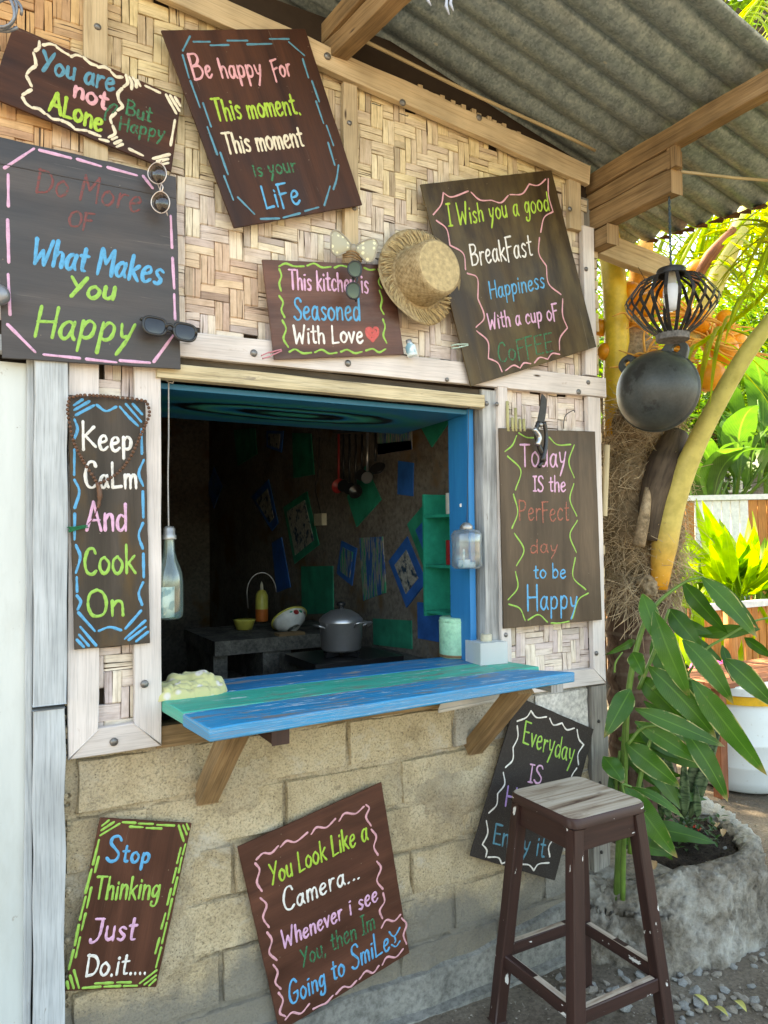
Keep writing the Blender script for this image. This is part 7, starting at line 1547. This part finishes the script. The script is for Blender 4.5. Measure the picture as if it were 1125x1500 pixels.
# ---- small shrub with red flowers
sh = thing('flowering_shrub', 'low glossy shrub with small red flowers in the planter soil', 'shrub', (2.62, -.1, .28)); m = MB(); c0_ = PZ(1002, 1228, .30)
for k in range(230):
    c = c0_+V3((R_.gauss(0, .07), R_.gauss(0, .06), abs(R_.gauss(.02, .045)))); a = R_.random()*6.28; di = V3((math.cos(a), math.sin(a), R_.uniform(-.1, .7))).normalized()*R_.uniform(.022, .04); g_ = R_.uniform(.6, 1.4); blade(m, c, c+di, .014, arch=.08, fold=.3, n=4, col=(g_, g_, g_))
m.build('foliage', M['smallgreen'], sh, smooth=True)
for px, py in ((1017, 1210), (1004, 1212), (1024, 1214)):
    q = PD(px, py, (c0_-CP).dot(CF)-.05); m = MB()
    for k in range(5): a = k*1.257; blade(m, q, q+V3((math.cos(a)*.011, -.004, math.sin(a)*.011)), .010, n=3, arch=.1)
    m.build('flower', M['redflower'], sh)
# litter
for px, py, mt, r_ in ((1050, 1210, 'dryleaf', 14), (1060, 1220, 'dryleaf', 12), (1027, 1465, 'yellowleaf', 13), (1084, 1474, 'yellowleaf', 16), (1056, 1482, 'yellowleaf', 14), (1122, 1304, 'korange', 14), (958, 1268, 'dryleaf', 14)):
    z = .30 if py < 1290 and px < 1075 else .012; q = PZ(px, py, z); d = (q-CP).dot(CF); a = R_.random()*6; di = V3((math.cos(a), math.sin(a), .1))*r_*d/FPX
    m = MB(); blade(m, q-di, q+di, r_*.7*d/FPX, arch=.12, fold=.4, n=7); tag(m.build('fallen_leaf', M[mt], smooth=True), {1050: 'curled dry brown leaf far in the planter soil beside the red flowers', 1060: 'smaller dry brown leaf lying right of the curled one in the planter', 958: 'dry brown leaf at the foot of the ginger stems', 1027: 'yellow green leaf on the gravel nearest the stool leg', 1084: 'longest yellow green leaf on the gravel', 1056: 'yellow green leaf between two others on the gravel', 1122: 'orange leaf fallen beside the planter at the right edge'}[px], 'leaf', 'fallen leaves')
# ================================================================== GARDEN BEHIND
# drum
dc = PZ(1118, 1165, 0); dr = .305; dc = V3((dc.x+.12, dc.y+.22, 0)); T_ = Matrix.Translation(dc)
dm = thing('white_drum', 'white plastic drum with a yellow band standing on the earth at the right', 'drum', dc)
m = MB(); m.lathe([(.0005, .004), (dr*.80, .004), (dr*.90, .02), (dr*.97, .08), (dr*1.01, .16), (dr*1.02, .166), (dr*1.02, .172), (dr*1.03, .30), (dr*1.04, .306), (dr*1.03, .312), (dr*.99, .44), (dr*.94, .52), (dr*.90, .55)], T_, 64); m.build('drum_body', M['drum'], dm, smooth=True)
m = MB(); m.lathe([(dr*.90, .55), (dr*1.0, .548), (dr*1.0, .555), (dr*1.0, .60), (dr*.9, .603)], T_, 64); m.build('yellow_band', M['drumyellow'], dm, auto=40)
m = MB(); m.lathe([(dr*1.0, .604), (dr*1.06, .606), (dr*1.06, .65), (dr*1.02, .66), (.0005, .662)], T_, 64); m.build('drum_lid', M['drum'], dm, auto=40)
q = PD(1087, 1097, (dc-CP).dot(CF)-dr*1.0); m = MB(); m.lathe([(.014, -.004), (.014, .006), (.010, .006), (.010, .002), (.0005, .002)], local(q, out=(CP-dc)*V3((1, 1, 0))), 18); m.build('moulded_ring', M['drum'], dm, smooth=True)
# tan stool top, pink chair, table
g = thing('round_stool', 'low stool with round tan seat behind the ginger leaves', 'stool', PZ(1070, 997, .62)); q = PZ(1071, 997, .66); m = MB(); m.lathe([(.0005, -.02), (.10, -.02), (.11, -.008), (.11, .006), (.0005, .008)], Matrix.Translation(q), 30); m.build('seat', M['tan'], g, auto=40)
for k in range(3): a = k*2.1; m = MB(); m.tube([q+V3((math.cos(a)*.07, math.sin(a)*.07, -.02)), V3((q.x+math.cos(a)*.12, q.y+math.sin(a)*.12, 0))], .012, 7); m.build('leg', M['redbrown'], g)
q = PZ(1105, 990, .62); g = thing('pink_chair', 'bright pink round cushion seat in the sunlit garden', 'chair', q); m = MB(); m.lathe([(.0005, -.03), (.25, -.03), (.28, -.01), (.27, .02), (.2, .03), (.0005, .02)], Matrix.Translation(q+V3((.1, .25, 0))), 36); m.build('cushion', M['pink'], g, smooth=True)
m = MB(); m.tube([q+V3((.1, .25, -.03)), V3((q.x+.1, q.y+.25, 0))], .03, 10); m.build('leg', M['redbrown'], g)
q = PZ(1120, 1003, .66); g = thing('garden_table', 'low red brown plank table behind the white drum', 'table', q)
for k in range(4): m = MB(); m.box((q.x-.35, q.y+.05+k*.12, .655), (q.x+1.1, q.y+.16+k*.12, .685)); m.build('plank', M['redbrown'], g, bevel=.003)
for dx, dy in ((-.30, .1), (1.0, .1), (-.30, .48), (1.0, .48)): m = MB(); m.box((q.x+dx-.03, q.y+dy-.03, 0), (q.x+dx+.03, q.y+dy+.03, .654)); m.build('leg', M['redbrown'], g)
# slatted bench
g = thing('slatted_bench', 'sunlit slatted wooden bench back behind the pink seat', 'bench', PD(1110, 960, 5.6)); a = PD(1088, 1000, 5.6)
for k in range(11):
    x = a.x+k*.095; m = MB(); m.box((x, a.y+.3, .30), (x+.075, a.y+.325, .98)); m.build('slat', M['fence'], g, bevel=.004)
m = MB(); m.box((a.x-.05, a.y+.28, .98), (a.x+1.1, a.y+.35, 1.03)); m.build('top_rail', M['fencecap'], g); m = MB(); m.box((a.x-.05, a.y-.05, .28), (a.x+1.1, a.y+.28, .32)); m.build('seat', M['redbrown'], g)
q = PD(1072, 1000, 5.3); m = MB(); m.tube([V3((q.x, q.y, 0)), V3((q.x, q.y, 1.05))], .045, 10); tag(m.build('wooden_post', M['fence'], smooth=True), 'sunlit round wooden post left of the slatted bench', 'post')
# rubble wall and fence
RW = CF*V3((1, 1, 0)); RW.normalize(); RR = V3((RW.y, -RW.x, 0))
def GP(lat, dep, z=0): return V3((CP.x, CP.y, 0))+RW*dep+RR*lat+V3((0, 0, z))
rwall = thing('rubble_wall', 'low pale rubble stone wall holding the garden bed', 'wall', GP(3.2, 6.6))
m = MB(); p0, p1 = GP(2.2, 6.9), GP(6, 7.1)
vs = [p0, p1, p1+V3((0, 0, .62)), p0+V3((0, 0, .62))]; bk = [v+RW*.3 for v in vs]; m.add(vs+bk, [(0, 1, 2, 3), (7, 6, 5, 4), (3, 2, 6, 7), (0, 3, 7, 4), (1, 5, 6, 2)]); m.build('wall_core', M['palewall'], rwall)
for k in range(150):
    lt = 2.3+2.2*R_.random(); z = R_.uniform(.03, .62); o = bpy.data.objects.new('stone', R_.choice(PM)); COL.objects.link(o); o.location = GP(lt, 6.88+.02*lt, z); o.rotation_euler = (R_.random()*3, R_.random()*3, R_.random()*6); s = R_.uniform(.05, .10); o.scale = (s, s, s); setparent(o, rwall); o.data = o.data
m = MB(); 
gd = tag(None or (lambda: (m.add([GP(2.0, 7.2, .60), GP(9, 7.4, .60), GP(9, 9.2, .62), GP(1, 9.0, .62)], [(0, 1, 2, 3)]), m.build('garden_bed', M['soil']))[1])(), kind='structure')
fc = thing('garden_fence', 'orange slatted fence under a white top rail behind the sunlit plants', 'fence', GP(3.5, 8.6))
FD = 8.6; zt_ = 1.6+(782-735)*FD/FPX; lt0 = (985-562)/FPX*FD
k = 0; lt = lt0-1.0
while lt < 6.2:
    m = MB(); a = GP(lt, FD); b = GP(lt+.095, FD); zz = zt_+.012*(lt-4)
    m.add([a, b, b+V3((0, 0, zz)), a+V3((0, 0, zz)), a+RW*.02, b+RW*.02, b+RW*.02+V3((0, 0, zz)), a+RW*.02+V3((0, 0, zz))], [(0, 1, 2, 3), (7, 6, 5, 4), (0, 3, 7, 4), (1, 5, 6, 2), (3, 2, 6, 7)], [(0, 0), (0, .1), (zz, .1), (zz, 0)]*2)
    white = (lt0+.25 < lt < lt0+.85)
    m.build('fence_slat', M['fencecap' if white else 'fence'], fc); lt += .105
m = MB(); a = GP(lt0-1.1, FD-.03, zt_-.01); b = GP(6.4, FD-.03, zt_+.03); m.add([a, b, b+V3((0, 0, .06)), a+V3((0, 0, .06)), a+RW*.09, b+RW*.09, b+RW*.09+V3((0, 0, .06)), a+RW*.09+V3((0, 0, .06))], [(0, 1, 2, 3), (7, 6, 5, 4), (0, 3, 7, 4), (1, 5, 6, 2), (3, 2, 6, 7), (0, 4, 5, 1)]); m.build('top_rail', M['fencecap'], fc)
# far house with white lattice window
hs = thing('far_house', 'grey house corner with a white lattice window behind the fence', 'house', GP(5, 13)); HD = 13
m = MB(); a, b = GP(4.2, HD), GP(9, HD+.5); m.add([a, b, b+V3((0, 0, 3.2)), a+V3((0, 0, 3.2)), a+RW*3, b+RW*3, b+RW*3+V3((0, 0, 3.2)), a+RW*3+V3((0, 0, 3.2))], [(0, 1, 2, 3), (7, 6, 5, 4), (0, 3, 7, 4), (1, 5, 6, 2), (3, 2, 6, 7)]); m.build('house_wall', M['housewall'], hs)
wx = (1055-562)/FPX*HD; z0 = 1.6+(782-722)*HD/FPX; z1 = 1.6+(782-695)*HD/FPX; w2 = 38/FPX*HD
fr = MB(); 
def gbox(m, l0, l1, d0, d1, z0, z1):
    c = [GP(l, d, z) for z in (z0, z1) for d in (d0, d1) for l in (l0, l1)]; m.add(c, [(0, 1, 5, 4), (2, 6, 7, 3), (0, 4, 6, 2), (1, 3, 7, 5), (4, 5, 7, 6), (0, 2, 3, 1)])
pane = MB(); gbox(pane, wx, wx+w2, HD-.10, HD-.08, z0, z1); wf = pane.build('window', M['black'], hs)
for i in range(4): b_ = MB(); l = wx+w2*i/3; gbox(b_, l-.02, l+.02, HD-.16, HD-.10, z0, z1); b_.build('lattice_bar', M['lattice'], wf)
for i in range(3): b_ = MB(); z = z0+(z1-z0)*i/2; gbox(b_, wx-.02, wx+w2+.02, HD-.165, HD-.105, z-.02, z+.02); b_.build('lattice_bar', M['lattice'], wf)
m = MB(); gbox(m, 3.9, 9.4, HD-.6, HD+3.4, 3.2, 3.3); m.build('roof', M['rust'], hs)
# heliconia clumps in front of the fence
def clump(name, label, lat, dep, z, n, L, w, spread, mat='gardenleaf', cat='plant', group=None, tint=(1, 1, 1)):
    c = GP(lat, dep, z); g = thing(name, label, cat, c, group)
    for k in range(n):
        a = R_.random()*6.283; r = R_.random()*spread; b0 = c+V3((math.cos(a)*r, math.sin(a)*r, 0)); le = R_.uniform(.6, 1.0)*L; st = b0+V3((math.cos(a)*le*.12, math.sin(a)*le*.12, le*.45)); tp_ = st+V3((math.cos(a)*le*R_.uniform(.15, .5), math.sin(a)*le*R_.uniform(.15, .5), le*R_.uniform(.25, .6)))
        m = MB(); g_ = R_.uniform(.6, 1.35); cl_ = tuple(g_*t for t in tint); m.tube([b0, st], [.008, .006], 5, col=cl_); blade(m, st, tp_, w*R_.uniform(.8, 1.15), arch=.12, fold=.22, n=9, wav=.03, col=cl_, side=V3((-math.sin(a+R_.uniform(-.8, .8)), math.cos(a), R_.uniform(-.3, .3))), droop=.1)
        m.build('leaf', M[mat], g, smooth=True)
    return g
CLL = ['upright broad leaved plant against the fence', 'yellow green leafy clump by the rubble wall', 'tall pointed heliconia leaves in the sun']
fx = lambda px, d: (px-562)/FPX*d
for i, (px, d, z, n, L, w, t_) in enumerate([(1000, 7.3, .62, 14, .9, .15, (1.1, 1.1, .7)), (1030, 7.5, .62, 16, 1.15, .17, (1, 1, .8)), (1062, 7.6, .62, 16, 1.25, .17, (.7, .9, .8)), (1095, 7.4, .62, 16, 1.2, .18, (.9, 1, .7)), (1125, 7.6, .62, 14, 1.2, .18, (1, 1, .8)), (1010, 6.7, .3, 18, .75, .12, (1.4, 1.3, .5)), (1045, 6.6, .3, 20, .8, .12, (1.5, 1.4, .5)), (1080, 6.7, .4, 18, .7, .12, (1.4, 1.3, .6)), (1118, 6.6, .4, 16, .8, .12, (1.2, 1.2, .6)), (995, 6.0, .0, 22, .8, .10, (1.4, 1.4, .5)), (1025, 6.0, .0, 20, .7, .09, (1.4, 1.3, .5)), (1150, 7.3, .6, 14, 1.2, .18, (1, 1, .8)), (1050, 5.6, 0, 26, 1.0, .11, (1.5, 1.4, .5)), (1100, 7.0, .62, 22, 1.5, .13, (1.2, 1.2, .6)), (1060, 7.1, .62, 22, 1.35, .12, (1.3, 1.2, .5))]):
    lb = ['broad leaved plant against the orange fence', 'yellow green leafy clump on the rubble wall', 'low yellow leafy clump before the rubble wall'][0 if i in (0, 1, 2, 3, 4, 11) else (1 if i < 9 else 2)]
    place = ['at the palm stalk', 'left of the white fence part', 'before the white fence part', 'right of the white fence part', 'at the picture edge', 'at the palm stalk', 'second from the palm', 'third from the palm', 'at the picture edge', 'nearest the palm trunk', 'right of the nearest one', 'just outside the right edge', 'nearest the white drum', 'tallest, beside the picture edge', 'tallest, in front of the white fence part'][i]
    clump('garden_plant', lb+' '+place, fx(px, d), d, z, n, L, w, .16, group='garden plants in the sunlit bed', tint=t_)
# banana plants
def banana(label, lat, dep, z, n, L, w, ht):
    c = GP(lat, dep, z); g = thing('banana_plant', label, 'banana plant', c, 'banana plants behind the fence')
    m = MB(); m.tube([c, c+V3((.03, 0, ht*.6)), c+V3((0, 0, ht))], [.09, .075, .05], 12); m.build('trunk', M['stem'], g, smooth=True)
    for k in range(n):
        a = 6.283*k/n+R_.uniform(-.3, .3); el = R_.uniform(.5, 1.3); t0 = c+V3((0, 0, ht*.95)); di = V3((math.cos(a)*math.cos(el), math.sin(a)*math.cos(el), math.sin(el))); st = t0+di*L*.3; tp_ = st+di*L
        m = MB(); g_ = R_.uniform(.7, 1.3); m.tube([t0, st, st+di*L*.3], [.03, .022, .01], 7, col=(g_*1.5, g_*1.5, g_)); blade(m, st, tp_, w*R_.uniform(.85, 1.1), arch=.15, fold=.18, n=14, droop=.35, wav=.05, col=(g_, g_, g_*.9), side=di.cross(UP)); m.build('leaf', M['banana'], g, smooth=True)
banana('bushy banana plant with tall stem between palm stalk and lattice window', fx(1075, 9.8), 9.8, 0, 9, 1.5, .42, 2.0); banana('banana plant with broad leaves at the right picture edge', fx(1125, 10.6), 10.6, 0, 9, 1.9, .55, 2.5); banana('darker banana plant close behind the palm stalk', fx(1025, 9.6), 9.6, 0, 9, 1.4, .40, 1.6)
# trees
def tree(label, lat, dep, h, r, nl, trunk_r=.12, tint=(1, 1, 1), cz=.62, ls=.16):
    c = GP(lat, dep, 0); g = thing('garden_tree', label, 'tree', c, 'trees behind the garden'); tt = c+V3((.1, .1, h*cz))
    m = MB(); m.tube(catmull([c, c+V3((.08, .05, h*.25)), tt], n=5), [trunk_r*(1-.05*i) for i in range(11)], 10)
    cl = []
    for k in range(16):
        a = R_.random()*6.283; e = R_.uniform(-.5, 1.3); q = tt+V3((math.cos(a)*math.cos(e), math.sin(a)*math.cos(e), math.sin(e)*.9))*r*R_.uniform(.45, .95); cl.append((q, r*R_.uniform(.25, .42))); s0 = c.lerp(tt, R_.uniform(.6, 1)); m.tube(catmull([s0, s0.lerp(q, .5)+V3((0, 0, -.1)), q], n=3), [trunk_r*.35*(1-i*.12) for i in range(7)], 6)
    m.build('trunk', M['bark'], g, smooth=True); m = MB()
    for k in range(nl):
        q, rr_ = R_.choice(cl); p = q+V3((R_.gauss(0, 1), R_.gauss(0, 1), R_.gauss(0, .8)))*rr_*.6; a = R_.random()*6.283; di = V3((math.cos(a), math.sin(a), R_.uniform(-.9, .4))).normalized()*R_.uniform(.7, 1.3)*ls; g_ = R_.uniform(.6, 1.4); blade(m, p, p+di, ls*.45, arch=.08, fold=.25, n=2, col=tuple(g_*t for t in tint))
    m.build('crown', M['treeleaf'], g)
tree('dense tree behind the fence left of the lattice window', fx(960, 12), 12, 4.6, 2.0, 5200, tint=(1.1, 1.1, .7))
tree('yellow green tree above the banana plants', fx(1060, 14.5), 14.5, 6.0, 2.6, 6500, tint=(1.5, 1.4, .7))
tree('tall leafy tree rising over the roof edge at upper right', 4.6, 8.5, 9.6, 2.3, 7000, tint=(1.5, 1.5, .7), cz=.84)
tree('tall dark tree at the right picture edge', fx(1160, 12.5), 12.5, 6.5, 2.6, 6500, tint=(1.0, 1.1, .8))
tree('far tree filling the gap beside the hut corner', fx(900, 17), 17, 7.5, 3.2, 6000, tint=(1.2, 1.2, .7), ls=.24)
tree('big far tree behind the house', fx(1060, 21), 21, 10, 4.5, 7000, tint=(1.3, 1.3, .8), ls=.32)
tree('unseen spreading tree added behind the hut to shade the ground by the drum', -1.06, 8.1, 7.6, 2.9, 10000, tint=(1.4, 1.4, .7), cz=.80)  # hidden tree, added to throw shade on the earth round the drum
# fronds over the upper right of the roof
pa = thing('overhanging_palm', 'palm leaves dangling over the front edge of the roof at upper right', 'palm tree', (3.9, 1.4, 0))
m = MB(); m.tube([V3((6.9, 1.0, 0)), V3((6.5, 1.0, 2)), V3((5.6, .9, 4.6))], [.14, .12, .10], 14); m.build('trunk', M['trunk'], pa, smooth=True)
top_ = V3((5.6, .9, 4.6))
for q1, q2, q3 in (((1290, -160, 3.9), (1130, -20, 3.3), (1068, 60, 3.1)), ((1300, -60, 3.8), (1160, 20, 3.3), (1100, 120, 3.2)), ((1250, -260, 4.2), (1100, -80, 3.6), (1040, -20, 3.5)), ((1280, -20, 4.4), (1170, 130, 4.0), (1120, 260, 3.9))):
    frond([top_, PD(*q1), PD(*q2), PD(*q3)], .42, 46, pa, hang=.8, w=.020)
for tgt, tg2 in ((V3((3.2, -.8, 4.3)), V3((2.5, -1.35, 3.75))), (V3((3.5, -.7, 4.5)), V3((2.75, -1.5, 4.0))), (V3((3.8, -.2, 4.8)), V3((2.9, -1.0, 4.4))), (V3((4.9, -.6, 4.7)), V3((5.0, -1.8, 4.0))), (V3((5.8, .4, 4.8)), V3((6.8, 0, 4.0))), (V3((5.0, 2.2, 4.8)), V3((5.2, 3.4, 4.1))), (V3((3.7, 1.9, 4.9)), V3((2.9, 2.6, 4.4)))):
    frond([top_, top_.lerp(tgt, .5)+V3((0, 0, .35)), tgt, tg2], .62, 44, pa, hang=.9, w=.028)
# a soft far hedge closes the view
m = MB()
for k in range(9000):
    lt = R_.uniform(-2, 22); d = R_.uniform(22, 27); z = R_.random()**.8*7.5; p = GP(lt, d, z); a = R_.random()*6.283; di = V3((math.cos(a), math.sin(a), R_.uniform(-.8, .4)))*R_.uniform(.4, .7); g_ = R_.uniform(.5, 1.4); blade(m, p, p+di, .28, n=2, fold=.2, col=(g_*1.2, g_*1.2, g_*.7))
tag(m.build('far_wood', M['treeleaf']), 'mass of far green foliage closing the view', None, kind='stuff')
